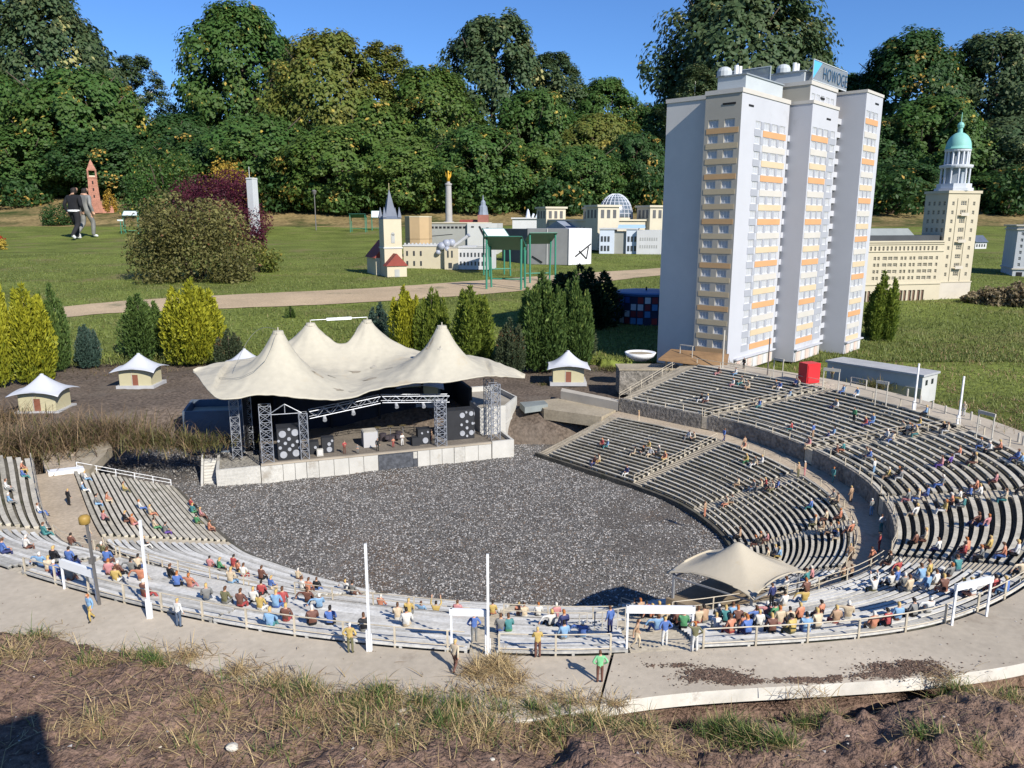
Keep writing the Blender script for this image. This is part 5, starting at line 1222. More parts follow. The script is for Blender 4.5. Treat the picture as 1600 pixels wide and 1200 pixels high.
# roof sign with its lettering
def sign(x0, y, w_, h_, zb, text, mirror=False):
    sg = MB().bar((x0,y,zb+.01),(x0+w_,y,zb+.01),.006).build('sign_frame', m_roofg, tower)
    for a,b in (((x0,y,zb+h_),(x0+w_,y,zb+h_)),((x0,y,zb-.02),(x0,y,zb+h_)),((x0+w_,y,zb-.02),(x0+w_,y,zb+h_)),((x0+w_*.5,y+.003,zb-.02),(x0+w_*.5,y+.10,zb-.015)),((x0+.02,y+.004,zb+h_*.8),(x0+.02,y+.12,zb))): MB().bar(a,b,.005).build('sign_bar', m_roofg, sg)
    MB().box(x0+.004,x0+w_-.004,y+.001,y+.003,zb+.014,zb+h_-.003).build('sign_mesh', glassmat('sign_mesh',(.28,.31,.34),rough=.5,alpha=.55), sg)
    mb = MB(); mb.add([(x0+.006,y-.0012,zb+.02),(x0+.006,y-.0012,zb+h_-.006),(x0+w_*.24,y-.0012,zb+h_-.006)], [(0,2,1)]); mb.build('sign_triangle', M('sign_blue',(.10,.42,.78),rough=.4,var=.03), sg)
    cu = bpy.data.curves.new('lettering','FONT'); cu.body = text; cu.size = h_*.86; cu.extrude = .0015; cu.space_character = 1.12; cu.offset = -.0022
    to = bpy.data.objects.new('lettering', cu); COL.objects.link(to)
    dg = bpy.context.evaluated_depsgraph_get(); me = bpy.data.meshes.new_from_object(to.evaluated_get(dg)); bpy.data.objects.remove(to)
    xs_ = [v.co.x for v in me.vertices]; k_ = w_*.72/(max(xs_)-min(xs_))
    me.materials.clear(); me.materials.append(M('sign_letters',(.03,.09,.17),rough=.4,var=.03))
    o = link('sign_lettering', me, sg, (x0+w_*.27,y-.004,zb+h_*.22)); o.rotation_euler = (rad(90),0,0); o.scale = (k_*1.0,1.0,1)
sign(BX+.07, BY+.045, .66, .145, ZT2+.030, 'HOWOGE')
sg2 = MB().bar((BX-.12,.42,ZT2+.03),(BX-.12,.12,ZT2+.03),.006).build('sign_frame', m_roofg, tower)
MB().bar((BX-.12,.42,ZT2+.13),(BX-.12,.12,ZT2+.13),.006).build('sign_bar', m_roofg, sg2); MB().bar((BX-.12,.42,ZT2-.06),(BX-.12,.42,ZT2+.13),.006).build('sign_bar', m_roofg, sg2); MB().bar((BX-.12,.12,ZT2-.06),(BX-.12,.12,ZT2+.13),.006).build('sign_bar', m_roofg, sg2)
MB().box(BX-.121,BX-.119,.124,.416,ZT2+.033,ZT2+.127).build('sign_mesh', glassmat('sign_mesh',(.28,.31,.34),alpha=.55), sg2)
solid(BX-.16,BX+.01,.10,.46,ZT,ZT2-.01,'stair_head',m_ft,'')
# ---------------------------------------------------------------- domed gate tower with long wing
m_ck = M('keramik_cream',(.50,.44,.32),rough=.75,var=.06,scale=4); m_cks = M('keramik_stone',(.50,.45,.37),rough=.85,var=.1,scale=6); m_dkp = glassmat('dark_pane2',(.05,.055,.06)); m_cop = M('copper_green',(.22,.48,.42),rough=.6,var=.12,scale=8); m_lan = M('lantern_white',(.52,.54,.57),rough=.6,var=.05)
def domed_tower(base, rz, label, wing=True):
    T = empty('domed_tower_building', base, rz); T.scale = (1.08,1.08,1.08); tag(T, label, 'building')
    w_, d_, h_ = .40, .32, 1.16                                # tower body, front facing -y
    cols = [(.055,.085),(.315,.345)]; rects = []
    for k in range(9):
        z = .30+k*.092; rects += [(.055,.083,z,z+.04),(.317,.345,z,z+.04),(.165,.235,z,z+.048)]
    mb = MB(); facade(mb,(0,0,0),(1,0,0),w_,.235,h_,rects,.008); mb.build('wall',m_ck,T)
    for r in rects: window(T,(0,0,0),(1,0,0),r,.008,2 if r[1]-r[0] > .05 else 1,m_ck,m_dkp,transom=.5)
    rects = [(a,a+.03,.30+k*.092,.345+k*.092) for k in range(9) for a in (.05,.12,.19,.26)]
    mb = MB(); facade(mb,(0,d_,0),(0,-1,0),d_,.235,h_,rects,.008); mb.build('wall',m_ck,T)
    for r in rects: window(T,(0,d_,0),(0,-1,0),r,.008,1,m_ck,m_dkp,transom=.5)
    mb = MB(); mb.box(0,w_,0,d_,0,h_); mb.f = [mb.f[i] for i in (1,3,4)]; mb.m = [0]*3; mb.build('body',m_ck,T)
    for a in (.13,.265): MB().box(a-.012,a+.0,-.006,0,.24,h_-.05).build('pilaster',m_ck,T)
    for k in (1,4,7): 
        b_ = MB().box(.15,.25,-.035,0,.285+k*.092,.292+k*.092).build('balcony',m_ck,T); MB().box(.15,.25,-.038,-.035,.285+k*.092,.318+k*.092).build('balcony_rail',m_cks,b_)
    MB().box(-.006,w_+.006,-.006,d_+.006,0,.235).build('stone_base',m_cks,T); MB().box(-.012,w_+.012,-.012,d_+.012,.235,.245).build('base_cornice',m_ck,T)
    MB().box(-.012,w_+.012,-.012,d_+.012,h_,h_+.028).build('cornice',m_ck,T)
    cx, cy = w_/2, d_/2; zb = h_+.028
    MB().lathe([(.185,0),(.185,.03),(.165,.03),(.165,.075),(.15,.075)],8,(cx,cy,zb)).build('octagon_plinth',m_lan,T)
    MB().lathe([(.095,.07),(.095,.235)],12,(cx,cy,zb)).build('lantern_core',M('lantern_dark',(.30,.34,.38),rough=.4),T)
    for k in range(12):
        th = 6.283*k/12; MB().tube((cx+.135*math.cos(th),cy+.135*math.sin(th),zb+.07),(cx+.135*math.cos(th),cy+.135*math.sin(th),zb+.235),.010,n=8).build('column',m_lan,T)
    MB().lathe([(.155,.235),(.16,.25),(.16,.265),(.13,.27)],24,(cx,cy,zb)).build('ring_cornice',m_lan,T)
    MB().lathe([(.085,.265),(.085,.40)],12,(cx,cy,zb)).build('lantern_core',MATS['lantern_dark'],T)
    for k in range(14):
        th = 6.283*k/14; MB().bar((cx+.108*math.cos(th),cy+.108*math.sin(th),zb+.265),(cx+.108*math.cos(th),cy+.108*math.sin(th),zb+.40),.018).build('column',m_lan,T)
    MB().lathe([(.12,.40),(.125,.41),(.125,.43)],24,(cx,cy,zb)).build('ring_cornice',m_lan,T)
    dm = MB().lathe([(.128,.425),(.128,.435)]+[(.122*math.cos(q),.435+.165*math.sin(q)) for q in [i*math.pi/2/10 for i in range(11)]],24,(cx,cy,zb)).build('dome',m_cop,T,smooth=True)
    MB().lathe([(.025,.595),(.022,.64),(.03,.645),(.034,.672),(.022,.695),(.004,.705),(.003,.80)],12,(cx,cy,zb)).build('finial',m_cop,dm)
    if wing:
        L_, hw = 1.15, .56; x0 = -L_; y = -.02
        rects = []
        for k in range(4):
            z = .275+k*.068
            x = .05
            pat = [.028,.028,0,.05,.05,.05,0,.028,.028,.0,.028,.028,.0,.05,.05,.05,0,.028]
            xx = L_-.05
            for w2 in reversed(pat):
                if w2 == 0: xx -= .02; continue
                xx -= w2+.016
                if xx > .02: rects.append((xx,xx+w2,z,z+.036))
        rects += [(L_-.06-k*.05,L_-.06-k*.05+.024,.575,.62) for k in range(1,20) if L_-.06-k*.05 > .02]
        arch = [(L_-.28-k*.11,L_-.28-k*.11+.085,.0,.165) for k in range(0,8) if L_-.28-k*.11 > .02]
        mb = MB(); facade(mb,(x0,y,0),(1,0,0),L_,.0,.66,rects+arch,.010); mb.build('wing_wall',m_ck,T)
        for r in rects: window(T,(x0,y,0),(1,0,0),r,.010,2 if r[1]-r[0] > .04 else 1,m_ck,m_dkp,transom=.55)
        mb = MB(); mb.box(x0,0,y,.36,0,.66); mb.f = [mb.f[i] for i in (1,3,4,5)]; mb.m = [0]*4; mb.build('wing_body',m_ck,T)
        for (a,b,c,d) in arch: MB().box(x0+a,x0+b,y+.012,y+.016,c,d).build('arcade_opening',M('arcade_brown',(.16,.10,.07)),T); MB().tube((x0+(a+b)/2,y+.004,0),(x0+(a+b)/2,y+.004,.165),.009,n=8).build('arcade_column',m_ck,T)
        for z in (.225,.565,.64): MB().box(x0,0,y-.010,y,z,z+.012).build('string_course',m_ck,T)
        MB().box(x0,0,y-.018,.37,.66,.676).build('cornice',m_ck,T)
        MB().box(x0,-.01,.04,.34,.676,.73).build('attic_roof',M('dark_roof',(.05,.055,.06),var=.15),T)
        MB().gable(x0+.1,-.25,.14,.34,.73,.80).build('gable_roof',M('zinc_roof',(.24,.26,.25),var=.1),T)
        MB().box(-.20,w_-.10,-.09,-.02,0,.03).build('terrace_step',m_cks,T)
    return T
p = at(1440,476,-.06); domed_tower((p.x+.17,p.y,p.z), rad(14), 'cream model tower with green copper dome and long windowed wing')
p = at(1590,440,-.05)
B2 = empty('shaded_corner_building', (p.x-.10,p.y,p.z), rad(-22)); tag(B2,'grey shaded corner building with cornices behind the dry ornamental grass','building')
m_b2 = M('corner_grey',(.46,.47,.48),var=.06); 
rects = [(.05+i*.09,.05+i*.09+.035,.24+k*.095,.24+k*.095+.05) for i in range(12) for k in range(6)]
mb = MB(); facade(mb,(0,0,0),(1,0,0),1.2,.0,.86,rects,.01); mb.build('wall',m_b2,B2)
for r in rects: window(B2,(0,0,0),(1,0,0),r,.01,1,m_b2,m_dkp,transom=.5)
mb = MB(); mb.box(0,1.2,0,.9,0,.86); mb.f = [mb.f[i] for i in (1,3,4,5)]; mb.m = [0]*4; mb.build('body',m_b2,B2)
for z, t in ((.19,.02),(.80,.02),(.86,.035)): MB().box(-t,1.2+t,-t,.9+t,z,z+.02).build('cornice',m_cks,B2)
MB().box(.2,1.1,.2,.7,.88,1.0).build('roof_pavilion',m_b2,B2)
for k in range(5): MB().box(.05+k*.2,.13+k*.2,-.004,0,.0,.15).build('arcade_opening',m_black,B2)
# ---------------------------------------------------------------- small models on the far lawn
def spot(px, py): 
    p = on_lawn(px, py); return p, p.y/1200.0/_C            # metres per photo pixel there (about)
m_pw = M('model_white',(.52,.52,.51),rough=.7,var=.06,scale=3); m_pc = M('model_cream',(.52,.46,.33),rough=.7,var=.06,scale=3); m_slr = M('slate_roof',(.09,.11,.15),rough=.5,var=.15,scale=6); m_rr = M('red_roof',(.24,.05,.035),rough=.7,var=.15,scale=8)
def panes(T, o, u, rects, mat):
    u = Vector(u).normalized()
    for (a,b,c,d) in rects:
        n = Vector((u.y,-u.x,0)); p = Vector(o)+u*a+n*.003; key = ('pn',round(b-a,4),round(d-c,4),mat.name)
        if key not in WM: WM[key] = MB().box(0,b-a,-.004,.004,0,d-c).mesh('window', mat)
        link('window', WM[key], T, p+Vector((0,0,c)), math.atan2(u.y,u.x))
# church
p, s = spot(612,431); ch = empty('church', p, rad(24)); tag(ch,'cream village church with pointed slate spire and red porch roof','church')
w_ = 27*s; MB().box(-w_/2,w_/2,-w_/2,w_/2,0,84*s).build('tower', m_pc, ch); MB().box(-w_/2-.012,w_/2+.012,-w_/2-.012,w_/2+.012,41*s,43*s).build('string_course', m_pw, ch)
MB().box(-w_*.1,w_*.1,-w_/2-.006,-w_/2,49*s,62*s).build('belfry_window', M('louvre_grey',(.35,.35,.33)), ch); MB().tube((0,-w_/2-.006,62*s),(0,-w_/2,62*s),w_*.1,n=12).build('belfry_arch', MATS['louvre_grey'], ch)
MB().box(w_/2,w_/2+.006,-w_*.1,w_*.1,49*s,62*s).build('belfry_window', MATS['louvre_grey'], ch)
sp_ = MB().pyramid(-w_*.52,w_*.52,-w_*.52,w_*.52,84*s,88*s,.8).build('spire_foot', m_slr, ch); MB().pyramid(-w_*.30,w_*.30,-w_*.30,w_*.30,88*s,126*s,.06).build('spire', m_slr, sp_); MB().tube((0,0,125*s),(0,0,136*s),.006,n=6).build('spire_cross', M('gilded',(.35,.30,.16)), sp_)
for a,b in ((-1,-1),(1,-1),(1,1),(-1,1)): MB().pyramid(a*w_*.42-.03,a*w_*.42+.03,b*w_*.42-.03,b*w_*.42+.03,86*s,101*s,.1).build('pinnacle', m_slr, ch)
MB().box(-w_*.55,w_*.55,-w_*1.15,-w_/2,0,16*s).build('porch', m_pc, ch); MB().gable(-w_*.62,w_*.62,-w_*1.22,-w_/2-.001,16*s,34*s,'y').build('porch_roof', m_rr, ch); MB().box(-w_*.14,w_*.14,-w_*1.16,-w_*1.15,0,11*s).build('porch_door', MATS['louvre_grey'], ch)
MB().box(-w_*.75,w_*.75,w_/2,w_*2.6,0,26*s).build('nave', m_pc, ch); MB().gable(-w_*.85,w_*.85,w_/2+.001,w_*2.7,26*s,52*s,'y').build('nave_roof', m_rr, ch)
# observatory with telescope
p, s = spot(700,421); ob = empty('observatory', p, rad(-6)); tag(ob,'cream observatory with bulbous domes and long white telescope tube','observatory'); m_sil = M('silver_dome',(.30,.32,.37),rough=.4,var=.1,scale=6)
L_ = 68*s; MB().box(-L_,L_*-.05,0,.55,0,34*s).build('left_wing', m_pc, ob); MB().box(-L_*.05,L_*.25,-.10,.45,0,31*s).build('entrance_block', m_pc, ob); MB().box(L_*.25,L_,-.05,.5,0,32*s).build('right_wing', m_pw, ob)
MB().box(-L_-.01,-L_*.05,-.012,.56,34*s,36*s).build('cornice', m_pw, ob); MB().box(L_*.25,L_+.01,-.062,.51,32*s,34*s).build('cornice', m_pw, ob); MB().gable(L_*.66,L_*.96,-.07,.4,34*s,39*s,'y').build('pediment', m_pw, ob)
panes(ob,(L_*.25,-.05,0),(1,0,0),[(.03+k*.062,.055+k*.062,z*s,(z+6)*s) for k in range(8) for z in (6,19)],m_dkp); panes(ob,(-L_,0,0),(1,0,0),[(.05+k*.12,.08+k*.12,z*s,(z+7)*s) for k in range(3) for z in (5,20)],m_dkp); panes(ob,(-L_*.05,-.10,0),(1,0,0),[(.05,.075,18*s,28*s),(.12,.145,18*s,28*s),(.07,.13,2*s,10*s)],m_dkp)
for k in range(11): MB().box(-L_+.02+k*.065,-L_+.05+k*.065,-.012,.0,36*s,39*s).build('battlement', m_pw, ob)
for (a,b,z,r) in ((-.10,.0,34,.075),(-.02,.02,38,.075),(.06,.05,39,.07),(.0,-.06,30,.05),(-.16,-.03,25,.045)):
    MB().lathe([(r*math.cos(q),r*math.sin(q)) for q in [-1.2+i*.3 for i in range(9)]],14,(a,b,z*s)).build('dome', m_sil, ob, smooth=True)
tl = MB().tube((.10,.05,34*s),(.36,.02,50*s),.024,.030,12).build('telescope', m_pw, ob); MB().tube((.36,.02,50*s),(.375,.018,51*s),.034,n=12).build('lens_hood', m_sil, tl)
# halls behind it
m_tan = M('tan_cladding',(.44,.31,.17),var=.08,scale=3); m_hg = M('hall_grey',(.30,.30,.27),var=.1,scale=2); m_hl = M('hall_pale',(.50,.50,.47),var=.08,scale=2)
p, s = spot(655,402); oc = empty('octagonal_hall', p, .2); tag(oc,'tan faceted windowless hall beside the church','building'); MB().lathe([(20*s,0),(20*s,59*s)],8).build('wall', m_tan, oc); MB().lathe([(20.3*s,59*s),(20.3*s,60.5*s),(18*s,60.6*s)],8).build('roof_edge', m_pc, oc)
MB().lathe([(20.1*s,27*s),(20.1*s,27.8*s)],8).build('cladding_joint', M('joint_brown',(.22,.15,.08)), oc)
p, s = spot(718,398); gh = empty('grey_hall', p, -.05); tag(gh,'long grey hall with a row of dark slots under its roof edge','building'); MB().box(-45*s,42*s,0,1.4,0,46*s).build('wall', m_hg, gh); MB().box(-45.5*s,42.5*s,-.02,1.42,46*s,47.5*s).build('roof_edge', m_pc, gh)
for k in range(14): MB().box((-42+k*6)*s,(-38.2+k*6)*s,-.006,.0,38.5*s,41.5*s).build('slot_window', m_black, gh)
mb = MB(); mb.bar((-44*s,-.004,27*s),(-10*s,-.004,30*s),.004,.012); mb.build('ledge_line', m_black, gh)
p, s = spot(752,397); zh = empty('pale_hall', (p.x,p.y-.25,p.z), -.1); tag(zh,'pale grey hall with a slanting slit window','building'); MB().box(-20*s,24*s,0,1.2,0,45*s).build('wall', m_hl, zh); mb = MB(); mb.bar((-2*s,-.003,41*s),(7*s,-.003,23*s),.006,2.6*s); mb.build('slit_window', m_black, zh); MB().box((8)*s,12*s,-.006,0,37*s,39*s).build('slot_window', m_black, zh); MB().box((-14)*s,-10*s,-.006,0,39*s,41*s).build('slot_window', m_black, zh)
p, s = spot(852,413); wh = empty('jagged_hall', (p.x,p.y,p.z), 0); tag(wh,'angular grey hall with blinding white end wall behind the green info panels','building')
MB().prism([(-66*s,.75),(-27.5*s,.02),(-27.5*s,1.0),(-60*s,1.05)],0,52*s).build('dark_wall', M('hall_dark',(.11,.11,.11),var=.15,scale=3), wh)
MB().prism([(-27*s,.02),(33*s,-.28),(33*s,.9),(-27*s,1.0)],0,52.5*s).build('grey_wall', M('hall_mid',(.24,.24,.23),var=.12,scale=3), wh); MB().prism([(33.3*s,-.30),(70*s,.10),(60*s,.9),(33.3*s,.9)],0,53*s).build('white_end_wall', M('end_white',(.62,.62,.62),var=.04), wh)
mb = MB(); mb.bar((2*s,-.13,0),(2*s,-.13,52.6*s),.012); mb.build('wall_joint', m_hl, wh)
def slit(T,a,b,z0,z1): 
    mb = MB(); mb.bar((*a,z0),(*b,z1),.012,.022); mb.build('slit_window', m_black, T)
slit(wh,(-20*s,-.02),(-5*s,-.10),12*s,3*s); slit(wh,(44*s,-.19),(69*s,.085),12*s,30*s); slit(wh,(50*s,-.125),(62*s,.01),20*s,8*s); slit(wh,(62*s,.01),(65*s,.04),8*s,26*s)
# victory column
p, s = spot(702,371); vc = empty('victory_column', p); tag(vc,'grey stone column with a gilded winged figure on top','column'); m_vc = M('column_stone',(.36,.34,.32),var=.12,scale=6)
MB().lathe([(16*s,0),(16*s,12*s),(9*s,13*s),(9*s,22*s),(7*s,23*s)],20).build('pedestal', m_vc, vc); MB().lathe([(5.2*s,23*s),(5.0*s,40*s),(4.9*s,40.2*s),(4.6*s,57*s),(4.5*s,57.2*s),(4.2*s,75*s),(5.2*s,76*s),(5.2*s,78*s),(2.5*s,79*s),(2.4*s,81*s)],18).build('shaft', m_vc, vc)
m_gold = M('gold_leaf',(.60,.33,.03),rough=.35,var=.15,scale=9,metal=.4); fg = MB().lathe([(2.6*s,81*s),(2.0*s,87*s),(1.4*s,91*s),(1.1*s,93*s),(1.5*s,95*s),(.3*s,97*s)],10).build('angel_body', m_gold, vc,smooth=True)
for a in (-1,1):
    mb = MB(); mb.add([(a*s,.3*s,89*s),(a*4.5*s,2*s,96*s),(a*4.2*s,2*s,89*s),(a*1.5*s,.5*s,84*s),(a*s,.9*s,89*s),(a*4.5*s,2.6*s,96*s),(a*4.2*s,2.6*s,89*s),(a*1.5*s,1.1*s,84*s)],[(0,1,2,3),(7,6,5,4),(0,4,5,1),(1,5,6,2),(2,6,7,3),(3,7,4,0)]); mb.build('wing', m_gold, fg)
# town hall turret
p, s = spot(755,372); th_ = empty('town_hall', p); tag(th_,'red brick town hall with grey stepped turret and red roofs','building'); m_bk = M('model_brick',(.30,.12,.09),var=.15,scale=12)
MB().box(-35*s,10*s,0,.8,0,18*s).build('wing', m_bk, th_); MB().gable(-36*s,-2*s,-.03,.8,18*s,27*s).build('roof', m_rr, th_); MB().box(-8*s,8*s,-.05,.35,0,34*s).build('tower', m_bk, th_)
MB().lathe([(8*s,34*s),(7*s,38*s),(6*s,46*s),(4*s,48*s),(3.6*s,53*s),(1.2*s,56*s),(.3*s,63*s)],8,(0,.12,0)).build('turret_cap', M('turret_lead',(.22,.25,.30)), th_)
# parliament with glass dome
p, s = spot(985,390); rg = empty('parliament', p, rad(24)); tag(rg,'cream parliament building with corner towers and big glass dome','building'); m_rg = M('parliament_stone',(.50,.45,.34),var=.08,scale=3); m_rgl = glassmat('dome_glass',(.10,.13,.16),rough=.2)
W_, D_ = 58*s, 3.2; bodyh = 42*s
MB().box(-W_,W_,0,D_,0,bodyh).build('wall', m_rg, rg)
panes(rg,(-W_,0,0),(1,0,0),[(.08+k*.2,.16+k*.2,8*s,26*s) for k in range(int(W_*2/.2))],M('parliament_window',(.10,.10,.10),rough=.4)); panes(rg,(-W_,D_,0),(0,-1,0),[(.1+k*.2,.18+k*.2,z*s,(z+9)*s) for k in range(15) for z in (6,24)],MATS['parliament_window'])
MB().box(-W_-.04,W_+.04,-.04,D_+.04,bodyh,bodyh+2.5*s).build('cornice', m_rg, rg)
for a in (-1,1):
    for b in (0,1):
        tx, ty = a*(W_-.22), b*(D_-.4)+.15; t_ = MB().box(tx-.30,tx+.30,ty-.30,ty+.30,0,62*s).build('corner_tower', m_rg, rg); MB().box(tx-.34,tx+.34,ty-.34,ty+.34,62*s,65*s).build('tower_cornice', m_rg, t_)
        for k in range(3): MB().box(tx-.22+k*.17,tx-.13+k*.17,ty-.305,ty-.30,46*s,58*s).build('tower_window', MATS['parliament_window'], t_)
        for k in range(3): MB().box(tx-.305,tx-.30,ty-.22+k*.17,ty-.13+k*.17,46*s,58*s).build('tower_window', MATS['parliament_window'], t_)
po = MB().box(-W_-.28,-W_,1.0,2.2,0,30*s).build('portico', m_rg, rg); MB().gable(-W_-.3,-W_+.4,.95,2.25,30*s,42*s,'x').build('portico_roof', M('zinc2',(.22,.25,.30)), rg)
for k in range(6): MB().tube((-W_-.34,1.05+k*.22,0),(-W_-.34,1.05+k*.22,30*s),.04,n=8).build('portico_column', m_rg, rg)
dx, dy, dr = .12, D_*.30, 27*s
MB().lathe([(dr*1.02,bodyh),(dr*1.02,bodyh+5*s)],24,(dx,dy,0)).build('dome_drum', m_rg, rg)
prof = [(dr*math.cos(q),bodyh+5*s+dr*1.35*math.sin(q)) for q in [i*math.pi/2/9 for i in range(10)]]
MB().lathe([(r*.985,z) for r,z in prof],24,(dx,dy,0)).build('dome_glass', m_rgl, rg, smooth=True)
for k in range(20):
    th = 6.283*k/20; MB().path([(dx+r*math.cos(th),dy+r*math.sin(th),z) for r,z in prof[:-1]],.012,4).build('dome_rib', M('rib_steel',(.50,.52,.55)), rg)
for r,z in prof[1:-1]: MB().path([(dx+r*math.cos(6.283*k/20),dy+r*math.sin(6.283*k/20),z) for k in range(21)],.010,4).build('dome_ring', MATS['rib_steel'], rg)
# white palace before it, statues roof behind the halls
p, s = spot(984,397); wp = empty('white_palace', p, rad(-12)); tag(wp,'small white palace with arched windows and pale blue roof','building'); m_bl = M('pale_blue_roof',(.35,.50,.62),var=.08); m_sh = M('palace_side',(.55,.60,.66),var=.05)
MB().box(-46*s,-24*s,0,.8,0,36*s).build('left_pavilion', m_sh, wp); MB().box(-24*s,-6*s,.06,.8,0,33*s).build('middle_wing', m_hg, wp); MB().box(-6*s,10*s,0,.8,0,36*s).build('middle_pavilion', m_sh, wp); MB().box(10*s,46*s,-.1,.7,0,35*s).build('right_wing', m_pw, wp)
MB().box(-47*s,11*s,-.02,.82,36*s,38*s).build('cornice', m_pw, wp); MB().gable(-20*s,20*s,.15,.75,38*s,43*s).build('roof', m_bl, wp)
for x0 in (-44,-4):
    for k in range(3):
        for z in (4,18): MB().box((x0+k*5)*s,(x0+3.2+k*5)*s,-.006,.0,z*s,(z+8)*s).build('arched_window', m_dkp, wp)
for k in range(8): 
    for z in (9,20): MB().box((15+k*3.4)*s,(16.5+k*3.4)*s,-.106,-.10,z*s,(z+4.5)*s).build('small_window', MATS['louvre_grey'], wp)
p, s = spot(838,390); sr = empty('statue_gate', (p.x,p.y+6,p.z), 0); s2 = (p.y+6)/1200; tag(sr,'white gate building with statues on its flat roof behind the grey halls','building'); MB().box(-28*s2,28*s2,0,.9,0,36*s2).build('wall', m_pw, sr); MB().box(-30*s2,30*s2,-.05,.95,36*s2,38*s2).build('cornice', m_pw, sr)
MB().lathe([(4*s2,38*s2),(3*s2,42*s2),(2.4*s2,46*s2),(1.6*s2,49*s2),(.4*s2,51*s2)],9,(-4*s2,.3,0)).build('rooftop_statue', m_sh, sr)
for a in (3,9): MB().bar((a*s2,.3,38*s2),(a*s2+2*s2,.3,44*s2),3*s2).build('rooftop_horse', m_sh, sr)
MB().box(14*s2,26*s2,.2,.5,38*s2,43*s2).build('rooftop_block', m_pw, sr)
# brick lookout tower
p, s = spot(150,333); bt = empty('brick_tower', p, .5); tag(bt,'slender red brick lookout tower model with pointed roof behind the walkers','tower'); m_bk2 = M('tower_brick',(.33,.15,.10),var=.25,scale=7,fine=.25,fscale=25)
MB().box(-9*s,9*s,-9*s,9*s,0,17*s).build('base', m_bk2, bt); MB().gable(8*s,24*s,-7*s,7*s,0,11*s).build('annex_roof', m_bk2, bt); MB().pyramid(-7.5*s,7.5*s,-7.5*s,7.5*s,17*s,50*s,.8).build('shaft', m_bk2, bt)
MB().box(-6.5*s,6.5*s,-6.5*s,6.5*s,50*s,52*s).build('gallery', m_bk2, bt)
for a,b in ((-1,-1),(1,-1),(1,1),(-1,1)): MB().box(a*5.2*s-1.1*s,a*5.2*s+1.1*s,b*5.2*s-1.1*s,b*5.2*s+1.1*s,52*s,61*s).build('belvedere_pier', m_bk2, bt)
MB().box(-5*s,5*s,-5*s,5*s,52*s,54*s).build('belvedere_floor', m_pc, bt); MB().box(-6.2*s,6.2*s,-6.2*s,6.2*s,61*s,63*s).build('eaves', m_bk2, bt); MB().pyramid(-5.8*s,5.8*s,-5.8*s,5.8*s,63*s,77*s,.03).build('roof', m_bk2, bt)
for z in (22,32,42): MB().box(-.9*s,.9*s,-7.3*s,-5.5*s,z*s,(z+4)*s).build('slit_window', m_black, bt)
# grey slab at the purple bush
p, s = spot(395,368); gs = empty('pale_slab_tower', p, -.3); tag(gs,'pale narrow slab tower half hidden by the purple bush','tower'); MB().box(-5*s,5*s,0,.3,0,84*s).build('wall', M('slab_pale',(.48,.49,.50),var=.05), gs); MB().tube((-2*s,.1,84*s),(-2*s,.1,100*s),.010,n=6).build('antenna', m_pw, gs); MB().box(-5.4*s,5.4*s,-.02,.32,82*s,83*s).build('roof_band', m_hl, gs)
# red and blue round hall behind the dark conifer
p, s = spot(1015,508); rh = empty('round_hall', (p.x,p.y+.25,p.z)); tag(rh,'low round hall with red, blue and white cladding beside the apartment tower','building'); R_ = .30; h_ = 44*s
MB().lathe([(R_,0),(R_,h_)],28).build('wall', M('hall_navy',(.02,.03,.07),var=.2), rh); MB().lathe([(R_+.012,h_),(R_+.016,h_+.02),(R_-.01,h_+.03),(.02,h_+.035)],28).build('roof', M('blue_metal',(.05,.12,.26),rough=.4,var=.1), rh)
for k in range(28):
    th = 6.283*(k+.5)/28; c = ((R_+.003)*math.cos(th),(R_+.003)*math.sin(th))
    for j in range(4):
        q = (k*3+j*2) % 5
        if q in (0,): continue
        pm = (M('clad_red',(.28,.03,.03)),M('clad_red2',(.20,.03,.04)),M('clad_blue',(.03,.09,.30)),M('clad_white',(.60,.62,.65)),M('clad_blue2',(.08,.22,.45)))[(q+ (0 if th < 4.2 else 2)) % 5]
        kk = ('cl',pm.name)
        if kk not in WM: WM[kk] = MB().box(-.003,.003,-.026,.026,0,h_*.21).mesh('cladding_panel', pm)
        link('cladding_panel', WM[kk], rh, (*c,h_*(.04+.24*j)), th)
MB().tube((0,0,h_+.03),(0,0,h_+.07),.008,n=6).build('roof_vent', m_black, rh)
# house and shelter far right
p, s = spot(1532,389); hs = empty('small_house', p, .2); tag(hs,'small white model house with blue grey roof beyond the domed tower','house'); MB().box(-10*s,10*s,0,.35,0,10*s).build('wall', m_pw, hs); MB().gable(-11*s,11*s,-.04,.39,10*s,20*s).build('roof', m_slr, hs)
for k in range(4): MB().box((-8+k*4.4)*s,(-6+k*4.4)*s,-.006,0,3*s,7*s).build('window', m_dkp, hs)
p, s = spot(1549,383); hs2 = empty('garden_shelter', (p.x,p.y+2,p.z)); tag(hs2,'low tan garden shelter right of the small model house','shelter'); MB().box(-9*s,9*s,0,.3,0,9*s).build('wall', m_tan, hs2); MB().gable(-10*s,10*s,-.05,.35,9*s,16*s).build('roof', M('tan_roof',(.45,.36,.22)), hs2)
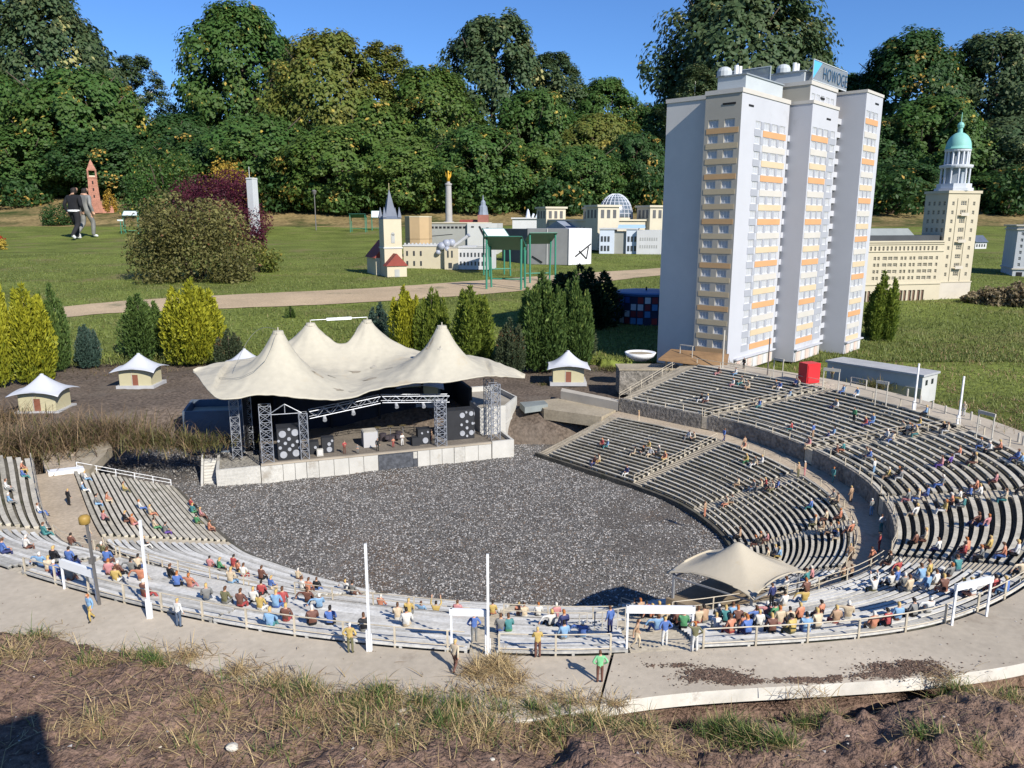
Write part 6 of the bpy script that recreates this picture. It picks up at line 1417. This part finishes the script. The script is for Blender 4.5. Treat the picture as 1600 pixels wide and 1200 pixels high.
# ---------------------------------------------------------------- information panels on green frames
m_gf = M('green_frame',(.04,.20,.13),rough=.45,var=.1); m_pf = M('panel_face',(.62,.66,.66),rough=.4,var=.06); m_pb = M('panel_back',(.035,.13,.09),rough=.5,var=.1)
def info(p, rz, w_, h_, label, tilt=35, d_=.45, face=True, faceup=True):
    T = empty('information_panel', p, rz); tag(T, label, 'sign', 'information panels on green frames')
    c, s_ = math.cos(rad(tilt)), math.sin(rad(tilt)); hb = h_; P0 = Vector((-w_/2,0,hb)); ex = Vector((w_,0,0)); ey = Vector((0,d_*c,d_*s_)); n = ex.cross(ey).normalized()*.012
    mb = MB(); mb.add([P0,P0+ex,P0+ex+ey,P0+ey]+[q+n for q in (P0,P0+ex,P0+ex+ey,P0+ey)], [(0,3,2,1),(4,5,6,7),(0,1,5,4),(1,2,6,5),(2,3,7,6),(3,0,4,7)]); mb.build('board', m_pb, T)
    q = [P0+ex*.04+ey*.05+n*1.2,P0+ex*.96+ey*.05+n*1.2,P0+ex*.96+ey*.95+n*1.2,P0+ex*.04+ey*.95+n*1.2]; mb = MB(); mb.add(q,[(0,1,2,3)]); mb.build('printed_face', m_pf, T)
    for a in (-1,1):
        MB().tube((a*w_*.46,d_*c*.1,-.05),(a*w_*.46,d_*c*.25,hb+d_*s_*.25),.014,n=8).build('leg', m_gf, T); MB().tube((a*w_*.46,d_*c*.9,-.05),(a*w_*.46,d_*c*.85,hb+d_*s_*.85),.014,n=8).build('leg', m_gf, T)
    MB().tube((-w_*.46,d_*c*.1,.12),(w_*.46,d_*c*.1,.12),.010,n=6).build('cross_bar', m_gf, T)
    return T
p, s = spot(795,450); info((p.x,p.y,p.z), math.pi*.93, .50, .50,'green framed information panel seen from behind beside the path',tilt=28,d_=.38)
p, s = spot(838,440); info((p.x,p.y,p.z), math.pi*1.10, .42, .54,'rightmost green framed information panel seen from behind beside the path',tilt=28,d_=.34)
p, s = spot(782,436); info((p.x,p.y+.5,p.z), .35, .38, .56,'green framed information panel with its pale face up behind the other two',tilt=25,d_=.42)
p, s = spot(205,366); info((p.x,p.y,p.z), .3, .5, .62,'pale topped information panel on green legs near the walkers',tilt=20,d_=.5)
p, s = spot(562,362); info((p.x,p.y,p.z), math.pi, .6, .50,'dark backed far information panel left of the church',tilt=20,d_=.4)
p, s = spot(580,362); info((p.x+.1,p.y+.6,p.z), 0.1, .38, .50,'pale far information panel left of the church',tilt=60,d_=.3)
p, s = spot(190,366); T = empty('marker_sign', p); tag(T,'short green marker post with small plate near the walkers','sign'); MB().tube((0,0,-.05),(0,0,.45),.015,n=6).build('post', m_gf, T); MB().box(-.1,.1,-.01,.01,.45,.50).build('plate', m_pf, T)
# unseen board added behind the camera; its shadow falls on the soil bank corner
nb = empty('shadow_board', (.15,-.12,-.05)); tag(nb,'unseen upright board added to cast a square shadow on the soil bank','sign')
ld = Vector((-.8,-.6,0)); MB().bar(Vector((0,0,.95)), ld*.42+Vector((0,0,.95)), .03, .60).build('board', m_pb, nb)
for f in (.03,.39): MB().tube(ld*f+Vector((0,0,-.2)), ld*f+Vector((0,0,.66)), .016, n=8).build('leg', m_gf, nb)
# park lamp
p, s = spot(494,360); T = empty('park_lamp', p); tag(T,'thin dark park lamp post before the trees','lamp'); MB().tube((0,0,-.05),(0,0,52*s),.022,.016,8).build('post', m_grey, T); MB().lathe([(.05,52*s),(.09,56*s),(.10,57*s),(.03,59*s)],10).build('lamp_head', m_grey, T)
# two park visitors
A_w1 = ((.27,-.06,1.16),(.26,.03,.92),(.25,.06,.84))
A_pk = ((.30,-.05,1.15),(.24,.08,.95),(.2,.10,.90))
FIG['visitor1'] = skinned(*body({'l': A_w1, 'r': A_pk}, {'l': L_w1, 'r': L_w2}, lean=.07), sub=2); FIG['visitor2'] = skinned(*body({'l': A_pk, 'r': A_w1}, {'l': L_w2, 'r': L_w1}, lean=.03), sub=2)
for key, px, py, rz, sh, tr, label, sc_ in (('visitor1',121,375,-.25,'k','k','person in black sweater and black trousers walking over the lawn',1.0),('visitor2',138,372,-.35,'e','e','person in grey top and grey trousers walking beside the one in black',.95)):
    p, s = spot(px, py); o = figure(key, p, rz, sh, tr, 'k', label, None, name='person', scale=sc_*79*s/1.78/FS); o['category'] = 'person'
    if 'group' in o: del o['group']
    if key == 'visitor1':
        o.material_slots[1].material = M('sweater_black',(.012,.012,.014),rough=.9,var=.2); o.material_slots[2].material = M('trousers_black',(.016,.016,.018),rough=.9,var=.2)
    o.scale = (o.scale[0]*1.18,o.scale[1]*1.12,o.scale[2]); o.material_slots[5].material = m_white
    if key == 'visitor1':
        hem = MB().lathe([(.165,.93),(.172,.96),(.168,.99)],16,cap=False).build('shirt_hem', m_white, o)
# ================================================================= VEGETATION
def leafcards(C, size, aspect=.6, up=.35, out=None, jit=1.0):
    """rhombic leaf cards at points C; returns verts, quads"""
    n = len(C); d = np.random.normal(0,1,(n,3)); d /= np.linalg.norm(d,axis=1)[:,None]
    N = np.random.normal(0,1,(n,3))*jit + np.array([0,0,up*2])
    if out is not None: N += out*1.1
    N /= np.linalg.norm(N,axis=1)[:,None]
    U = np.cross(N,d); U /= (np.linalg.norm(U,axis=1)[:,None]+1e-9); W = np.cross(N,U)
    s = (np.random.uniform(size[0],size[1],n)/2)[:,None]
    V = np.stack([C-U*s, C-W*s*aspect+N*s*.15, C+U*s, C+W*s*aspect+N*s*.15],1).reshape(-1,3)
    return V, np.arange(n*4).reshape(-1,4)
def crown_points(rng, H, R, z0, nclump, per, clump_r, shape='round', gappy=.0):
    C = []; T = []; Oo = []
    for k in range(nclump):
        for _ in range(50):
            h = rng.uniform(0,1)**.8; th = rng.uniform(0,6.283)
            prof = {'round': math.sin(math.pi*(0.14+.80*h))**.75, 'cone': (1-h)**.75*.95+.10, 'spread': (.55+.6*h if h < .65 else max(.05,(1-h)/.35)**.6*.95)}[shape]
            prof *= .78+.32*mnoise.noise(Vector((math.cos(th)*1.4,math.sin(th)*1.4,h*2.6+H)))+.0
            r = R*prof*rng.uniform(.35,1.0)**.45*(1+.22*mnoise.noise(Vector((th*2.1+H,h*7,R*3)))) 
            if mnoise.noise(Vector((r*math.cos(th)*.45+H,r*math.sin(th)*.45,h*H*.4))) < gappy-.5: continue
            break
        c = np.array([r*math.cos(th), r*math.sin(th), z0+(H-z0)*h]); cr = clump_r*rng.uniform(.6,1.25)*(1-.35*h)
        n = int(per*rng.uniform(.6,1.3)); q = np.random.normal(0,1,(n,3)); q /= np.linalg.norm(q,axis=1)[:,None]; rr = np.random.uniform(0,1,n)**.4
        P = c+q*rr[:,None]*cr*np.array([1,1,.85]); C.append(P)
        t0 = rng.gauss(.45,.16); odd = rng.random() < .014
        T.append(np.clip(np.random.normal(t0,.16,n)+(.5 if odd else 0),0,1)); 
        oc = np.array([c[0],c[1],(c[2]-H*.4)*.5]); oc = oc/(np.linalg.norm(oc)+1e-6); Oo.append(np.tile(oc,(n,1))+q*.8)
    return np.concatenate(C), np.concatenate(T), np.concatenate(Oo)
def trunk_mesh(rng, H, z0, r, mat, limbs=9, R=3.0, name='trunk'):
    mb = MB(); pts = [(0,0,-.3)]; x = y = 0
    for k in range(1,7): x += rng.uniform(-.12,.12)*H*.1; y += rng.uniform(-.12,.12)*H*.1; pts.append((x,y,H*.9*k/6))
    for k in range(6): mb.tube(pts[k],pts[k+1],r*(1-.15*k),r*(1-.15*(k+1)),8)
    for k in range(limbs):
        f = rng.uniform(.18,.75); i = min(5,int(f*6)); b = Vector(pts[i]).lerp(Vector(pts[i+1]),f*6-i); th = rng.uniform(0,6.283); L_ = R*rng.uniform(.45,.8)*(1.1-f*.5)
        m_ = b+Vector((math.cos(th)*L_*.5,math.sin(th)*L_*.5,L_*.28)); e = m_+Vector((math.cos(th+.3)*L_*.5,math.sin(th+.3)*L_*.5,L_*.40)); mb.tube(b,m_,r*.36,r*.2,6); mb.tube(m_,e,r*.2,r*.06,6)
        e2 = m_+Vector((math.cos(th-.8)*L_*.4,math.sin(th-.8)*L_*.4,L_*.3)); mb.tube(m_,e2,r*.15,r*.04,5)
    return mb.mesh(name, mat, smooth=True)
m_bark = M('bark',(.10,.075,.055),rough=.95,var=.3,scale=3,fine=.3,fscale=20,bump=.6,bscale=20); m_birch = M('birch_bark',(.52,.50,.46),rough=.8,var=.25,scale=4,col2=(.08,.07,.06),patch=.15,pscale=6)
LM = {'dark': leafmat('leaf_dark',(0.036,0.091,0.025),(.048,.090,.022),(0.500,0.328,0.075)), 'mid': leafmat('leaf_mid',(0.061,0.138,0.030),(.078,.125,.028),(0.500,0.378,0.075)), 'oak': leafmat('leaf_oak',(0.081,0.155,0.030),(.105,.145,.030),(0.500,0.352,0.075)),
      'yel': leafmat('leaf_yellowing',(0.127,0.177,0.036),(.175,.165,.035),(0.500,0.402,0.087)), 'aut': leafmat('leaf_autumn',(0.402,0.277,0.051),(.42,.26,.04),(0.500,0.402,0.075)), 'grey': leafmat('leaf_greyish',(0.070,0.121,0.051),(.085,.112,.045),(0.402,0.378,0.151))}
TV = []; rng = random.Random(5)
for k, (H, R_, z0, nc, per, cr, shp, gap) in enumerate([(10,3.3,.5,480,95,.62,'round',.08),(10,3.6,.3,520,90,.62,'round',.06),(10,2.6,.5,380,90,.55,'cone',.06),(10,3.9,2.4,360,90,.62,'spread',.2),(10,3.1,.3,460,90,.58,'round',.1),(10,3.0,1.2,300,80,.55,'round',.24),
      (5.6,3.3,.2,360,95,.55,'round',.02),(5.6,3.6,.2,380,95,.58,'round',.0),(3.9,3.3,.1,280,100,.52,'round',-.02),(3.9,3.6,.1,300,100,.55,'round',-.02)]):
    C, T, Oo = crown_points(rng,H,R_,z0,nc,per,cr,shp,gap); V, Q = leafcards(C,(.10,.21),.66,.42,Oo*1.3,jit=.62)
    TV.append((np_mesh('crown',V,Q,LM['mid'],tint=T), trunk_mesh(rng,H,z0,.20,m_bark if k != 5 else m_birch,11,R_), H))
def tree(px, Y, ytop, wpx, var, mat, label, base=None):
    X = (px-800)/1200*Y*1.0; z0 = lawn_z(X,Y); zt = atY(px,ytop,Y).z; X = atY(px,ytop+100,Y).x; cw = wpx/1200*Y/2/3.2; hh = (zt-z0+.2)*.98; q = hh/cw; var = var if q > 7.4 else ((6 if var % 2 == 0 else 7) if q > 4.6 else (8 if var % 2 == 0 else 9)); h = hh/TV[var][2]
    T = empty('tree', (X,Y,z0-.1), rng.uniform(0,6.28)); T.scale = (cw,cw,h); tag(T, label, 'tree', 'trees of the wood behind the lawn')
    c = link('crown', TV[var][0], T); c.material_slots[0].link = 'OBJECT'; c.material_slots[0].material = LM[mat]; link('trunk', TV[var][1], T); return T
TREES = [  # px, depth, top y, width px, variant, leaf, label
 (75,50,-12,250,0,'grey','tall grey green tree whose top reaches out of the sky behind the brick tower'),(-70,49,60,230,1,'dark','dark tree cut by the frame edge left of the brick tower'),(218,52,88,140,5,'grey','slim feathery tree top in the dip beside the tall grey green tree'),(372,50,14,230,1,'mid','broad tall tree with twin tops behind the purple bush'),(445,52,60,140,2,'dark','pointed dark tree behind the yellowing oak'),
 (772,50,28,230,0,'grey','tall olive tree crowning the middle of the wood'),(868,51,84,150,4,'grey','rounded olive tree right of the tallest middle tree'),(945,50,128,150,5,'mid','small topped tree at the descending end of the middle wood'),(1022,50,168,150,1,'dark','dark low tree just left of the apartment tower'),(1165,52,-45,300,3,'grey','great open crowned tree towering behind the apartment tower'),(1255,55,60,150,4,'mid','leafy tree behind the roof sign'),
 (1415,50,55,230,0,'dark','tall dark tree between apartment tower and domed tower'),(1545,50,58,210,5,'grey','pale trunked birch behind the copper dome'),(1640,50,78,220,1,'dark','dark tree cut by the frame edge above the shaded building'),(1325,54,120,170,4,'dark','low dark tree filling the gap right of the roof sign'),
 (130,44,120,260,1,'mid','wide green tree in front of the tall grey green tree'),(-20,44,120,240,4,'mid','leafy green tree at the frame edge above the brown grass'),(285,45,185,190,4,'dark','dark tree in the dip left of the twin topped tree'),(520,44,58,220,5,'yel','yellowing open oak top against the sky'),(600,45,70,160,5,'yel','thin yellowing oak top right of the larger yellowing one'),(670,44,112,200,1,'oak','bright green oak with layered boughs'),
 (590,43,165,230,4,'oak','layered oak below the yellowing tops'),(840,44,150,200,0,'mid','leafy tree below the rounded olive tree'),(1085,46,105,130,5,'grey','open tree whose boughs show left of the apartment tower roof'),(1450,44,160,230,4,'mid','green tree left of the copper dome'),(1570,44,190,230,1,'grey','hanging grey green tree right of the copper dome'),(935,43,185,180,0,'yel','yellow tinged tree above the parliament dome'),(1345,45,190,190,1,'dark','dark tree directly right of the apartment tower'),
 (60,42,205,230,0,'mid','low broad tree behind the person in black'),(190,42,205,220,4,'dark','dark low tree behind the brick tower'),(415,39,190,250,1,'mid','broad low tree behind the pale slab tower'),(530,37,205,240,0,'oak','heavy layered oak behind the park lamp'),(640,37,225,210,1,'oak','dense low oak behind the church spire'),(745,37,205,220,4,'mid','dense low tree behind the victory column'),(830,38,235,190,0,'oak','dense low oak right of the victory column'),
 (905,38,235,170,1,'mid','low tree left of the parliament dome'),(990,40,215,150,1,'dark','very dark low tree behind the parliament dome'),(1395,39,260,200,0,'dark','dark low tree behind the long windowed wing'),(1500,39,280,200,4,'mid','low tree behind the lantern of the domed tower'),(1600,39,265,200,1,'dark','dark low tree above the shaded building'),(320,39,215,200,0,'dark','dark low tree above the yellow shrub'),(1050,41,280,170,0,'mid','low tree hidden behind the apartment tower edge')]
for a in TREES: tree(*a)
# bushes
def bush_mesh(H, R_, n, size, seed, aspect=.55, lumps=26):
    r_ = random.Random(seed); np.random.seed(seed); C = []; T = []; Oo = []
    for k in range(lumps):
        th = r_.uniform(0,6.283); h = r_.uniform(0.05,1); rr = R_*math.sqrt(max(0,1-(h*1.02-.25)**2*1.1))*r_.uniform(.4,.82); c = np.array([rr*math.cos(th),rr*math.sin(th),H*h*.82]); m_ = int(n/lumps); q = np.random.normal(0,1,(m_,3)); q /= np.linalg.norm(q,axis=1)[:,None]
        P = c+q*(np.random.uniform(0,1,m_)**.35)[:,None]*R_*.36*np.array([1,1,.8*H/R_]); P[:,2] = np.abs(P[:,2]); C.append(P); T.append(np.clip(np.random.normal(r_.gauss(.45,.15),.2,m_),0,1)); Oo.append(q)
    C = np.concatenate(C); V, Q = leafcards(C,size,aspect,.2,np.concatenate(Oo)); return np_mesh('foliage',V,Q,LM['mid'],tint=np.concatenate(T))
def stems_mesh(H, R_, seed, mat, n=9):
    r_ = random.Random(seed); mb = MB()
    for k in range(n):
        th = r_.uniform(0,6.283); mb.tube((0.04*math.cos(th),.04*math.sin(th),-.03),(R_*.5*math.cos(th),R_*.5*math.sin(th),H*r_.uniform(.5,.8)),.02*H,.006*H,5)
    return mb.mesh('stems', mat)
def bush(px, py, wpx, hpx, mat, label, size, n=9000, seed=1, name='bush', sub=None):
    p, s = spot(px, py); H = hpx*s; R_ = wpx*s/2; T = empty(name, p, seed*1.3); tag(T, label, 'bush'); c = link('foliage', bush_mesh(H,R_,n,size,seed), T); c.material_slots[0].link = 'OBJECT'; c.material_slots[0].material = mat; link('stems', stems_mesh(H,R_,seed,m_bark), T); return T
LB = leafmat('leaf_barberry',(.075,.072,.022),(.24,.225,.075),(.22,.10,.05)); LP = leafmat('leaf_purple',(.045,.008,.018),(.13,.025,.045),(.12,.04,.03))
bush(310,436,200,122,LB,'big rounded olive brown bush on the lawn',(.03,.065),16000,3)
bush(345,364,165,86,LP,'dark purple leaved bush behind the big olive brown bush',(.05,.11),16000,4)
bush(360,345,90,85,LM['aut'],'yellow autumn shrub above the purple bush',(.07,.14),4500,5)
bush(265,335,130,95,LM['mid'],'leafy green shrub left of the yellow autumn shrub',(.08,.16),7000,6)
bush(275,255,40,65,LM['aut'],'narrow golden tree crown glowing among the dark trees',(.10,.2),2600,16)
bush(90,352,50,32,LM['dark'],'low dark green shrub before the person in black',(.05,.10),3000,7)
bush(172,332,22,32,LM['aut'],'small ochre conifer beside the brick tower',(.05,.10),1800,8)
bush(400,425,80,45,LM['yel'],'loose yellow green sprigs right of the big olive brown bush',(.03,.07),1800,9)
bush(395,395,50,45,LP,'reddish foot of the purple bush by the pale slab tower',(.04,.08),1800,19)
LF = leafmat('flower_red',(.30,.01,.01),(.5,.03,.02),(.6,.4,.03)); LFY = leafmat('flower_yellow',(.35,.25,.03),(.6,.45,.08))
bush(-2,390,26,16,LFY,'yellow flower clump at the frame edge on the lawn',(.03,.06),900,10); bush(-4,378,22,10,LF,'red flower clump behind the yellow flowers',(.03,.06),700,11)
LD = leafmat('ornamental_grass',(.17,.13,.075),(.36,.29,.17),(.20,.2,.08))
for k, (px, py, wp_, hp_) in enumerate(((1555,475,60,28),(1590,478,50,34),(1525,474,40,16))):
    bush(px,py,wp_,hp_,LD,('wide pale dry ornamental grass before the shaded building','tall pale dry ornamental grass at the frame edge','low pale dry tuft at the foot of the domed tower')[k],(.02,.06),2600,30+k,name='ornamental_grass')
# undergrowth along the wood edge
np.random.seed(9)
UG = [(20,322,120,40,'dark'),(240,318,110,50,'dark'),(430,330,130,60,'dark'),(560,332,120,50,'mid'),(660,330,120,70,'oak'),(770,332,120,60,'mid'),(870,334,110,50,'dark'),(1015,330,90,50,'dark'),(1390,335,120,60,'dark'),(1580,335,90,70,'dark'),(480,320,90,70,'mid'),(330,325,90,60,'dark')]
for k, (px,py,wp_,hp_,mt) in enumerate(UG):
    lab = ['behind the brick tower lawn edge','left of the yellow shrub','behind the park lamp, left','behind the dark information panel','behind the church spire','behind the victory column','left of the parliament','right of the glass dome','behind the long windowed wing','above the shaded building','behind the park lamp','behind the pale slab tower'][k]
    bush(px,py,wp_,hp_,LM[mt],'shady shrub at the wood edge '+lab,(.14,.30),2600,40+k)
# ---------------------------------------------------------------- conifers in rows
def thuja_mesh(seed, H=1.0, R_=.36, fingers=11, n=7000, top=.55):
    r_ = random.Random(seed); np.random.seed(seed); V = []; T = []
    F_ = [(0,0,1.0)]
    for k in range(fingers): th = r_.uniform(0,6.283); q = R_*r_.uniform(.2,.78); F_.append((q*math.cos(th),q*math.sin(th),r_.uniform(.62,1.0)*(1-.15*q/R_)))
    per = int(n/len(F_)); verts = []; tint = []
    for (fx,fy,fh) in F_:
        h = np.random.uniform(0,1,per)**.85; z = h*fh*H; rr = R_*.30*np.clip(np.minimum(1,(h+.18)*2.2)*np.clip((1-h)*2.6,0,1)**.8,.02,1)*np.random.uniform(.35,1,per)**.5*1.0
        th = np.random.uniform(0,6.283,per); c = np.stack([fx*(.95+.1*np.sin(3*h))+rr*np.cos(th),fy*(.95+.1*np.sin(3*h))+rr*np.sin(th),z],1)
        gx_, gy_ = c[:,0], c[:,1]; gr = np.sqrt(gx_**2+gy_**2)+1e-5
        d = np.stack([gx_/gr*.45+np.cos(th)*.3,gy_/gr*.45+np.sin(th)*.3,np.full(per,1.0)],1)+np.random.normal(0,.5,(per,3)); d /= np.linalg.norm(d,axis=1)[:,None]
        s_ = np.cross(d,np.random.normal(0,1,(per,3))); s_ /= np.linalg.norm(s_,axis=1)[:,None]; L_ = np.random.uniform(.032,.075,per)[:,None]*H; w_ = L_*np.random.uniform(.13,.24,per)[:,None]
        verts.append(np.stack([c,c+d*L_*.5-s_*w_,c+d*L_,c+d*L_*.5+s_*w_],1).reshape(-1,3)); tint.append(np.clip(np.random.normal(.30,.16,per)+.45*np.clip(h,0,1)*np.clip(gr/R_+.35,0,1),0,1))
    V = np.concatenate(verts); return np_mesh('foliage',V,np.arange(len(V)).reshape(-1,4),LM['mid'],tint=np.concatenate(tint))
TH_M = [thuja_mesh(21,fingers=22,n=15000),thuja_mesh(22,R_=.30,fingers=17,n=12000),thuja_mesh(23,R_=.42,fingers=28,n=18000),thuja_mesh(24,R_=.24,fingers=8,n=6000)]
mbk = MB(); mbk.tube((0,0,-.05),(0,0,.85),.03,.008,7); TK = mbk.mesh('trunk', m_bark)
CL = {'gold': leafmat('thuja_gold',(0.101,0.142,0.016),(.42,.40,.030),(0.500,0.500,0.054),trans=.3), 'green': leafmat('thuja_green',(0.038,0.078,0.022),(.125,.19,.045),(0.270,0.324,0.081)), 'dark': leafmat('thuja_dark',(0.011,0.030,0.012),(.030,.055,.018),(0.068,0.095,0.027)), 'blue': leafmat('thuja_blue',(0.034,0.074,0.054),(.095,.15,.115),(0.189,0.135,0.081)), 'rust': leafmat('thuja_rust',(0.041,0.068,0.034),(.10,.12,.06),(0.324,0.135,0.054)), 'lime': leafmat('thuja_lime',(0.068,0.115,0.020),(.22,.27,.04),(0.405,0.405,0.068))}
def thuja(px, py, hpx, wpx, var, mat, label, Y=None, z=-.2):
    p = at(px, py, z) if Y is None else atY(px, py, Y); s = p.y/1200/_C; T = empty('conifer', p, rng.uniform(0,6.28)); H = hpx*s*1.0; k = wpx*s/(2*(.36,.30,.42,.24)[var])*.92; T.scale = (k,k,H); tag(T, label, 'conifer', 'conifers planted behind the stage')
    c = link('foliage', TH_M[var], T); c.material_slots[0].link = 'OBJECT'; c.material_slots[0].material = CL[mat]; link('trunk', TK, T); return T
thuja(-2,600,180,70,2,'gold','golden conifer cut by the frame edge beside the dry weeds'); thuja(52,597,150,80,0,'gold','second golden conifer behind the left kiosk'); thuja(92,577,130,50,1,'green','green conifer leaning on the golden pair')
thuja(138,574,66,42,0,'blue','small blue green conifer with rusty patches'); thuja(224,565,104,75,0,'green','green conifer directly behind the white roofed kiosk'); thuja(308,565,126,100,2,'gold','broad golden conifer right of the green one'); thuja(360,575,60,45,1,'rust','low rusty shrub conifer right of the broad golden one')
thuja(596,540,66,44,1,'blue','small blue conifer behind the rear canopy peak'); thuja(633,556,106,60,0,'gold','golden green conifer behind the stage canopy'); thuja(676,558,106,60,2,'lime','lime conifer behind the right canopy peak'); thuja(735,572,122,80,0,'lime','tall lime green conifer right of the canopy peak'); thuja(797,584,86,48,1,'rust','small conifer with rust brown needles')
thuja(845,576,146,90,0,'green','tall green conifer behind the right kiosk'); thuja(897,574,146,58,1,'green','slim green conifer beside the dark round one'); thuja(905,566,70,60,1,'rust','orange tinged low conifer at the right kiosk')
p = on_lawn(905,508); s = p.y/1200; 
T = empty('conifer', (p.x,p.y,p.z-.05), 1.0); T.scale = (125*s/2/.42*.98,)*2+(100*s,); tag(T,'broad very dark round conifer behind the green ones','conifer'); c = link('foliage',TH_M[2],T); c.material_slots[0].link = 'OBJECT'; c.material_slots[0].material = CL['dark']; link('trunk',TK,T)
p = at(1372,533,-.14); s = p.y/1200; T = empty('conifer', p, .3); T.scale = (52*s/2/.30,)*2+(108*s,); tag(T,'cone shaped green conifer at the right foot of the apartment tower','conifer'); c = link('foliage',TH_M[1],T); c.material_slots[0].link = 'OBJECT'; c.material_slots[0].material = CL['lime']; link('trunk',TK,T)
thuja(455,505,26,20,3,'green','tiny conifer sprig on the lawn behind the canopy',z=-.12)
# ---------------------------------------------------------------- lawn blades and weeds
np.random.seed(31); pts = []; r_ = random.Random(31)
def vis(x, y): return abs(x) < .70*y+.3
while len(pts) < 110000:
    u = r_.random(); y = 5.7+12.0*u**1.7; x = r_.uniform(-.72,.72)*y
    if y < 6.05 and inpoly(x,y,PITPOLY): continue
    if 1.0 < x < 2.9 and 5.0 < y < 6.3 and False: continue
    px, py = proj((x,y,lawn_z(x,y)))
    if -60 < px < 1120:
        pt_ = np.interp(px,[q[0] for q in PATH_T],[q[1] for q in PATH_T]); pb_ = np.interp(px,[q[0] for q in PATH_B],[q[1] for q in PATH_B])
        if pt_-1 < py < pb_+1: continue
    pts.append((x,y,lawn_z(x,y)-.004))
m_lb = leafmat('lawn_blade',(.085,.115,.030),(.215,.245,.07),(.24,.20,.08),trans=.25)
o = blades('lawn_grass', pts, (.018,.045), (.004,.009), 1.1, m_lb, curl=.6); tag(o,'mown green grass covering the lawn','grass',kind='stuff')
pts = []; pts2 = []
while len(pts) < 26000:                                         # rough grass beyond the right promenade
    y = r_.uniform(2.6,7.2); x = r_.uniform(1.3,.74*y+.2)
    if inpoly(x,y,PITPOLY) or not vis(x,y): continue
    tt = [Vector(cv(O_,7.5+k*.25)) for k in range(19)]
    if min((q-Vector((x,y))).length for q in tt) < .035: continue
    if y > 4.0 and x < np.interp(y,[4.2,4.4,5.0,6.0],[1.95,1.9,1.45,1.2]): continue
    pts.append((x,y,lawn_z(x,y)-.01)); 
    if fbm(x,y,1.2,3,4.4) > .12 and len(pts2) < 6000: pts2.append(pts[-1])
o = blades('rough_grass', pts, (.018,.055), (.003,.006), 1.0, m_lb, curl=.8); tag(o,'rough unmown grass beyond the far promenade','grass',kind='stuff')
o = blades('rough_dry_grass', pts2, (.02,.06), (.0025,.006), .9, m_thatch, curl=.8); tag(o,'brown dry grass among the rough green grass','grass',kind='stuff')
# edge between yard and lawn
pts = [(x,5.75+.35*r_.random()+.1*math.sin(x*2),-.19) for x in [r_.uniform(-4.4,1.1) for _ in range(9000)]]
o = blades('yard_edge_grass', pts, (.03,.09), (.003,.006), .9, m_lb, curl=.8); tag(o,'uneven grass edge where the lawn meets the soil yard','grass',kind='stuff')
# dry weed thicket on the left
def weeds(px, py, z, r, h, n, label, green=.25, seed=0):
    c = at(px,py,z); np.random.seed(seed+70); r2 = random.Random(seed+70); T = empty('dry_weeds', c); tag(T,label,'weeds')
    A = []; B = []
    for k in range(n):
        q = abs(r2.gauss(0,.5))*r; th = r2.uniform(0,6.283); (B if r2.random() < green else A).append((q*math.cos(th)*1.3,q*math.sin(th)*.8,-.01))
    o = blades('dry_stalks', A, (h*.4,h*1.15), (.0016,.0038), .75, leafmat('weed_brown',(.12,.078,.042),(.31,.215,.12),(.08,.05,.03),trans=.2), curl=1.3); o.parent = T
    if B: o = blades('green_leaves', B, (h*.3,h*.8), (.003,.006), .9, leafmat('weed_olive',(.06,.065,.02),(.17,.16,.055),(.25,.17,.07)), curl=1.0); o.parent = T
weeds(20,705,-.19,.34,.25,1900,'dense brown weed thicket before the half hidden kiosk',.25,1); weeds(95,690,-.20,.30,.23,1700,'olive brown weeds beside the left entrance slab',.3,2); weeds(165,680,-.205,.28,.22,1500,'tangled weeds behind the plank ramp',.25,3); weeds(225,690,-.21,.26,.15,1100,'greener weeds reaching the gravel edge',.55,4); weeds(300,695,-.22,.20,.14,900,'grass and weeds in front of the dark stage annex',.65,5); weeds(-20,660,-.2,.3,.22,900,'brown weeds at the frame edge behind the thicket',.2,6)
weeds(1145,576,-.03,.10,.11,260,'dry weed tuft before the apartment tower',.2,7); weeds(1365,604,-.05,.11,.12,320,'spiky green plant before the flat grey building',.95,8); weeds(1575,680,-.03,.16,.09,500,'dry stalks beyond the far gate frame',.2,9); weeds(850,600,-.21,.12,.04,160,'low grass blades behind the right kiosk',.8,10)
weeds(955,575,-.19,.13,.06,420,'bright green grass tuft between right kiosk and stone platform',.97,11); weeds(700,575,-.2,.5,.05,700,'dry grass fringe under the conifer row',.3,12); weeds(200,575,-.2,.6,.05,700,'dry grass fringe behind the white roofed kiosks',.3,13)
